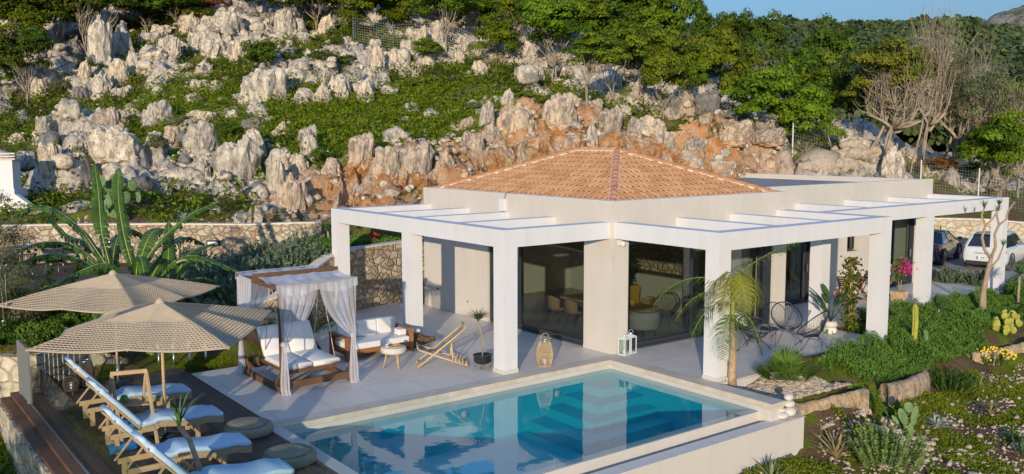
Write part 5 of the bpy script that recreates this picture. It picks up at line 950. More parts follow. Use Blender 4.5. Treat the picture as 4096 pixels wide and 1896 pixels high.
# ---------------------------------------------------------------- woven parasols
M['rope'] = fabric('woven_rope', (.50,.40,.28), .9, 150, .18)
def parasol():
    t = thing('parasol', (0,0,0), 'x', 'parasol', 'woven rope parasols over the loungers'); R0 = 2.36; Za, Ze = 2.52, 2.02
    def P(k, f):   # k along the square (0..8 ribs), f 0 apex .. 1 hem
        i = int(math.floor(k)) % 8; u = k-math.floor(k)
        def rib(j): a = PI/4*j; r = R0*(1 if j % 2 == 0 else .735); return Vector((math.cos(a)*r, math.sin(a)*r, 0))
        a, b = rib(i), rib((i+1) % 8); p = a.lerp(b, u)*f; sag = math.sin(PI*u); rr = 1-.045*sag*f; z = Za-(Za-Ze)*(.82*f+.18*f*f)-.05*sag*f*(.4+f)
        if i % 2: pass
        return Vector((p.x*rr, p.y*rr, z))
    m = MB(); NS = 10; rows = []; f = .035
    while f < .46: rows.append(f); f += .0185
    while f < 1.0: rows.append(f); f += .0345
    rows.append(1.0)
    for j, f in enumerate(rows):
        pts = [P(s/NS, f) for s in range(8*NS)]; r = .0105 if f < .46 else .0125
        if j == len(rows)-1: r = .018
        m.tube(pts, r, 4, False, True)
    for j in range(len(rows)-1):
        f0, f1 = rows[j], rows[j+1]
        if f0 < .44: continue
        n = int(13*f0/.062); 
        for q in range(n):
            k0 = 8*(q+.1*(j % 2))/n; k1 = 8*(q+.5+.1*(j % 2))/n; a, b, c = P(k0 % 8, f0), P(k1 % 8, f1), P((8*(q+.1*(j % 2))/n+.02) % 8, f1); m.bar(a, c, .016, .014); 
            if q % 2 == 0: m.bar(a, b, .009, .008)
    m.build('canopy', M['rope'], t, local=True)
    kn = MB().lathe([(.10,-.03),(.095,.0),(.07,.035),(.045,.06),(.02,.075),(.0,.08)], (0,0,Za), 14); kn.build('finial', M['rope'], t, local=True)
    MB().tube([(0,0,0),(0,0,2.5)], [.03,.03], 12).build('pole', M['pine'], t, local=True); MB().tube([(0,0,0),(0,0,.42)], [.036,.036], 12).build('sleeve', M['metal'], t, local=True); MB().lathe([(.27,0),(.27,.035),(.06,.05),(.05,.06)], (0,0,0), 24).build('base', M['frame'], t, local=True)
    MB().tube([(0,0,1.88),(0,0,2.02)], [.05,.05], 12).build('hub', M['teak'], t, local=True)
    for j in range(8):
        e = P(j, 1.0); MB().bar((0,0,2.44), e-Vector((0,0,.02)), .022, .03).build('rib', M['pine'], t, local=True); e2 = P(j, .5)-Vector((0,0,.045)); MB().bar((0,0,1.95), e2, .018, .022).build('strut', M['pine'], t, local=True)
    return t
U0 = parasol(); U0.location = (-11.06,.48,0); U0.rotation_euler[2] = R(10.5); U0['label'] = 'nearer woven rope parasol, standing between the middle sun loungers'
U1 = copy_tree(U0); U1.location = (-10.8,4.92,0); U1.rotation_euler[2] = R(-4); U1['label'] = 'farther woven rope parasol, in front of the banana plants'
# ---------------------------------------------------------------- small things on the deck
def slat_table(x, y, rz, label, w=.42, h=.45):
    t = thing('side_table', (0,0,0), label, 'side table', 'small slatted side tables'); m = MB()
    for k in range(9): m.box(-w/2+k*w/8.6, -w/2+k*w/8.6+.032, -w/2, w/2, h-.02, h)
    m.build('slats', M['darkwood'], t, local=True); m = MB()
    for s in (-1, 1): m.box(-w/2, w/2, s*w/2-.012-(.012*s), s*w/2+.012-(.012*s), h-.06, h-.02)
    m.build('frame', M['darkwood'], t, local=True)
    for sx in (-1, 1):
        for sy in (-1, 1): MB().bar((sx*w*.42, sy*w*.42, h-.06), (-sx*w*.38, sy*w*.42+.012*sx, 0), .022, .03).build('leg', M['darkwood'], t, local=True)
    t.location = (x, y, 0); t.rotation_euler[2] = rz; return t
slat_table(-11.42,-1.50-.35,.1,'small dark slatted folding table beside the third sun lounger'); slat_table(-11.25,2.9,.1,'small dark slatted table behind the ladder shelf, at the farthest lounger')
ls = thing('ladder_shelf', (-11.7,.3,0), 'wooden folding ladder shelf holding a carafe and wine glasses', 'shelf')
LA = Vector((-12.0,.72,0)); LW = Vector((.56,-.16,0)); LD = Vector((.10,-.52,0))
for k in (0, 1):
    b = LA+LW*k; MB().bar(b+LD, b+LD*.40+Vector((0,0,1.28)), .035, .075).build('upright', M['pine'], ls); MB().bar(b-LD*.25, b+LD*.36+Vector((0,0,1.22)), .035, .06).build('upright', M['pine'], ls)
MB().bar(LA+LD*.40-LW*.03+Vector((0,0,1.30)), LA+LD*.40+LW*1.03+Vector((0,0,1.30)), .07, .07).build('top_bar', M['pine'], ls)
for zz, d0, d1 in ((.70,-.25,.62),(.28,-.3,.85)):
    m = MB()
    for k in range(6): q = d0+(d1-d0)*k/5; m.bar(LA+LD*q+LW*.04+Vector((0,0,zz)), LA+LD*q+LW*.96+Vector((0,0,zz)), .075, .018)
    m.build('shelf_board', M['pine'], ls)
M['drink'] = simple('lime_leaves_drink', (.14,.28,.05), .4, .5, 30, 0)
cp = LA+LD*.35+LW*.35+Vector((0,0,.71)); t = thing('carafe', cp, 'glass carafe of lime and mint on the ladder shelf', 'carafe'); MB().lathe([(.05,0),(.085,.05),(.085,.10),(.05,.17),(.04,.24),(.055,.27)], cp, 18, False).build('bottle', M['clear'], t); MB().lathe([(.0,.01),(.078,.05),(.078,.10),(.042,.16),(.0,.165)], cp, 14).build('drink', M['drink'], t)
for i, q in enumerate(((.55,.1),(.68,.45),(.45,.0))):
    c = LA+LD*q[1]+LW*q[0]+Vector((0,0,.71)); t = thing('wine_glass', c, ['wine glass behind the carafe','wine glass right of the carafe','wine glass farthest back on the ladder shelf'][i], 'glass', 'wine glasses on the ladder shelf'); MB().lathe([(.035,0),(.004,.006),(.004,.10),(.03,.13),(.04,.17),(.034,.23)], c, 14, False).build('bowl', M['clear'], t)
def towel(c, rz, lb):
    m = MB(); N = 24; vs = []; 
    for s in range(9):
        for k in range(N): a = 2*PI*k/N; r = .085*(1+.12*math.sin(a*2+s*.6)+.05*math.sin(5*a+s))*(1-.0*s); vs.append((-.24+.06*s, r*math.cos(a), .085+r*math.sin(a)))
    m.add(vs, [(s*N+k, s*N+(k+1)%N, (s+1)*N+(k+1)%N, (s+1)*N+k) for s in range(8) for k in range(N)]+[tuple(range(N))[::-1], tuple(8*N+k for k in range(N))], True)
    o = m.build('rolled_towel', M['towel'], None); o.location = c; o.rotation_euler = (0,0,rz); tag(o, lb, 'towel', 'rolled blue towels')
towel((-11.62,.22,.29), -.25, 'rolled blue towel on the lower shelf of the wooden ladder'); towel((-11.95,-.05,.0), .1, 'rolled blue towel on the deck beneath the ladder shelf')
M['seagrass'] = fabric('woven_seagrass', (.33,.27,.19), .95, 90, .25)
def pouf(x, y, lb):
    t = thing('pouf', (x,y,0), lb, 'pouf', 'round woven poufs on the deck'); m = MB()
    pr = []
    for k in range(9): a = -PI/2+PI*k/8; pr.append((.42+.035*math.cos(a), .09+.085*math.sin(a)))
    m.lathe([(.30,0)]+pr+[(.1,.178)], (x,y,0), 36).build('body', M['seagrass'], t); c = MB(); pr = [(.37-.045*k+.01*(k % 2), .185+.010*(k % 2)+.035*min(1,k/2)) for k in range(9)]
    c.lathe([(.37,.175),(.385,.20)]+pr+[(.0,.215)], (x-.03,y+.03,0), 36).build('cushion', M['seagrass'], t)
pouf(-9.80,-.42,'round woven pouf next to the corner of the pool'); pouf(-9.82,-2.35,'round woven pouf behind the front glass, nearest the camera')
def cage_lantern(x, y, h, r, mat, lb, legs=False, handle=True, bulge=.25, n=26, name='lantern', cat='lantern', z=0):
    t = thing(name, (x,y,z), lb, cat, 'wicker and bamboo lanterns'); m = MB(); z0 = .10 if legs else 0
    for k in range(n):
        a = 2*PI*k/n; pts = []
        for j in range(8): f = j/7; rr = r*(1-bulge+bulge*math.sin(PI*f)*1.0+bulge*.25*math.cos(f*PI)); pts.append((x+math.cos(a)*rr, y+math.sin(a)*rr, z+z0+h*f))
        m.tube(pts, [.007]*8, 4)
    m.build('bars', mat, t)
    for f in (0, .33, .55, 1.0):
        rr = r*(1-bulge+bulge*math.sin(PI*f)+bulge*.25*math.cos(f*PI)); MB().tube([(x+math.cos(2*PI*k/20)*rr*1.02, y+math.sin(2*PI*k/20)*rr*1.02, z+z0+h*f) for k in range(20)], .012 if f in (0,1.0) else .006, 5, False, True).build('ring', mat if f < 1 or legs else M['metal'], t)
    MB().lathe([(r*(1-bulge)*.95,0),(r*(1-bulge)*.95,.012)], (x,y,z+z0), 18).build('base', mat, t); MB().lathe([(.04,0),(.04,.14),(.0,.145)], (x,y,z+z0+.013), 12).build('candle', M['cushion'], t)
    if handle: MB().tube([(x+r*.7*math.cos(PI*k/8), y, z+z0+h+r*.9*math.sin(PI*k/8)) for k in range(9)], .008, 5).build('handle', mat, t)
    if legs:
        for k in range(3): a = 2*PI*k/3+.4; MB().tube([(x+r*.5*math.cos(a), y+r*.5*math.sin(a), z+z0+.02),(x+r*1.05*math.cos(a), y+r*1.05*math.sin(a), z)], [.012,.009], 6).build('leg', mat, t)
cage_lantern(-11.48,4.86,.62,.17,M['darkwood'],'tall dark cane lantern by the stone wall at the end of the deck'); cage_lantern(-11.85,4.55,.30,.17,M['darkwood'],'low dark cane lantern on three legs by the stone wall', True, False)
cage_lantern(-2.06,.19,.62,.20,M['bamboo'],'pale bamboo lantern standing in front of the dining doors', bulge=.34, n=34)
def box_lantern(x, y, w, h, rz, lb):
    t = thing('lantern', (0,0,0), lb, 'lantern', 'white metal lanterns at the corner pillar'); m = MB()
    for sx in (-1,1):
        for sy in (-1,1): m.box(sx*w/2-.01, sx*w/2+.01, sy*w/2-.01, sy*w/2+.01, .02, h)
    for zz in (0, h-.02):
        m.box(-w/2-.012,w/2+.012,-w/2-.012,-w/2+.012,zz,zz+.022); m.box(-w/2-.012,w/2+.012,w/2-.012,w/2+.012,zz,zz+.022); m.box(-w/2-.012,-w/2+.012,-w/2+.012,w/2-.012,zz,zz+.022); m.box(w/2-.012,w/2+.012,-w/2+.012,w/2-.012,zz,zz+.022)
    m.build('frame', M['white'], t, local=True); MB().box(-w/2,w/2,-w/2,w/2,.0,.008).build('base', M['white'], t, local=True)
    b = .0; MB().add([(-w/2-.02,-w/2-.02,h),(w/2+.02,-w/2-.02,h),(w/2+.02,w/2+.02,h),(-w/2-.02,w/2+.02,h),(-.04,-.04,h+.05),(.04,-.04,h+.05),(.04,.04,h+.05),(-.04,.04,h+.05)], [(0,3,2,1),(4,5,6,7),(0,1,5,4),(1,2,6,5),(2,3,7,6),(3,0,4,7)]).build('roof', M['white'], t, local=True)
    MB().lathe([(.035,0),(.035,.04),(.0,.05)], (0,0,h+.05), 10).build('vent', M['white'], t, local=True); MB().tube([(.09*math.cos(PI*k/8),0,h+.07+.11*math.sin(PI*k/8)) for k in range(9)], .005, 5).build('handle', M['white'], t, local=True)
    for s in (-1,1): MB().box(s*w/2-.002,s*w/2+.002,-w/2+.012,w/2-.012,.025,h-.02).build('pane', M['clear'], t, local=True); MB().box(-w/2+.012,w/2-.012,s*w/2-.002,s*w/2+.002,.025,h-.02).build('pane', M['clear'], t, local=True)
    MB().lathe([(.035,.01),(.035,.13),(.0,.135)], (0,0,0), 12).build('candle', M['cushion'], t, local=True); t.location = (x,y,0); t.rotation_euler[2] = rz
box_lantern(.26,-.21,.20,.43,.15,'front white lantern at the foot of the corner pillar'); box_lantern(.56,-.14,.20,.43,.1,'rear white lantern, half behind the front one at the corner pillar')
# garden torches
for i, (x, y) in enumerate([(-9.66,5.72),(-9.34,5.60),(-9.02,5.42),(-8.66,5.30)]):
    t = thing('torch_light', (x,y,0), ['leftmost','second','third','rightmost'][i]+' of the four white topped steel torch lights beside the deck', 'torch light', 'steel torch lights at the end of the deck'); MB().tube([(x,y,-.05),(x,y,.40)], [.018,.03], 10).build('stem', M['metal'], t); MB().lathe([(.032,0),(.05,.20),(.0,.21)], (x,y,.40), 14).build('head', M['white'], t); MB().lathe([(.055,0),(.055,.04),(.0,.045)], (x,y,.605), 14).build('cap', M['metal'], t)
# ---------------------------------------------------------------- swinging daybed with voile curtains
def voile():
    t = NT('white_voile'); d = t.n('ShaderNodeBsdfDiffuse'); d.inputs[0].default_value = (.90,.89,.91,1); tr = t.n('ShaderNodeBsdfTranslucent'); tr.inputs[0].default_value = (.90,.89,.91,1); tp = t.n('ShaderNodeBsdfTransparent')
    a = t.n('ShaderNodeMixShader'); a.inputs[0].default_value = .45; t.l(d.outputs[0], a.inputs[1]); t.l(tr.outputs[0], a.inputs[2]); lw = t.n('ShaderNodeLayerWeight'); lw.inputs[0].default_value = .35; f = t.ramp(lw.outputs['Facing'], [(0,.42),(.7,.85)])
    m = t.n('ShaderNodeMixShader'); t.l(f, m.inputs[0]); t.l(tp.outputs[0], m.inputs[1]); t.l(a.outputs[0], m.inputs[2]); t.l(m.outputs[0], t.out.inputs[0]); return t.m
M['voile'] = voile()
db = thing('daybed', (-7.35,2.83,0), 'brown timber swing daybed with white mattress and sheer white curtains', 'daybed')
X0, X1, Y0, Y1 = -8.20, -6.50, 1.72, 3.95
for x in (X0, X1):
    for y in (Y0, Y1): MB().box(x-.045,x+.045,y-.045,y+.045,0,2.33).build('post', M['timber'], db)
for y in (Y0, Y1): MB().box(X0+.045,X1-.045,y-.03,y+.03,.10,.25).build('base_rail', M['timber'], db); MB().box(X0-.12,X1+.12,y-.03,y+.03,2.33,2.41).build('top_rail', M['timber'], db)
for x in (X0, X1): MB().box(x-.04,x+.04,Y0+.045,Y1-.045,0.0,.13).build('base_rail', M['timber'], db); MB().box(x-.03,x+.03,Y0+.03,Y1-.03,2.26,2.36).build('top_rail', M['timber'], db)
MB().box(X0-.16,X1+.22,2.80,2.87,2.365,2.52).build('swing_beam', M['timber'], db)
for x, s in ((X0,1),(X1,-1)):
    for y, q in ((Y0,1),(Y1,-1)): MB().bar((x,y+q*.04,.48),(x,y+q*.42,.07),.04,.07).build('brace', M['timber'], db)
MB().box(-7.98,-6.72,1.95,3.45,.34,.42).build('bed_frame', M['timber'], db); MB().bar((-7.98,3.3,.40),(-7.98,4.0,.46),.05,.08).bar((-6.72,3.3,.40),(-6.72,4.0,.46),.05,.08).build('head_arm', M['timber'], db)
def pad(x0, x1, pts, nm): 
    m = cushion_mesh([(0,0)], 0, 1) if 0 else MB(); n = len(pts); vs = []; th = .11
    for i, (y, z) in enumerate(pts):
        a = Vector((0,)+pts[max(i-1,0)]); b = Vector((0,)+pts[min(i+1,n-1)]); d = (b-a).normalized(); nn = Vector((0,-d.z,d.y)); nn = nn if nn.z > 0 else -nn; p = Vector((0,y,z))
        for xx, tt in ((x0,0),(x1,0),(x1,th*.8),(x1-.04,th),((x0+x1)/2,th*1.06),(x0+.04,th),(x0,th*.8)): q = p+nn*tt; vs.append((xx,q.y,q.z))
    k = 7; m.add(vs, [tuple(range(k)), tuple((n-1)*k+i for i in range(k))[::-1]]+[(i*k+j,(i+1)*k+j,(i+1)*k+(j+1)%k,i*k+(j+1)%k) for i in range(n-1) for j in range(k)], True); m.build(nm, M['cushion'], db)
for a, b in ((-8.0,-7.36),(-7.34,-6.68)):
    pad(a, b, [(1.98,.42),(2.06,.43)]+[(2.1+.13*i,.43+.0*i) for i in range(9)]+[(3.24,.43)], 'mattress'); pad(a, b, [(3.22,.45),(3.33,.60),(3.45,.78),(3.57,.95),(3.68,1.09)], 'back_cushion')
for x in (-7.96,-6.74):
    for y in (2.1,3.3): MB().tube([(x,2.84,2.4),(x,y,.42)], .012, 6).build('rope', M['rope'], db)
MB().box(-8.12,-7.94,3.45,3.6,.30,.46).build('arm_block', M['timber'], db)
def curtain(A, B, K, floor, seed, out, tail=.20, nm='curtain'):
    """gathered voile: hangs from A..B, pulled to the tie point K, then falls to the floor; out = outward normal"""
    rs = np.random.RandomState(seed); A, B, K, out = Vector(A), Vector(B), Vector(K), Vector(out); NS, NT_ = 40, 26; vs = []; side = (B-A).normalized(); ph = rs.uniform(0,6)
    for j in range(NT_+1):
        t = j/NT_
        for i in range(NS+1):
            s = i/NS; T = A.lerp(B, s); e = t**(.85+.75*s); p = Vector((T.x*(1-e)+(K.x)*e, T.y*(1-e)+(K.y)*e, T.z*(1-t)+K.z*t-.10*math.sin(PI*t)*s)) + side*(s-.5)*.10*t
            p += out*(.022*math.sin(s*34+ph)+.012*math.sin(s*71+ph*2))*(.5+1.2*t)+out*.02; vs.append(p)
    fs = [(j*(NS+1)+i, j*(NS+1)+i+1, (j+1)*(NS+1)+i+1, (j+1)*(NS+1)+i) for j in range(NT_) for i in range(NS)]; MB().add(vs, fs, True).build(nm, M['voile'], db)
    vs = []
    for j in range(13):
        t = j/12; w_ = .09+(tail-.09)*min(1,t*1.4)
        for i in range(NS+1):
            s = i/NS; a = s*PI*2; p = K+Vector((0,0,(floor-K.z)*t))+side*math.cos(a)*w_*.5+out*(math.sin(a)*w_*.35+.018*math.sin(s*44+ph)*(.4+t)); 
            if j == 12: p += out*.08*abs(math.sin(s*9))
            vs.append(p)
    fs = [(j*(NS+1)+i, j*(NS+1)+i+1, (j+1)*(NS+1)+i+1, (j+1)*(NS+1)+i) for j in range(12) for i in range(NS)]; MB().add(vs, fs, True).build('curtain_tail', M['voile'], db); MB().lathe([(.0,-.05),(.06,-.04),(.075,0),(.055,.045),(.0,.05)], K, 12).build('knot', M['voile'], db)
yf = Y0-.06
curtain((X0-.10,yf,2.40),(-7.36,yf,2.36),(X0+.02,yf-.03,1.10),.01,1,(0,-1,0)); curtain((X1+.10,yf,2.40),(-7.32,yf,2.36),(X1-.02,yf-.03,1.10),.02,2,(0,-1,0))
yb = Y1+.05
curtain((X0-.10,yb,2.40),(-7.36,yb,2.36),(X0+.02,yb+.02,.95),.01,3,(0,1,0)); curtain((X1+.10,yb,2.40),(-7.32,yb,2.36),(X1-.02,yb+.02,1.0),.02,4,(0,1,0)); curtain((X0-.07,Y1+.04,2.38),(X0-.07,3.15,2.36),(X0-.06,Y1,.92),.02,5,(-1,0,0))
def sheet(y0, y1, z0, z1, seed, x0=X0-.13, x1=X1+.13, drop=0):
    rs = np.random.RandomState(seed); NX, NY = 44, 14; vs = []
    for j in range(NY+1):
        for i in range(NX+1):
            s, t = i/NX, j/NY; w_ = .005*math.sin(s*40+t*2)+.03*abs(math.sin(s*PI*3))*(-1 if abs(s-.5) < .45 else 0)*.6; vs.append((x0+(x1-x0)*s+.03*math.sin(t*7+s*3), y0+(y1-y0)*t, z0+(z1-z0)*t+w_-.05*math.sin(PI*t)))
    MB().add(vs, [(j*(NX+1)+i, j*(NX+1)+i+1, (j+1)*(NX+1)+i+1, (j+1)*(NX+1)+i) for j in range(NY) for i in range(NX)], True).build('canopy_cloth', M['voile'], db)
sheet(2.62, yf, 2.47, 2.43, 1); sheet(3.05, yb, 2.47, 2.43, 2)
def valance(y, z0, z1, out, seed):
    NX = 60; vs = []
    for j in range(5):
        for i in range(NX+1): s = i/NX; t = j/4; vs.append((X0-.12+(X1-X0+.24)*s, y+out*(.02+.03*t*math.sin(s*38+seed)), z0+(z1-z0)*t*(.75+.35*abs(math.sin(s*PI*2)))))
    MB().add(vs, [(j*(NX+1)+i, j*(NX+1)+i+1, (j+1)*(NX+1)+i+1, (j+1)*(NX+1)+i) for j in range(4) for i in range(NX)], True).build('valance', M['voile'], db)
valance(yf, 2.43, 2.17, -1, 1); valance(yb, 2.43, 2.2, 1, 2)
# ---------------------------------------------------------------- sofa
sf = thing('sofa', (-4.8,3.95,0), 'teak outdoor sofa with thick white cushions', 'sofa'); sx0, sx1, sy0, sy1 = -5.80, -3.86, 3.40, 4.36
for x in (sx0, sx1-.09):
    m = MB(); m.box(x,x+.09,sy0,sy0+.09,0,.56); m.box(x,x+.09,sy1-.09,sy1,0,.56); m.build('arm_post', M['teak'], sf); MB().box(x-.01,x+.10,sy0-.01,sy1+.01,.56,.62).build('armrest', M['teak'], sf); MB().box(x+.01,x+.08,sy0+.09,sy1-.09,.17,.28).build('side_rail', M['teak'], sf)
MB().box(sx0+.09,sx1-.09,sy0+.02,sy0+.07,.16,.29).build('front_rail', M['teak'], sf); MB().box(sx0+.09,sx1-.09,sy1-.07,sy1-.02,.16,.62).build('back_panel', M['teak'], sf); MB().box(sx0+.09,sx1-.09,sy0+.07,sy1-.07,.22,.26).build('seat_base', M['teak'], sf)
def puff(x0, x1, y0, y1, z0, z1, nm, par, mat='cushion', bev=.035):
    o = MB().box(x0,x1,y0,y1,z0,z1).build(nm, M[mat], par, bevel=bev, seg=3); return o
puff(sx0+.11, sx1-.11, sy0+.01, sy1-.10, .27, .43, 'seat_cushion', sf)
for k in range(3): w3 = (sx1-sx0-.24)/3; puff(sx0+.12+k*w3, sx0+.11+(k+1)*w3, sy1-.27, sy1-.08, .43, .84, 'back_cushion', sf)
for x in (sx0+.12, sx1-.36): puff(x, x+.24, sy0+.14, sy0+.50, .44, .60, 'side_cushion', sf)
# ---------------------------------------------------------------- stool table with coffee tray
cx, cy = -5.14, 2.22; st = thing('stool_table', (cx,cy,0), 'round woven stool table on three splayed wooden legs', 'stool'); M['weave'] = fabric('pale_weave', (.60,.55,.46), .9, 70, .2)
MB().lathe([(.27,.38),(.305,.40),(.315,.45),(.315,.49),(.30,.525),(.27,.535),(.0,.54)], (cx,cy,0), 30).build('seat', M['weave'], st)
for k in range(3): a = 2*PI*k/3+.5; MB().tube([(cx+.16*math.cos(a),cy+.16*math.sin(a),.385),(cx+.25*math.cos(a),cy+.25*math.sin(a),0)], [.028,.018], 8).build('leg', M['pine'], st)
t = thing('tray', (cx+.02,cy-.03,.54), 'round cork tray with pastries on the woven stool table', 'tray'); MB().lathe([(.0,0),(.17,0),(.175,.012),(.16,.012),(.0,.008)], (cx+.03,cy-.04,.541), 20).build('plate', M['pine'], t)
M['pastry'] = simple('golden_pastry', (.62,.30,.10), .6, .3, 40, .5, 80)
for k in range(3): MB().tube([(cx+.0+.05*k+.05*math.cos(a), cy-.08+.02*k+.05*math.sin(a), .568) for a in np.linspace(0,2.6,6)], [.008,.018,.022,.022,.018,.008], 8).build('pastry', M['pastry'], t)
M['china'] = simple('glazed_china', (.75,.75,.74), .15, .02, 3, 0); M['chinadark'] = simple('patterned_china', (.12,.12,.13), .2, .6, 60, 0)
for i, (dx, dy) in enumerate(((-.16,.03),(-.03,.14))):
    t = thing('coffee_cup', (cx+dx,cy+dy,.54), ['patterned coffee cup left on the woven stool table','patterned coffee cup behind the pastry tray'][i], 'cup', 'patterned coffee cups'); MB().lathe([(.06,0),(.065,.006),(.0,.005)], (cx+dx,cy+dy,.541), 16).build('saucer', M['china'], t); MB().lathe([(.025,.006),(.038,.03),(.04,.065),(.036,.065),(.0,.05)], (cx+dx,cy+dy,.541), 16).build('cup', M['china'], t); MB().lathe([(.0405,.022),(.0415,.045)], (cx+dx,cy+dy,.541), 16, False).build('band', M['chinadark'], t); MB().tube([(cx+dx+.04+.02*math.sin(a),cy+dy,.575+.018*math.cos(a)) for a in np.linspace(0,PI,6)], .004, 5).build('handle', M['china'], t)
# ---------------------------------------------------------------- bamboo deck chair
bc = thing('deck_chair', (-4.75,1.77,0), 'bamboo lounge chair with slung cane seat, between the stool and the potted dragon tree', 'deck chair'); O = Vector((-4.75,1.77,0)); dd = Vector((.872,-.49,0)); ww = Vector((.49,.872,0))
BP = lambda a, b, z: O+dd*a+ww*b+Vector((0,0,z))
for b in (0, .6):
    MB().tube([BP(0,b,.02),BP(.4,b,.34),BP(.8,b,.66),BP(1.18,b,.97)], .024, 8).build('long_pole', M['bamboo'], bc); MB().tube([BP(.04,b+.03,.46),BP(.6,b+.03,.25),BP(1.24,b+.03,.03)], .024, 8).build('base_pole', M['bamboo'], bc); MB().tube([BP(.86,b-.03,.13),BP(.83,b-.03,.63)], .020, 8).build('prop_pole', M['bamboo'], bc)
    m = MB()
    for k in range(4): a = .93+.085*k; z = .46-(.43/1.2)*(a-.04)+.02; MB().tube([BP(a,b+.03,z-.02),BP(a+.01,b+.03,z+.07)], .013, 6).build('peg', M['bamboo'], bc)
for a, z, r in ((.02,.50,.02),(1.16,.98,.02),(1.20,.06,.018),(.05,.08,.016),(.85,.15,.018),(.83,.60,.018)): MB().tube([BP(a,-.05,z),BP(a,.66,z)], r, 8).build('cross_pole', M['bamboo'], bc)
m = MB(); M['cane'] = simple('grey_cane_slats', (.34,.30,.20), .8, .3, 12, .5, 40)
for k in range(40):
    f = k/39; a = .03+f*1.12; z = .50*(1-f)+.96*f-.36*math.sin(PI*f)**.8*(1-f*.35)-.02; m.tube([BP(a,.05,z),BP(a,.31,z-.015),BP(a,.57,z)], .009, 5)
m.build('sling', M['cane'], bc)
# ---------------------------------------------------------------- driftwood log by the column
lg = MB(); vs = []; N = 18
for s in range(15):
    f = s/14; r = (.17+.05*math.sin(f*5))*math.sin(PI*min(max(f,.04),.96))**.35
    for k in range(N): a = 2*PI*k/N; rr = r*(1+.28*(vn(np.array([f*5]),np.array([a*1.1]),np.array([3.]))[0]-.5)+.1*math.sin(3*a+f*7)); vs.append((-3.95+f*.95, 3.95-f*.2+rr*math.cos(a), .17+rr*math.sin(a)*.95))
lg.add(vs, [(s*N+k, s*N+(k+1)%N, (s+1)*N+(k+1)%N, (s+1)*N+k) for s in range(14) for k in range(N)]+[tuple(range(N))[::-1], tuple(14*N+k for k in range(N))], True)
M['driftwood'] = simple('mottled_driftwood', (.16,.09,.04), .9, .75, 9, 1.0, 25, bd=.03); o = lg.build('driftwood_log', M['driftwood'], None, origin=(-3.5,3.85,0)); tag(o, 'mottled brown driftwood log at the foot of the middle left column', 'log')
# ---------------------------------------------------------------- wire bucket chairs and table
M['blackcord'] = simple('black_pvc_cord', (.018,.019,.022), .35, .1, 3, 0, spec=.6)
def acapulco():
    t = thing('wire_chair', (0,0,0), 'x', 'chair', 'black corded bucket chairs on the right terrace'); NR = 44
    ring = [Vector((.40*math.cos(a)-.02, .41*math.sin(a)*(1-.10*math.cos(a)), .66-.30*math.cos(a)+.03*math.cos(2*a))) for a in [2*PI*k/NR for k in range(NR)]]
    hub = [Vector((-.05+.13*math.cos(a), .15*math.sin(a), .34-.02*math.cos(a))) for a in [2*PI*k/NR for k in range(NR)]]
    MB().tube(ring, .016, 7, False, True).build('rim', M['blackcord'], t, local=True); MB().tube(hub, .010, 6, False, True).build('seat_ring', M['blackcord'], t, local=True); m = MB()
    for k in range(NR):
        a, b = ring[k], hub[k]; mid = a.lerp(b, .55)-Vector((0,0,.045)); m.tube([a, mid, b], .0045, 4, False)
        a2 = 2*PI*(k+.5)/NR; 
    for k in range(-5,6): y = .15*math.sin(math.asin(max(-1,min(1,k/5.5)))); xx = .13*math.sqrt(max(0,1-(y/.15)**2)); m.tube([(-.05-xx,y,.36),(-.05+xx,y,.32)], .0045, 4, False)
    m.build('cords', M['blackcord'], t, local=True)
    for sx, sy in ((1,1),(1,-1),(-1,1),(-1,-1)): MB().tube([(-.05+.10*sx,.10*sy,.34),(.36*sx-.02,.32*sy,.012)], .009, 6).build('leg', M['blackcord'], t, local=True); MB().lathe([(.0,0),(.014,0),(.014,.03),(.0,.03)], (.36*sx-.02,.32*sy,0), 8).build('foot', M['blackcord'], t, local=True)
    MB().tube([(.17*math.cos(a)-.05,.19*math.sin(a),.27) for a in [2*PI*k/20 for k in range(20)]], .008, 6, False, True).build('lower_ring', M['blackcord'], t, local=True); return t
A0 = acapulco()
for i, (x, y, f, lb) in enumerate(((5.02,-1.72,232,'black corded bucket chair facing the camera'),(4.72,-2.72,140,'black corded bucket chair nearest the garden edge, turned to the left'),(3.32,-1.95,20,'black corded bucket chair behind the leaning palm, seen from its back'),(3.95,-.95,290,'black corded bucket chair holding the patterned cushion'))):
    o = A0 if i == 0 else copy_tree(A0); o.location = (x, y, 0); o.rotation_euler[2] = R(f); o['label'] = lb
t = thing('low_table', (4.22,-1.72,0), 'round black corded low table between the bucket chairs', 'table'); MB().tube([(4.22+.24*math.cos(a),-1.72+.24*math.sin(a),.42) for a in [2*PI*k/28 for k in range(28)]], .012, 6, False, True).build('rim', M['blackcord'], t); MB().lathe([(.0,.415),(.235,.415),(.235,.42),(.0,.42)], (4.22,-1.72,0), 28).build('top', M['blackcord'], t)
for k in range(3): a = 2*PI*k/3+.3; MB().tube([(4.22+.2*math.cos(a-.25),-1.72+.2*math.sin(a-.25),.41),(4.22+.30*math.cos(a),-1.72+.30*math.sin(a),0),(4.22+.2*math.cos(a+.25),-1.72+.2*math.sin(a+.25),.41)], .007, 6).build('leg', M['blackcord'], t)
cm = NT('tropical_print'); v = cm.co(); a = cm.voro(v, 9, 'F1', 'Color'); sp = cm.n('ShaderNodeSeparateColor'); cm.l(a, sp.inputs[0]); d = cm.voro(v, 9); c = cm.ramp(sp.outputs[0], [(0,(.72,.68,.58)),(.34,(.72,.68,.58)),(.35,(.10,.22,.07)),(.62,(.16,.30,.10)),(.63,(.60,.14,.10)),(.8,(.70,.35,.25)),(.81,(.35,.38,.12))], 'CONSTANT'); c = cm.mix(cm.ramp(d, [(.48,0.0),(.52,1.0)]), c, (.72,.68,.58)); M['print'] = cm.pbr(c, .9)
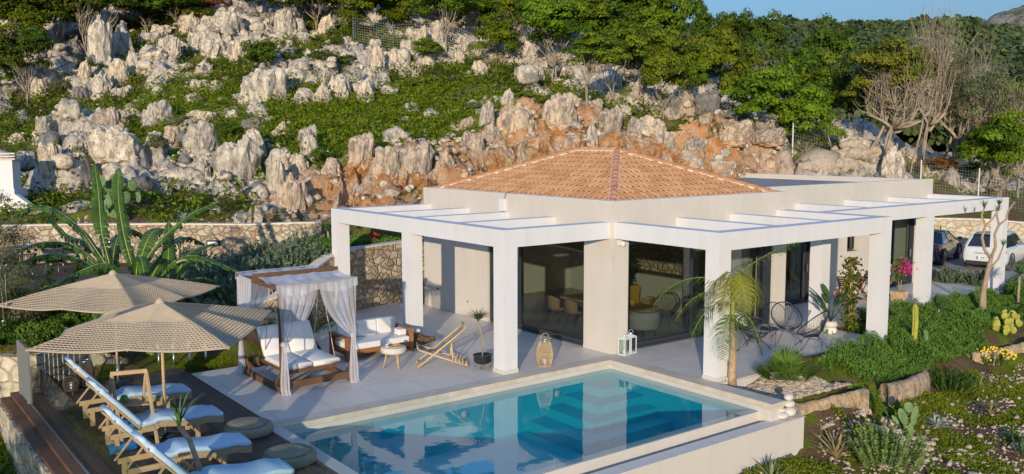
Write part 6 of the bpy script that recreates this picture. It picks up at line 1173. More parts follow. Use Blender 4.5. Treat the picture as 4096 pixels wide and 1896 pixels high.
m = MB(); N = 12; vs = []
for s in (1,-1):
    for j in range(N+1):
        for i in range(N+1): u, w_ = i/N*2-1, j/N*2-1; h = .075*(max(0,1-u**4)*max(0,1-w_**4))**.5; vs.append((u*.235*(1-.08*w_*w_), s*h, w_*.235*(1-.08*u*u)))
K1 = (N+1)**2; m.add(vs, [(j*(N+1)+i, j*(N+1)+i+1, (j+1)*(N+1)+i+1, (j+1)*(N+1)+i) for j in range(N) for i in range(N)]+[(K1+j*(N+1)+i, K1+(j+1)*(N+1)+i, K1+(j+1)*(N+1)+i+1, K1+j*(N+1)+i+1) for j in range(N) for i in range(N)], True)
o = m.build('cushion', M['print']); o.location = (3.93,-.98,.60); o.rotation_euler = (R(-38),R(4),R(12)); tag(o, 'cream cushion printed with tropical leaves and red flowers, on a bucket chair', 'cushion')
# ---------------------------------------------------------------- bistro set at the far wall
bt = thing('bistro_table', (12.75,.55,0), 'round slatted folding wooden table against the far wall', 'table'); m = MB()
for k in range(9): y = -.36+k*.09; w_ = math.sqrt(max(.01,.42**2-y*y)); m.box(12.75-w_,12.75+w_,.55+y-.041,.55+y+.041,.72,.745)
m.build('tabletop', M['teak'], bt)
for s in (-1,1): MB().bar((12.75-.32,.55+s*.22,.72),(12.75+.32,.55+s*.22,.02),.03,.05).build('leg', M['teak'], bt); MB().bar((12.75+.32,.55+s*.25,.72),(12.75-.32,.55+s*.25,.02),.03,.05).build('leg', M['teak'], bt); MB().box(12.75+s*.30-.02,12.75+s*.30+.02,.35,.75,.03,.07).build('cross_bar', M['teak'], bt)
t = thing('plant_pot', (12.6,.5,.745), 'round black pot with a small succulent on the bistro table', 'pot'); MB().lathe([(.04,0),(.085,.03),(.10,.09),(.08,.15),(.06,.16),(.0,.15)], (12.6,.5,.746), 18).build('pot', M['blackcord'], t)
rs_ = np.random.RandomState(3); P = rs_.normal(0,.04,(60,3))+(12.6,.5,.95); q = leaf_quads(P, rs_.normal(0,1,(60,3)), .03, rs_, .6); o = quads_obj('leaves', q-np.array(t.location), M['ice'], t, attrs={'lf': rs_.rand(60)})
def slat_chair(x, y, rz, lb):
    t = thing('folding_chair', (0,0,0), lb, 'chair', 'chairs at the bistro table'); m = MB()
    for s in (-1,1): MB().bar((.20,s*.21,0),(-.22,s*.21,.88),.03,.04).build('back_leg', M['teak'], t, local=True); MB().bar((-.22,s*.18,0),(.22,s*.18,.46),.03,.04).build('front_leg', M['teak'], t, local=True)
    for k in range(5): m.box(-.18+k*.09,-.11+k*.09,-.2,.2,.445,.46)
    m.build('seat', M['teak'], t, local=True); m = MB()
    for k in range(5): z = .56+.075*k; x_ = .20-(z/.88)*.42; m.box(x_-.01,x_+.01,-.2,.2,z,z+.045)
    m.build('backrest', M['teak'], t, local=True); t.location = (x,y,0); t.rotation_euler[2] = rz
slat_chair(11.55,.62,.05,'brown slatted folding chair left of the bistro table')
dc = thing('director_chair', (13.75,.62,0), 'folding wooden chair with cream canvas back, right of the bistro table', 'chair', 'chairs at the bistro table')
for s in (-1,1): MB().bar((13.5,.62+s*.24,0),(14.0,.62+s*.24,.55),.03,.045).build('leg', M['teak'], dc); MB().bar((14.0,.62+s*.24+.03,0),(13.5,.62+s*.24+.03,.55),.03,.045).build('leg', M['teak'], dc); MB().box(13.98,14.02,.62+s*.24-.02,.62+s*.24+.02,.45,1.1).build('back_post', M['teak'], dc); MB().box(13.5,14.0,.62+s*.24-.02,.62+s*.24+.02,.63,.66).build('armrest', M['teak'], dc)
MB().box(13.55,13.97,.40,.84,.45,.47).build('seat', M['cushion'], dc); MB().box(13.99,14.01,.40,.84,.75,1.12).build('backrest', M['cushion'], dc)
# ---------------------------------------------------------------- wall fittings
def fit(nm, lb, cat, parts, loc):
    t = thing(nm, loc, lb, cat)
    for pn_, mb_, mt in parts: mb_.build(pn_, M[mt], t)
fit('aerial_box', 'flat white aerial box on the parapet under the tiled roof', 'aerial box', [('body', MB().box(-.10,-.004,4.48,4.71,3.44,3.80), 'white'), ('cable', MB().tube([(-.05,4.5,3.80),(-.04,4.46,3.95),(.1,4.35,4.02)], .008, 6), 'frame')], (-.05,4.6,3.44))
fit('socket', 'small brass wall socket beside the dining doors', 'socket', [('plate', MB().box(-.012,-.002,6.42,6.56,.42,.52), 'skirt'), ('cover', MB().box(-.018,-.012,6.46,6.52,.445,.495), 'teak')], (-.01,6.5,.42))
fit('water_tap', 'garden tap on the cream wall in the column shadow', 'tap', [('pipe', MB().tube([(-.002,8.14,.64),(-.12,8.14,.64),(-.14,8.14,.58)], .014, 8), 'metal'), ('handle', MB().box(-.09,-.07,8.10,8.18,.66,.69), 'frame')], (-.05,8.14,.6))
fit('security_camera', 'white dome camera under the pergola at the corner pillar', 'camera', [('base', MB().box(.20,.34,-.04,-.002,2.83,2.96), 'white'), ('dome', MB().lathe([(.0,-.09),(.06,-.06),(.075,0),(.06,.05),(.0,.06)], (.28,-.10,2.87), 14), 'white')], (.28,-.05,2.85))
ta = thing('tv_aerial', (12.4,6.3,3.78), 'spiky television aerial on a short mast on the flat roof', 'aerial'); MB().tube([(12.4,6.3,3.78),(12.4,6.3,4.55)], .016, 8).build('mast', M['metal'], ta); MB().tube([(12.3,6.4,4.42),(13.1,5.3,4.42)], .012, 6).build('boom', M['metal'], ta); m = MB()
for k in range(12): p = Vector((12.35,6.33,4.42)).lerp(Vector((13.08,5.33,4.42)), k/11); m.tube([p-Vector((.06,.045,0)), p+Vector((.06,.045,0))], .006, 5)
m.build('elements', M['metal'], ta); MB().tube([(12.4,6.3,4.0),(12.15,6.05,3.78)], .008, 5).tube([(12.4,6.3,4.0),(12.7,6.1,3.78)], .008, 5).build('stay', M['metal'], ta)
MB().lathe([(.0,0),(.05,0),(.05,.10),(.055,.10),(.055,.12),(.0,.13)], (.34,-3.50,-.06), 14).build('x', M['white']).name = 'garden_light'; tag(bpy.data.objects['garden_light'], 'short white garden light at the foot of the palm column', 'garden light')
# stacked pebbles at the pool corner
def pebble(x, y, z, a, b, h, rz, lb, sd):
    v = ICO3[0]*np.array([a, b, h]); v *= (1+.06*(fbm(ICO3[0][:,0]*1.2+sd, ICO3[0][:,1]*1.2, ICO3[0][:,2]*1.2, 2)-.5))[:,None]; o = mesh_obj('pebble', v, ICO3[1], M['pebble'], None, (x, y, z+h), True); o.rotation_euler = (R(3*math.sin(sd)), R(3*math.cos(sd)), rz); tag(o, lb, 'stone', 'big white pebbles stacked at the pool corner')
M['pebble'] = simple('white_pebble', (.66,.60,.52), .7, .12, 6, .2, 60)
pebble(.20,-5.28,-.37,.19,.14,.105,.4,'largest white pebble, under the two stacked ones',1); pebble(.17,-5.28,-.165,.155,.12,.075,.2,'middle white pebble of the stack of three',2); pebble(.165,-5.27,-.02,.13,.10,.075,.5,'top white pebble of the stack of three',3); pebble(-.07,-5.30,-.37,.165,.12,.07,.2,'flat white pebble in front of the stack',4); pebble(-.07,-5.28,-.235,.10,.08,.048,.6,'small white pebble on the flat one',5)
# ---------------------------------------------------------------- inside the villa, seen through the glass
M['tanleather'] = simple('tan_leather', (.30,.17,.085), .6, .2, 5, .2, 50); M['oakwood'] = deckmat('honey_oak', (.32,.19,.07), (.48,.31,.13), (2,10,10), gap=False); M['brass'] = simple('ochre_planter', (.50,.27,.06), .5, .15, 3, .1, 40); M['concrete'] = simple('pale_concrete', (.50,.48,.44), .9, .1, 6, .3, 50)
dt = thing('dining_table', (2.4,3.1,0), 'long honey oak dining table behind the dining doors', 'table'); MB().box(1.85,2.95,1.1,4.2,.70,.76).build('tabletop', M['oakwood'], dt)
for y in (1.5,3.8): MB().bar((2.05,y,0),(2.75,y,.70),.08,.04,(0,1,0)).build('leg', M['blackcord'], dt); MB().bar((2.75,y+.09,0),(2.05,y+.09,.70),.08,.04,(0,1,0)).build('leg', M['blackcord'], dt)
def din_chair():
    t = thing('dining_chair', (0,0,0), 'x', 'chair', 'tan dining chairs'); vs = []; NA, NB = 12, 8
    for j in range(NB+1):
        for i in range(NA+1): a = -1.15+2.3*i/NA; h = j/NB; r = .25+.03*h; vs.append((-r*math.cos(a)+.03, r*math.sin(a), .46+.42*h*(1-.28*abs(i/NA*2-1)**2)))
    F = [(j*(NA+1)+i, j*(NA+1)+i+1, (j+1)*(NA+1)+i+1, (j+1)*(NA+1)+i) for j in range(NB) for i in range(NA)]
    o = MB().add(vs, F, True).build('backrest', M['tanleather'], t, local=True); s = o.modifiers.new('s', 'SOLIDIFY'); s.thickness = .04
    MB().lathe([(.0,.42),(.22,.42),(.25,.45),(.24,.49),(.0,.50)], (.03,0,0), 18).build('seat', M['tanleather'], t, local=True)
    for sx, sy in ((1,1),(1,-1),(-1,1),(-1,-1)): MB().tube([(.03+.12*sx,.12*sy,.42),(.03+.22*sx,.22*sy,0)], .012, 6).build('leg', M['blackcord'], t, local=True)
    return t
D0 = din_chair()
for i, (x, y, f, lb) in enumerate(((1.5,1.55,0,'tan dining chair nearest the corner pillar'),(1.5,2.35,0,'tan dining chair, second from the corner pillar'),(1.5,3.15,0,'tan dining chair, third from the corner pillar'),(1.5,3.95,0,'tan dining chair near the door mullion'),(3.3,2.0,180,'tan dining chair across the table, near the glasses'),(3.3,3.0,180,'tan dining chair across the table, behind the grass planter'),(3.3,3.9,180,'tan dining chair across the table, at its far end'))):
    o = D0 if i == 0 else copy_tree(D0); o.location = (x, y, 0); o.rotation_euler[2] = R(f); o['label'] = lb
def blades(c, n, h, spread, seed, w=.012, curve=.5):
    rs = np.random.RandomState(seed); m = MB()
    for k in range(n):
        a = rs.uniform(0,2*PI); d = Vector((math.cos(a),math.sin(a),0)); s = d.cross(Vector((0,0,1))); hh = h*rs.uniform(.6,1); sp_ = spread*rs.uniform(.3,1); vs = []
        for j in range(5): f = j/4; p = Vector(c)+d*(sp_*f**(1+curve))+Vector((0,0,hh*(f-.28*f*f*curve*sp_/max(spread,.01)*2))); ww_ = w*(1-f**1.6)+.0015; vs += [p-s*ww_, p+s*ww_]
        m.add(vs, [(2*j,2*j+1,2*j+3,2*j+2) for j in range(4)], True)
    return m
t = thing('grass_planter', (2.3,2.15,.76), 'square concrete planter of grass on the dining table', 'planter'); MB().box(2.12,2.5,1.98,2.36,.76,1.02).build('pot', M['concrete'], t, bevel=.01); blades((2.31,2.17,1.0),46,.48,.25,4,.008).build('grass', M['ice'], t)
t = thing('fruit_bowl', (2.4,1.65,.76), 'bowl of yellow and orange fruit on the dining table', 'bowl'); MB().lathe([(.05,0),(.13,.10),(.12,.10),(.04,.01),(.0,.01)], (2.4,1.65,.761), 18).build('bowl', M['oakwood'], t); M['fruit'] = simple('yellow_fruit', (.75,.36,.03), .4, .3, 20, 0)
for k in range(5): a = k*1.25; MB().lathe([(.0,-.045),(.035,-.03),(.045,0),(.035,.03),(.0,.045)], (2.4+.06*math.cos(a),1.65+.06*math.sin(a),.87+.02*(k % 2)), 12).build('fruit', M['fruit'], t)
for i, (x, y) in enumerate(((2.25,1.38),(2.42,1.30),(2.6,1.34),(2.7,1.2))):
    t = thing('wine_glass', (x,y,.76), 'wine glass on the dining table, '+['first','second','third','fourth'][i]+' from the fruit bowl', 'glass', 'wine glasses on the dining table'); MB().lathe([(.035,0),(.004,.006),(.004,.09),(.035,.13),(.042,.17),(.034,.22)], (x,y,.761), 12, False).build('bowl', M['clear'], t)
t = thing('sideboard', (5.6,3.6,0), 'pale sideboard with dark open shelf behind the dining table', 'sideboard'); MB().box(5.7,6.18,1.0,5.6,.0,1.1).build('cabinet', M['inwall'], t); MB().box(5.6,6.18,.9,5.7,1.1,1.16).build('worktop', M['darkwood'], t); MB().box(6.0,6.19,.9,5.7,1.16,2.5).build('stone_backing', M['stone'], t)
MB().lathe([(.06,0),(.14,.05),(.10,.14),(.0,.15)], (5.9,1.6,1.16), 14).build('x', M['cushion']).name = 'shell_ornament'; tag(bpy.data.objects['shell_ornament'], 'white shell ornament on the sideboard', 'ornament')
# sitting side seen through the right doors
def big_leaves(c, n, h, r, seed, L=.26, W_=.10):
    rs = np.random.RandomState(seed); m = MB()
    for k in range(n):
        a = rs.uniform(0,2*PI); z = h*rs.uniform(.1,1); d = Vector((math.cos(a),math.sin(a),rs.uniform(-.2,.5))).normalized(); s = d.cross(Vector((0,0,1))).normalized(); p0 = Vector(c)+Vector((math.cos(a)*r*.3,math.sin(a)*r*.3,z)); vs = []
        for j in range(5): f = j/4; w_ = W_*math.sin(PI*min(.98,f*.9+.08))**.7; p = p0+d*(L*f)-Vector((0,0,.10*f*f)); vs += [p-s*w_, p+Vector((0,0,-.015)), p+s*w_]
        m.add(vs, [(3*j+q,3*j+q+1,3*j+q+4,3*j+q+3) for j in range(4) for q in (0,1)], True)
    return m
M['fiddle'] = simple('glossy_dark_leaf', (.045,.095,.025), .35, .3, 4, 0); M['fern'] = simple('fern_leaf', (.07,.16,.035), .5, .35, 6, 0)
t = thing('tall_planter', (2.62,2.0,0), 'tall tapering ochre planter with a large leaved fig', 'planter'); MB().add([(2.46,1.84,0),(2.78,1.84,0),(2.78,2.16,0),(2.46,2.16,0),(2.40,1.78,1.32),(2.84,1.78,1.32),(2.84,2.22,1.32),(2.40,2.22,1.32)], [(0,3,2,1),(4,5,6,7),(0,1,5,4),(1,2,6,5),(2,3,7,6),(3,0,4,7)]).build('pot', M['brass'], t); big_leaves((2.62,2.0,1.35),44,1.25,.35,3).build('leaves', M['fiddle'], t); MB().tube([(2.62,2.0,1.3),(2.6,2.02,2.5)], [.015,.01], 6).build('stem', M['bark'], t)
t = thing('fern_pot', (1.12,1.5,.5), 'fern in a basket pot on a small wooden stool', 'plant'); MB().lathe([(.10,0),(.15,.06),(.16,.22),(.0,.20)], (1.12,1.5,.5), 16).build('basket', M['oakwood'], t); blades((1.12,1.5,.7),90,.36,.30,9,.022).build('fronds', M['fern'], t)
t = thing('wooden_stool', (1.12,1.5,0), 'small wooden stool carrying the fern', 'stool'); MB().box(.88,1.36,1.3,1.7,.46,.50).build('seat', M['oakwood'], t)
for sx, sy in ((1,1),(1,-1),(-1,1),(-1,-1)): MB().tube([(1.12+.16*sx,1.5+.14*sy,.46),(1.12+.22*sx,1.5+.18*sy,0)], .012, 6).build('leg', M['blackcord'], t)
t = thing('armchair', (2.3,1.1,0), 'grey rounded armchair just inside the right doors', 'armchair'); M['greyfab'] = fabric('grey_upholstery', (.30,.30,.28)); MB().lathe([(.40,.22),(.46,.28),(.47,.55),(.45,.72),(.40,.74),(.36,.6),(.34,.42),(.0,.42)], (2.3,1.1,0), 28).build('body', M['greyfab'], t)
for k in range(4): a = PI/4+k*PI/2; MB().tube([(2.3+.3*math.cos(a),1.1+.3*math.sin(a),.24),(2.3+.33*math.cos(a),1.1+.33*math.sin(a),0)], .016, 6).build('leg', M['blackcord'], t)
o = copy_tree(A0); o.location = (3.6,1.5,0); o.rotation_euler[2] = R(200); o['label'] = 'black corded bucket chair inside, behind the glass beside the palm'; o['group'] = 'black corded chairs indoors'
for x, y0, nm in ((5.2,.5,0),(10.2,1.9,1),(16.6,1.9,2)):
    NX = 50; vs = []
    for j in range(2):
        for i in range(NX+1): vs.append((x+1.0*i/NX, y0+.03*math.sin(i*1.3), .03+2.8*j))
    o = MB().add(vs, [(i,i+1,NX+2+i,NX+1+i) for i in range(NX)], True).build('curtain', M['inwall']); tag(o, ['pale curtain behind the glass beside the palm','pale curtain behind the narrow dark door','pale curtain behind the door at the bougainvillea'][nm], 'curtain', 'pale curtains behind the glass')
t = thing('television', (15.0,2.9,1.2), 'black television on the wall behind the bougainvillea door', 'television'); MB().box(14.72,14.77,2.2,3.3,1.3,1.95).build('screen', M['blackcord'], t); MB().box(14.70,14.72,2.6,2.9,1.5,1.75).build('bracket', M['metal'], t)
# ---------------------------------------------------------------- plant builders
def V3(*a): return Vector(a)
M['banana'] = None
def bananamat():
    t = NT('banana_leaf'); v = t.co('Object', (1,1,1)); n = t.noise(v, 2.5, 4); a = t.attr('lf'); c = t.ramp(t.math('ADD', t.math('MULTIPLY', n, .6), t.math('MULTIPLY', a, .4)), [(.3,(.035,.085,.012)),(.6,(.085,.17,.02)),(.85,(.16,.27,.035))]); m = t.pbr(c, .38, None, 0, .5)
    tr = t.n('ShaderNodeBsdfTranslucent'); t.l(c, tr.inputs[0]); mx = t.n('ShaderNodeMixShader'); mx.inputs[0].default_value = .35; t.l(t.p.outputs[0], mx.inputs[1]); t.l(tr.outputs[0], mx.inputs[2]); t.l(mx.outputs[0], t.out.inputs[0]); return t.m
M['banana'] = bananamat(); M['rib'] = simple('pale_leaf_rib', (.28,.34,.08), .5, .15, 5, 0); M['drythatch'] = simple('dry_plant_fibre', (.36,.25,.13), .9, .3, 10, .3, 40)
def quadpath(m, P, W, side, droop=0.0): pass
def banana_leaf(parent, pts, wid, seed, torn=.5, tip_fold=0.0):
    """pts: midrib control points (world). The blade is torn into strips along the ribs."""
    rs = np.random.RandomState(seed); P = [Vector(p) for p in pts]; n = 34
    def at_(f):
        k = f*(len(P)-1); i = min(int(k), len(P)-2); u = k-i; p0 = P[max(i-1,0)]; p1, p2 = P[i], P[i+1]; p3 = P[min(i+2,len(P)-1)]
        return .5*((2*p1)+(p2-p0)*u+(2*p0-5*p1+4*p2-p3)*u*u+(3*p1-p0-3*p2+p3)*u**3)
    m = MB(); Q = []; lf = []
    for s in (-1, 1):
        gap = 0; dr = rs.uniform(.2,.5)
        for i in range(n):
            f0, f1 = i/n, (i+.96)/n; a, b = at_(f0), at_(f1); d = (at_(min(1,f1+.02))-at_(max(0,f0-.02))).normalized(); sd = d.cross(V3(0,0,1)); sd = sd.normalized() if sd.length > .1 else V3(1,0,0); up = sd.cross(d).normalized()
            if rs.rand() < torn*.45: dr = rs.uniform(.15, 1.5)*torn+.15
            w0, w1 = (wid*math.sin(PI*min(.985,max(.03,f)))**.55 for f in (f0*.92+.06, f1*.92+.06)); k0 = rs.rand()*.4+.3
            def S(p, w_, t_, sl): q = sd*s*math.cos(dr*t_)*w_*t_ + up*(.10*w_*math.sin(PI*t_)) - V3(0,0,1)*math.sin(dr*t_)*w_*t_*.9 + d*(w_*.18*t_+sl); return p+q
            sl = rs.uniform(-.01,.01) if torn > .2 else 0; k_ = rs.uniform(1-.42*torn,1.05); w0 *= k_; w1 *= k_
            for t0, t1 in ((0,.35),(.35,.7),(.7,1.0)):
                e = 1.0 if t1 < 1 or torn < .2 else .8
                Q.append([S(a,w0,t0,0), S(b,w1,t0,0), S(b,w1*e if t1 == 1 else w1,t1,sl), S(a,w0*(1 if t1 < 1 else e),t1,sl)]); lf.append(k0)
    o = quads_obj('leaf', np.array([[tuple(p) for p in q] for q in Q])-np.array(parent.location), M['banana'], parent, attrs={'lf': lf})
    MB().tube([at_(i/12) for i in range(13)], [.022*(1-i/14) for i in range(13)], 6).build('midrib', M['rib'], o if False else parent)
ban = thing('banana_plant', (-9.9,6.7,.1), 'large banana plant with torn leaves behind the parasols', 'banana plant')
for (a, b, r) in (((-9.6,6.5,-.1),(-9.75,6.9,2.1),.11),((-10.3,6.7,-.1),(-10.35,7.1,2.3),.12),((-9.1,6.4,-.1),(-9.0,6.6,1.6),.08),((-10.8,6.6,-.1),(-10.9,6.8,1.3),.07)): MB().tube([a, Vector(a).lerp(Vector(b),.5)+V3(.04,0,0), b], [r,r*.85,r*.5], 10).build('stem', M['rib'], ban)
BL = [([(-10.3,7.1,2.2),(-10.4,7.5,3.2),(-10.3,8.1,4.2),(-10.25,8.6,4.9)],.28,.8),([(-9.8,6.9,2.1),(-9.9,7.4,3.1),(-9.85,8.0,4.1),(-9.7,8.4,4.8)],.30,.7),([(-9.8,6.9,2.1),(-9.2,7.0,2.9),(-8.3,7.1,3.6),(-7.5,7.1,3.9)],.26,.9),
([(-10.3,7.1,2.2),(-10.9,7.8,3.4),(-11.6,8.4,3.9),(-12.3,8.9,3.5)],.30,1.0),([(-10.3,7.0,2.0),(-11.0,7.5,2.9),(-11.8,7.9,3.0),(-12.6,8.2,2.6)],.28,1.0),([(-9.7,6.6,1.6),(-10.4,6.6,2.5),(-11.1,6.7,2.4),(-11.9,6.9,1.95)],.30,.8),
([(-9.6,6.5,1.5),(-9.2,6.2,2.4),(-8.6,5.9,2.65),(-7.75,5.4,2.25)],.30,.7),([(-9.0,6.6,1.6),(-8.7,6.8,2.3),(-8.3,7.2,2.6),(-7.6,7.5,2.75)],.20,.0),([(-9.1,6.6,1.5),(-9.0,6.9,2.3),(-8.8,7.4,3.0),(-8.7,7.7,3.35)],.15,.0),([(-9.8,6.9,2.0),(-9.8,6.6,2.6),(-9.85,6.1,2.6),(-9.9,5.7,2.1)],.26,.5),
([(-9.8,6.9,2.1),(-9.4,7.3,2.9),(-9.0,7.7,3.2),(-8.6,7.9,3.1)],.30,.3),([(-9.6,6.5,1.4),(-9.3,6.2,1.9),(-9.0,5.9,1.9),(-8.6,5.6,1.4)],.24,.3),([(-10.8,6.6,1.2),(-10.9,6.2,1.7),(-10.9,5.9,1.5),(-10.8,5.7,.9)],.20,.1),([(-9.1,6.4,1.0),(-9.0,6.0,1.3),(-8.9,5.7,1.0),(-8.8,5.5,.5)],.20,.1),([(-10.8,6.6,1.2),(-11.5,7.0,2.0),(-12.1,7.1,1.9),(-12.7,7.1,1.4)],.24,.6),([(-10.3,7.1,2.2),(-9.9,8.2,2.9),(-9.3,9.2,3.1),(-8.6,10.0,2.7)],.32,.8),([(-9.6,6.8,1.8),(-8.9,7.4,2.6),(-8.2,8.2,2.9),(-7.4,8.9,2.6)],.30,.8),([(-10.3,7.0,2.1),(-11.0,8.3,2.6),(-11.7,9.3,2.5),(-12.4,10.2,1.9)],.30,.8),([(-9.9,7.0,1.8),(-9.4,7.9,2.1),(-8.9,8.7,2.0),(-8.4,9.4,1.5)],.28,.8),([(-10.3,7.0,1.9),(-10.5,8.2,2.3),(-10.6,9.2,2.2),(-10.7,10.0,1.6)],.30,.7),([(-9.2,6.6,1.4),(-8.4,6.9,1.9),(-7.8,7.1,1.8),(-7.3,7.3,1.3)],.26,.7),([(-10.3,7.1,2.2),(-10.6,7.9,2.9),(-11.0,8.8,3.1),(-11.4,9.7,3.9)],.24,.8),([(-10.2,6.5,.9),(-10.1,6.1,1.2),(-10.0,5.8,1.0),(-10.0,5.65,.5)],.18,.1)]
for i, (p, w_, tn) in enumerate(BL): banana_leaf(ban, p, w_, i+1, tn)
def frond(m_l, base, d, L, up, n, ll, seed, droop=1.0, w=.008, stiff=.4):
    """pinnate palm frond: returns leaflet quads; d horizontal direction, up initial rise"""
    rs = np.random.RandomState(seed); d = Vector(d).normalized(); Q = []; R_ = []
    for i in range(n+1): f = i/n; R_.append(Vector(base)+d*(L*f*(1-.15*f*f))+V3(0,0,up*f-droop*f*f*L*.55))
    for i in range(2, n):
        f = i/n; tan = (R_[i+1]-R_[i-1]).normalized(); sd = tan.cross(V3(0,0,1)).normalized(); l = ll*math.sin(PI*min(.97,f*.95+.08))**.6
        for s in (-1,1):
            dr = rs.uniform(.5,1.1)*(1-stiff)+.15; dirn = (sd*s*1.0+tan*.65+V3(0,0,.25-dr*.4)+V3(*rs.normal(0,.10,3))).normalized(); p = R_[i]; mid = p+dirn*l*.5; tip = p+dirn*l*.92-V3(0,0,l*dr*.55); wv = tan*w*1.3
            Q.append([p-wv, p+wv, mid+wv, mid-wv]); Q.append([mid-wv, mid+wv, tip+wv*.15, tip-wv*.15])
    return Q, R_
M['palm'] = leafmat('palm_leaflets', (.05,.10,.015), (.16,.24,.035), 1.5, .4, .3); M['palmyellow'] = leafmat('yellowing_palm_leaflets', (.16,.17,.015), (.42,.40,.05), 1.5, .4, .3); M['palmtrunk'] = simple('palm_trunk', (.42,.29,.18), .9, .35, 8, 1.0, 20, bd=.03)
def palm_part(parent, fr, mat, nm='frond'):
    for i, (b, d, L, up, ll, dr) in enumerate(fr):
        Q, Rr = frond(None, b, d, L, up, 34, ll, i+7, dr, .0065); lf = np.repeat(np.random.RandomState(i).rand(len(Q)//2), 2)*.5+.3; o = quads_obj(nm, np.array([[tuple(p) for p in q] for q in Q])-np.array(parent.location), mat, parent, attrs={'lf': lf}); MB().tube(Rr[::4], [.012*(1-.08*k) for k in range(len(Rr[::4]))], 5).build('stalk', M['rib'], parent)
pm = thing('palm_tree', (.38,-3.60,-.1), 'slender palm with drooping yellow green fronds in front of the right pergola column', 'palm tree')
MB().tube([(.38,-3.6,-.15),(.36,-3.6,.2),(.38,-3.6,.6),(.36,-3.59,1.0),(.37,-3.58,1.4)], [.11,.095,.075,.06,.05], 12).build('trunk', M['palmtrunk'], pm); MB().tube([(.37,-3.58,1.3),(.37,-3.57,1.8),(.38,-3.56,2.35)], [.05,.045,.02], 10).build('crownshaft', M['rib'], pm)
m = MB()
for k in range(10): a = k*.7; m.add([(.37+.09*math.cos(a),-3.6+.09*math.sin(a),.05+.07*k),(.37+.09*math.cos(a+.8),-3.6+.09*math.sin(a+.8),.06+.07*k),(.37+.12*math.cos(a+.5),-3.6+.12*math.sin(a+.5),.36+.07*k)], [(0,1,2)])
m.build('bark_husk', M['drythatch'], pm)
b = (.37,-3.57,2.0)
palm_part(pm, [((.37,-3.57,2.2),(-.35,1,0),2.4,1.0,.5,1.35),((.37,-3.57,2.0),(-.5,.8,0),1.6,.6,.45,1.6),((.37,-3.57,2.4),(.3,-1,0),1.7,1.55,.45,.7),((.37,-3.57,1.8),(-1,.3,0),1.3,.5,.5,1.8),((.37,-3.57,1.7),(1,.4,0),1.2,.5,.5,1.8),((.37,-3.57,1.6),(.5,-.9,0),.8,.3,.45,2.6),((.37,-3.57,1.55),(-1,-.4,0),.8,.2,.5,2.6)], M['palm'])
palm_part(pm, [((.37,-3.57,2.5),(-.3,-.7,0),.75,.30,.60,2.6),((.37,-3.57,2.5),(.7,-.4,0),.8,.3,.60,2.5),((.37,-3.57,2.5),(-.7,.5,0),.8,.3,.60,2.6),((.37,-3.57,2.45),(.1,-1,0),.6,.25,.6,3.0),((.37,-3.57,2.4),(.5,.6,0),.7,.25,.6,2.6),((.37,-3.57,2.4),(-.8,-.2,0),.6,.2,.6,3.0)], M['palmyellow'], 'yellow_frond')
def fan_palm(x, y, z, r, lb, n=16):
    t = thing('fan_palm', (x,y,z), lb, 'palm'); rs = np.random.RandomState(5); Q = []
    for i in range(n):
        a = rs.uniform(0,2*PI); el = rs.uniform(.25,1.35); d = V3(math.cos(a)*math.cos(el),math.sin(a)*math.cos(el),math.sin(el)); c = V3(x,y,z+.08)+d*r*.55; sd = d.cross(V3(0,0,1)).normalized(); up = sd.cross(d)
        for k in range(22): b = -1.9+3.8*k/21; q = (d*math.cos(b)+sd*math.sin(b)+up*.12).normalized(); wv = q.cross(up).normalized()*.018; L = r*.55*(1-.1*abs(b)); e = c+q*L-V3(0,0,.05*L); Q.append([c-wv*.4,c+wv*.4,c.lerp(e,.55)+wv,c.lerp(e,.55)-wv]); Q.append([c.lerp(e,.55)-wv,c.lerp(e,.55)+wv,e+wv*.1,e-wv*.1])
        MB().tube([V3(x,y,z), c], .008, 4).build('stalk', M['rib'], t)
    quads_obj('fans', np.array([[tuple(p) for p in q] for q in Q])-np.array(t.location), M['palm'], t, attrs={'lf': np.repeat(rs.rand(len(Q)//2),2)})
fan_palm(1.75,-4.12,-.32,.92,'low bushy fan palm on the white gravel beside the pool corner'); 
def rosette(x, y, z, n, L, w, seed, mat, lb, name='agave', cat='agave', rise=(.3,1.4), curl=.25, thick=.012, grp=None, tip=None):
    t = thing(name, (x,y,z), lb, cat, grp); rs = np.random.RandomState(seed); m = MB()
    for k in range(n):
        a = 2.4*k+rs.uniform(-.2,.2); el = rise[0]+(rise[1]-rise[0])*(k/n)**.8; d = V3(math.cos(a),math.sin(a),0); l = L*rs.uniform(.75,1.05)*(1-.25*(k/n)); sd = d.cross(V3(0,0,1)); vs = []; NN = 7
        for j in range(NN):
            f = j/(NN-1); p = V3(x,y,z+.02)+d*(l*f*math.cos(el)+curl*l*f*f*math.cos(el))+V3(0,0,l*f*math.sin(el)-curl*l*f*f*.7); ww_ = w*((1-f)**.75)*(.75+.5*math.sin(PI*min(1,f*1.4)))+.001; nn = sd.cross(d*math.cos(el)+V3(0,0,math.sin(el))).normalized()
            vs += [p-sd*ww_+nn*-.35*ww_*-1, p+nn*(-thick*(1-f)), p+sd*ww_+nn*.35*ww_]
        m.add(vs, [(3*j+q,3*j+q+1,3*j+q+4,3*j+q+3) for j in range(NN-1) for q in (0,1)], True)
    m.build('leaves', mat, t); return t
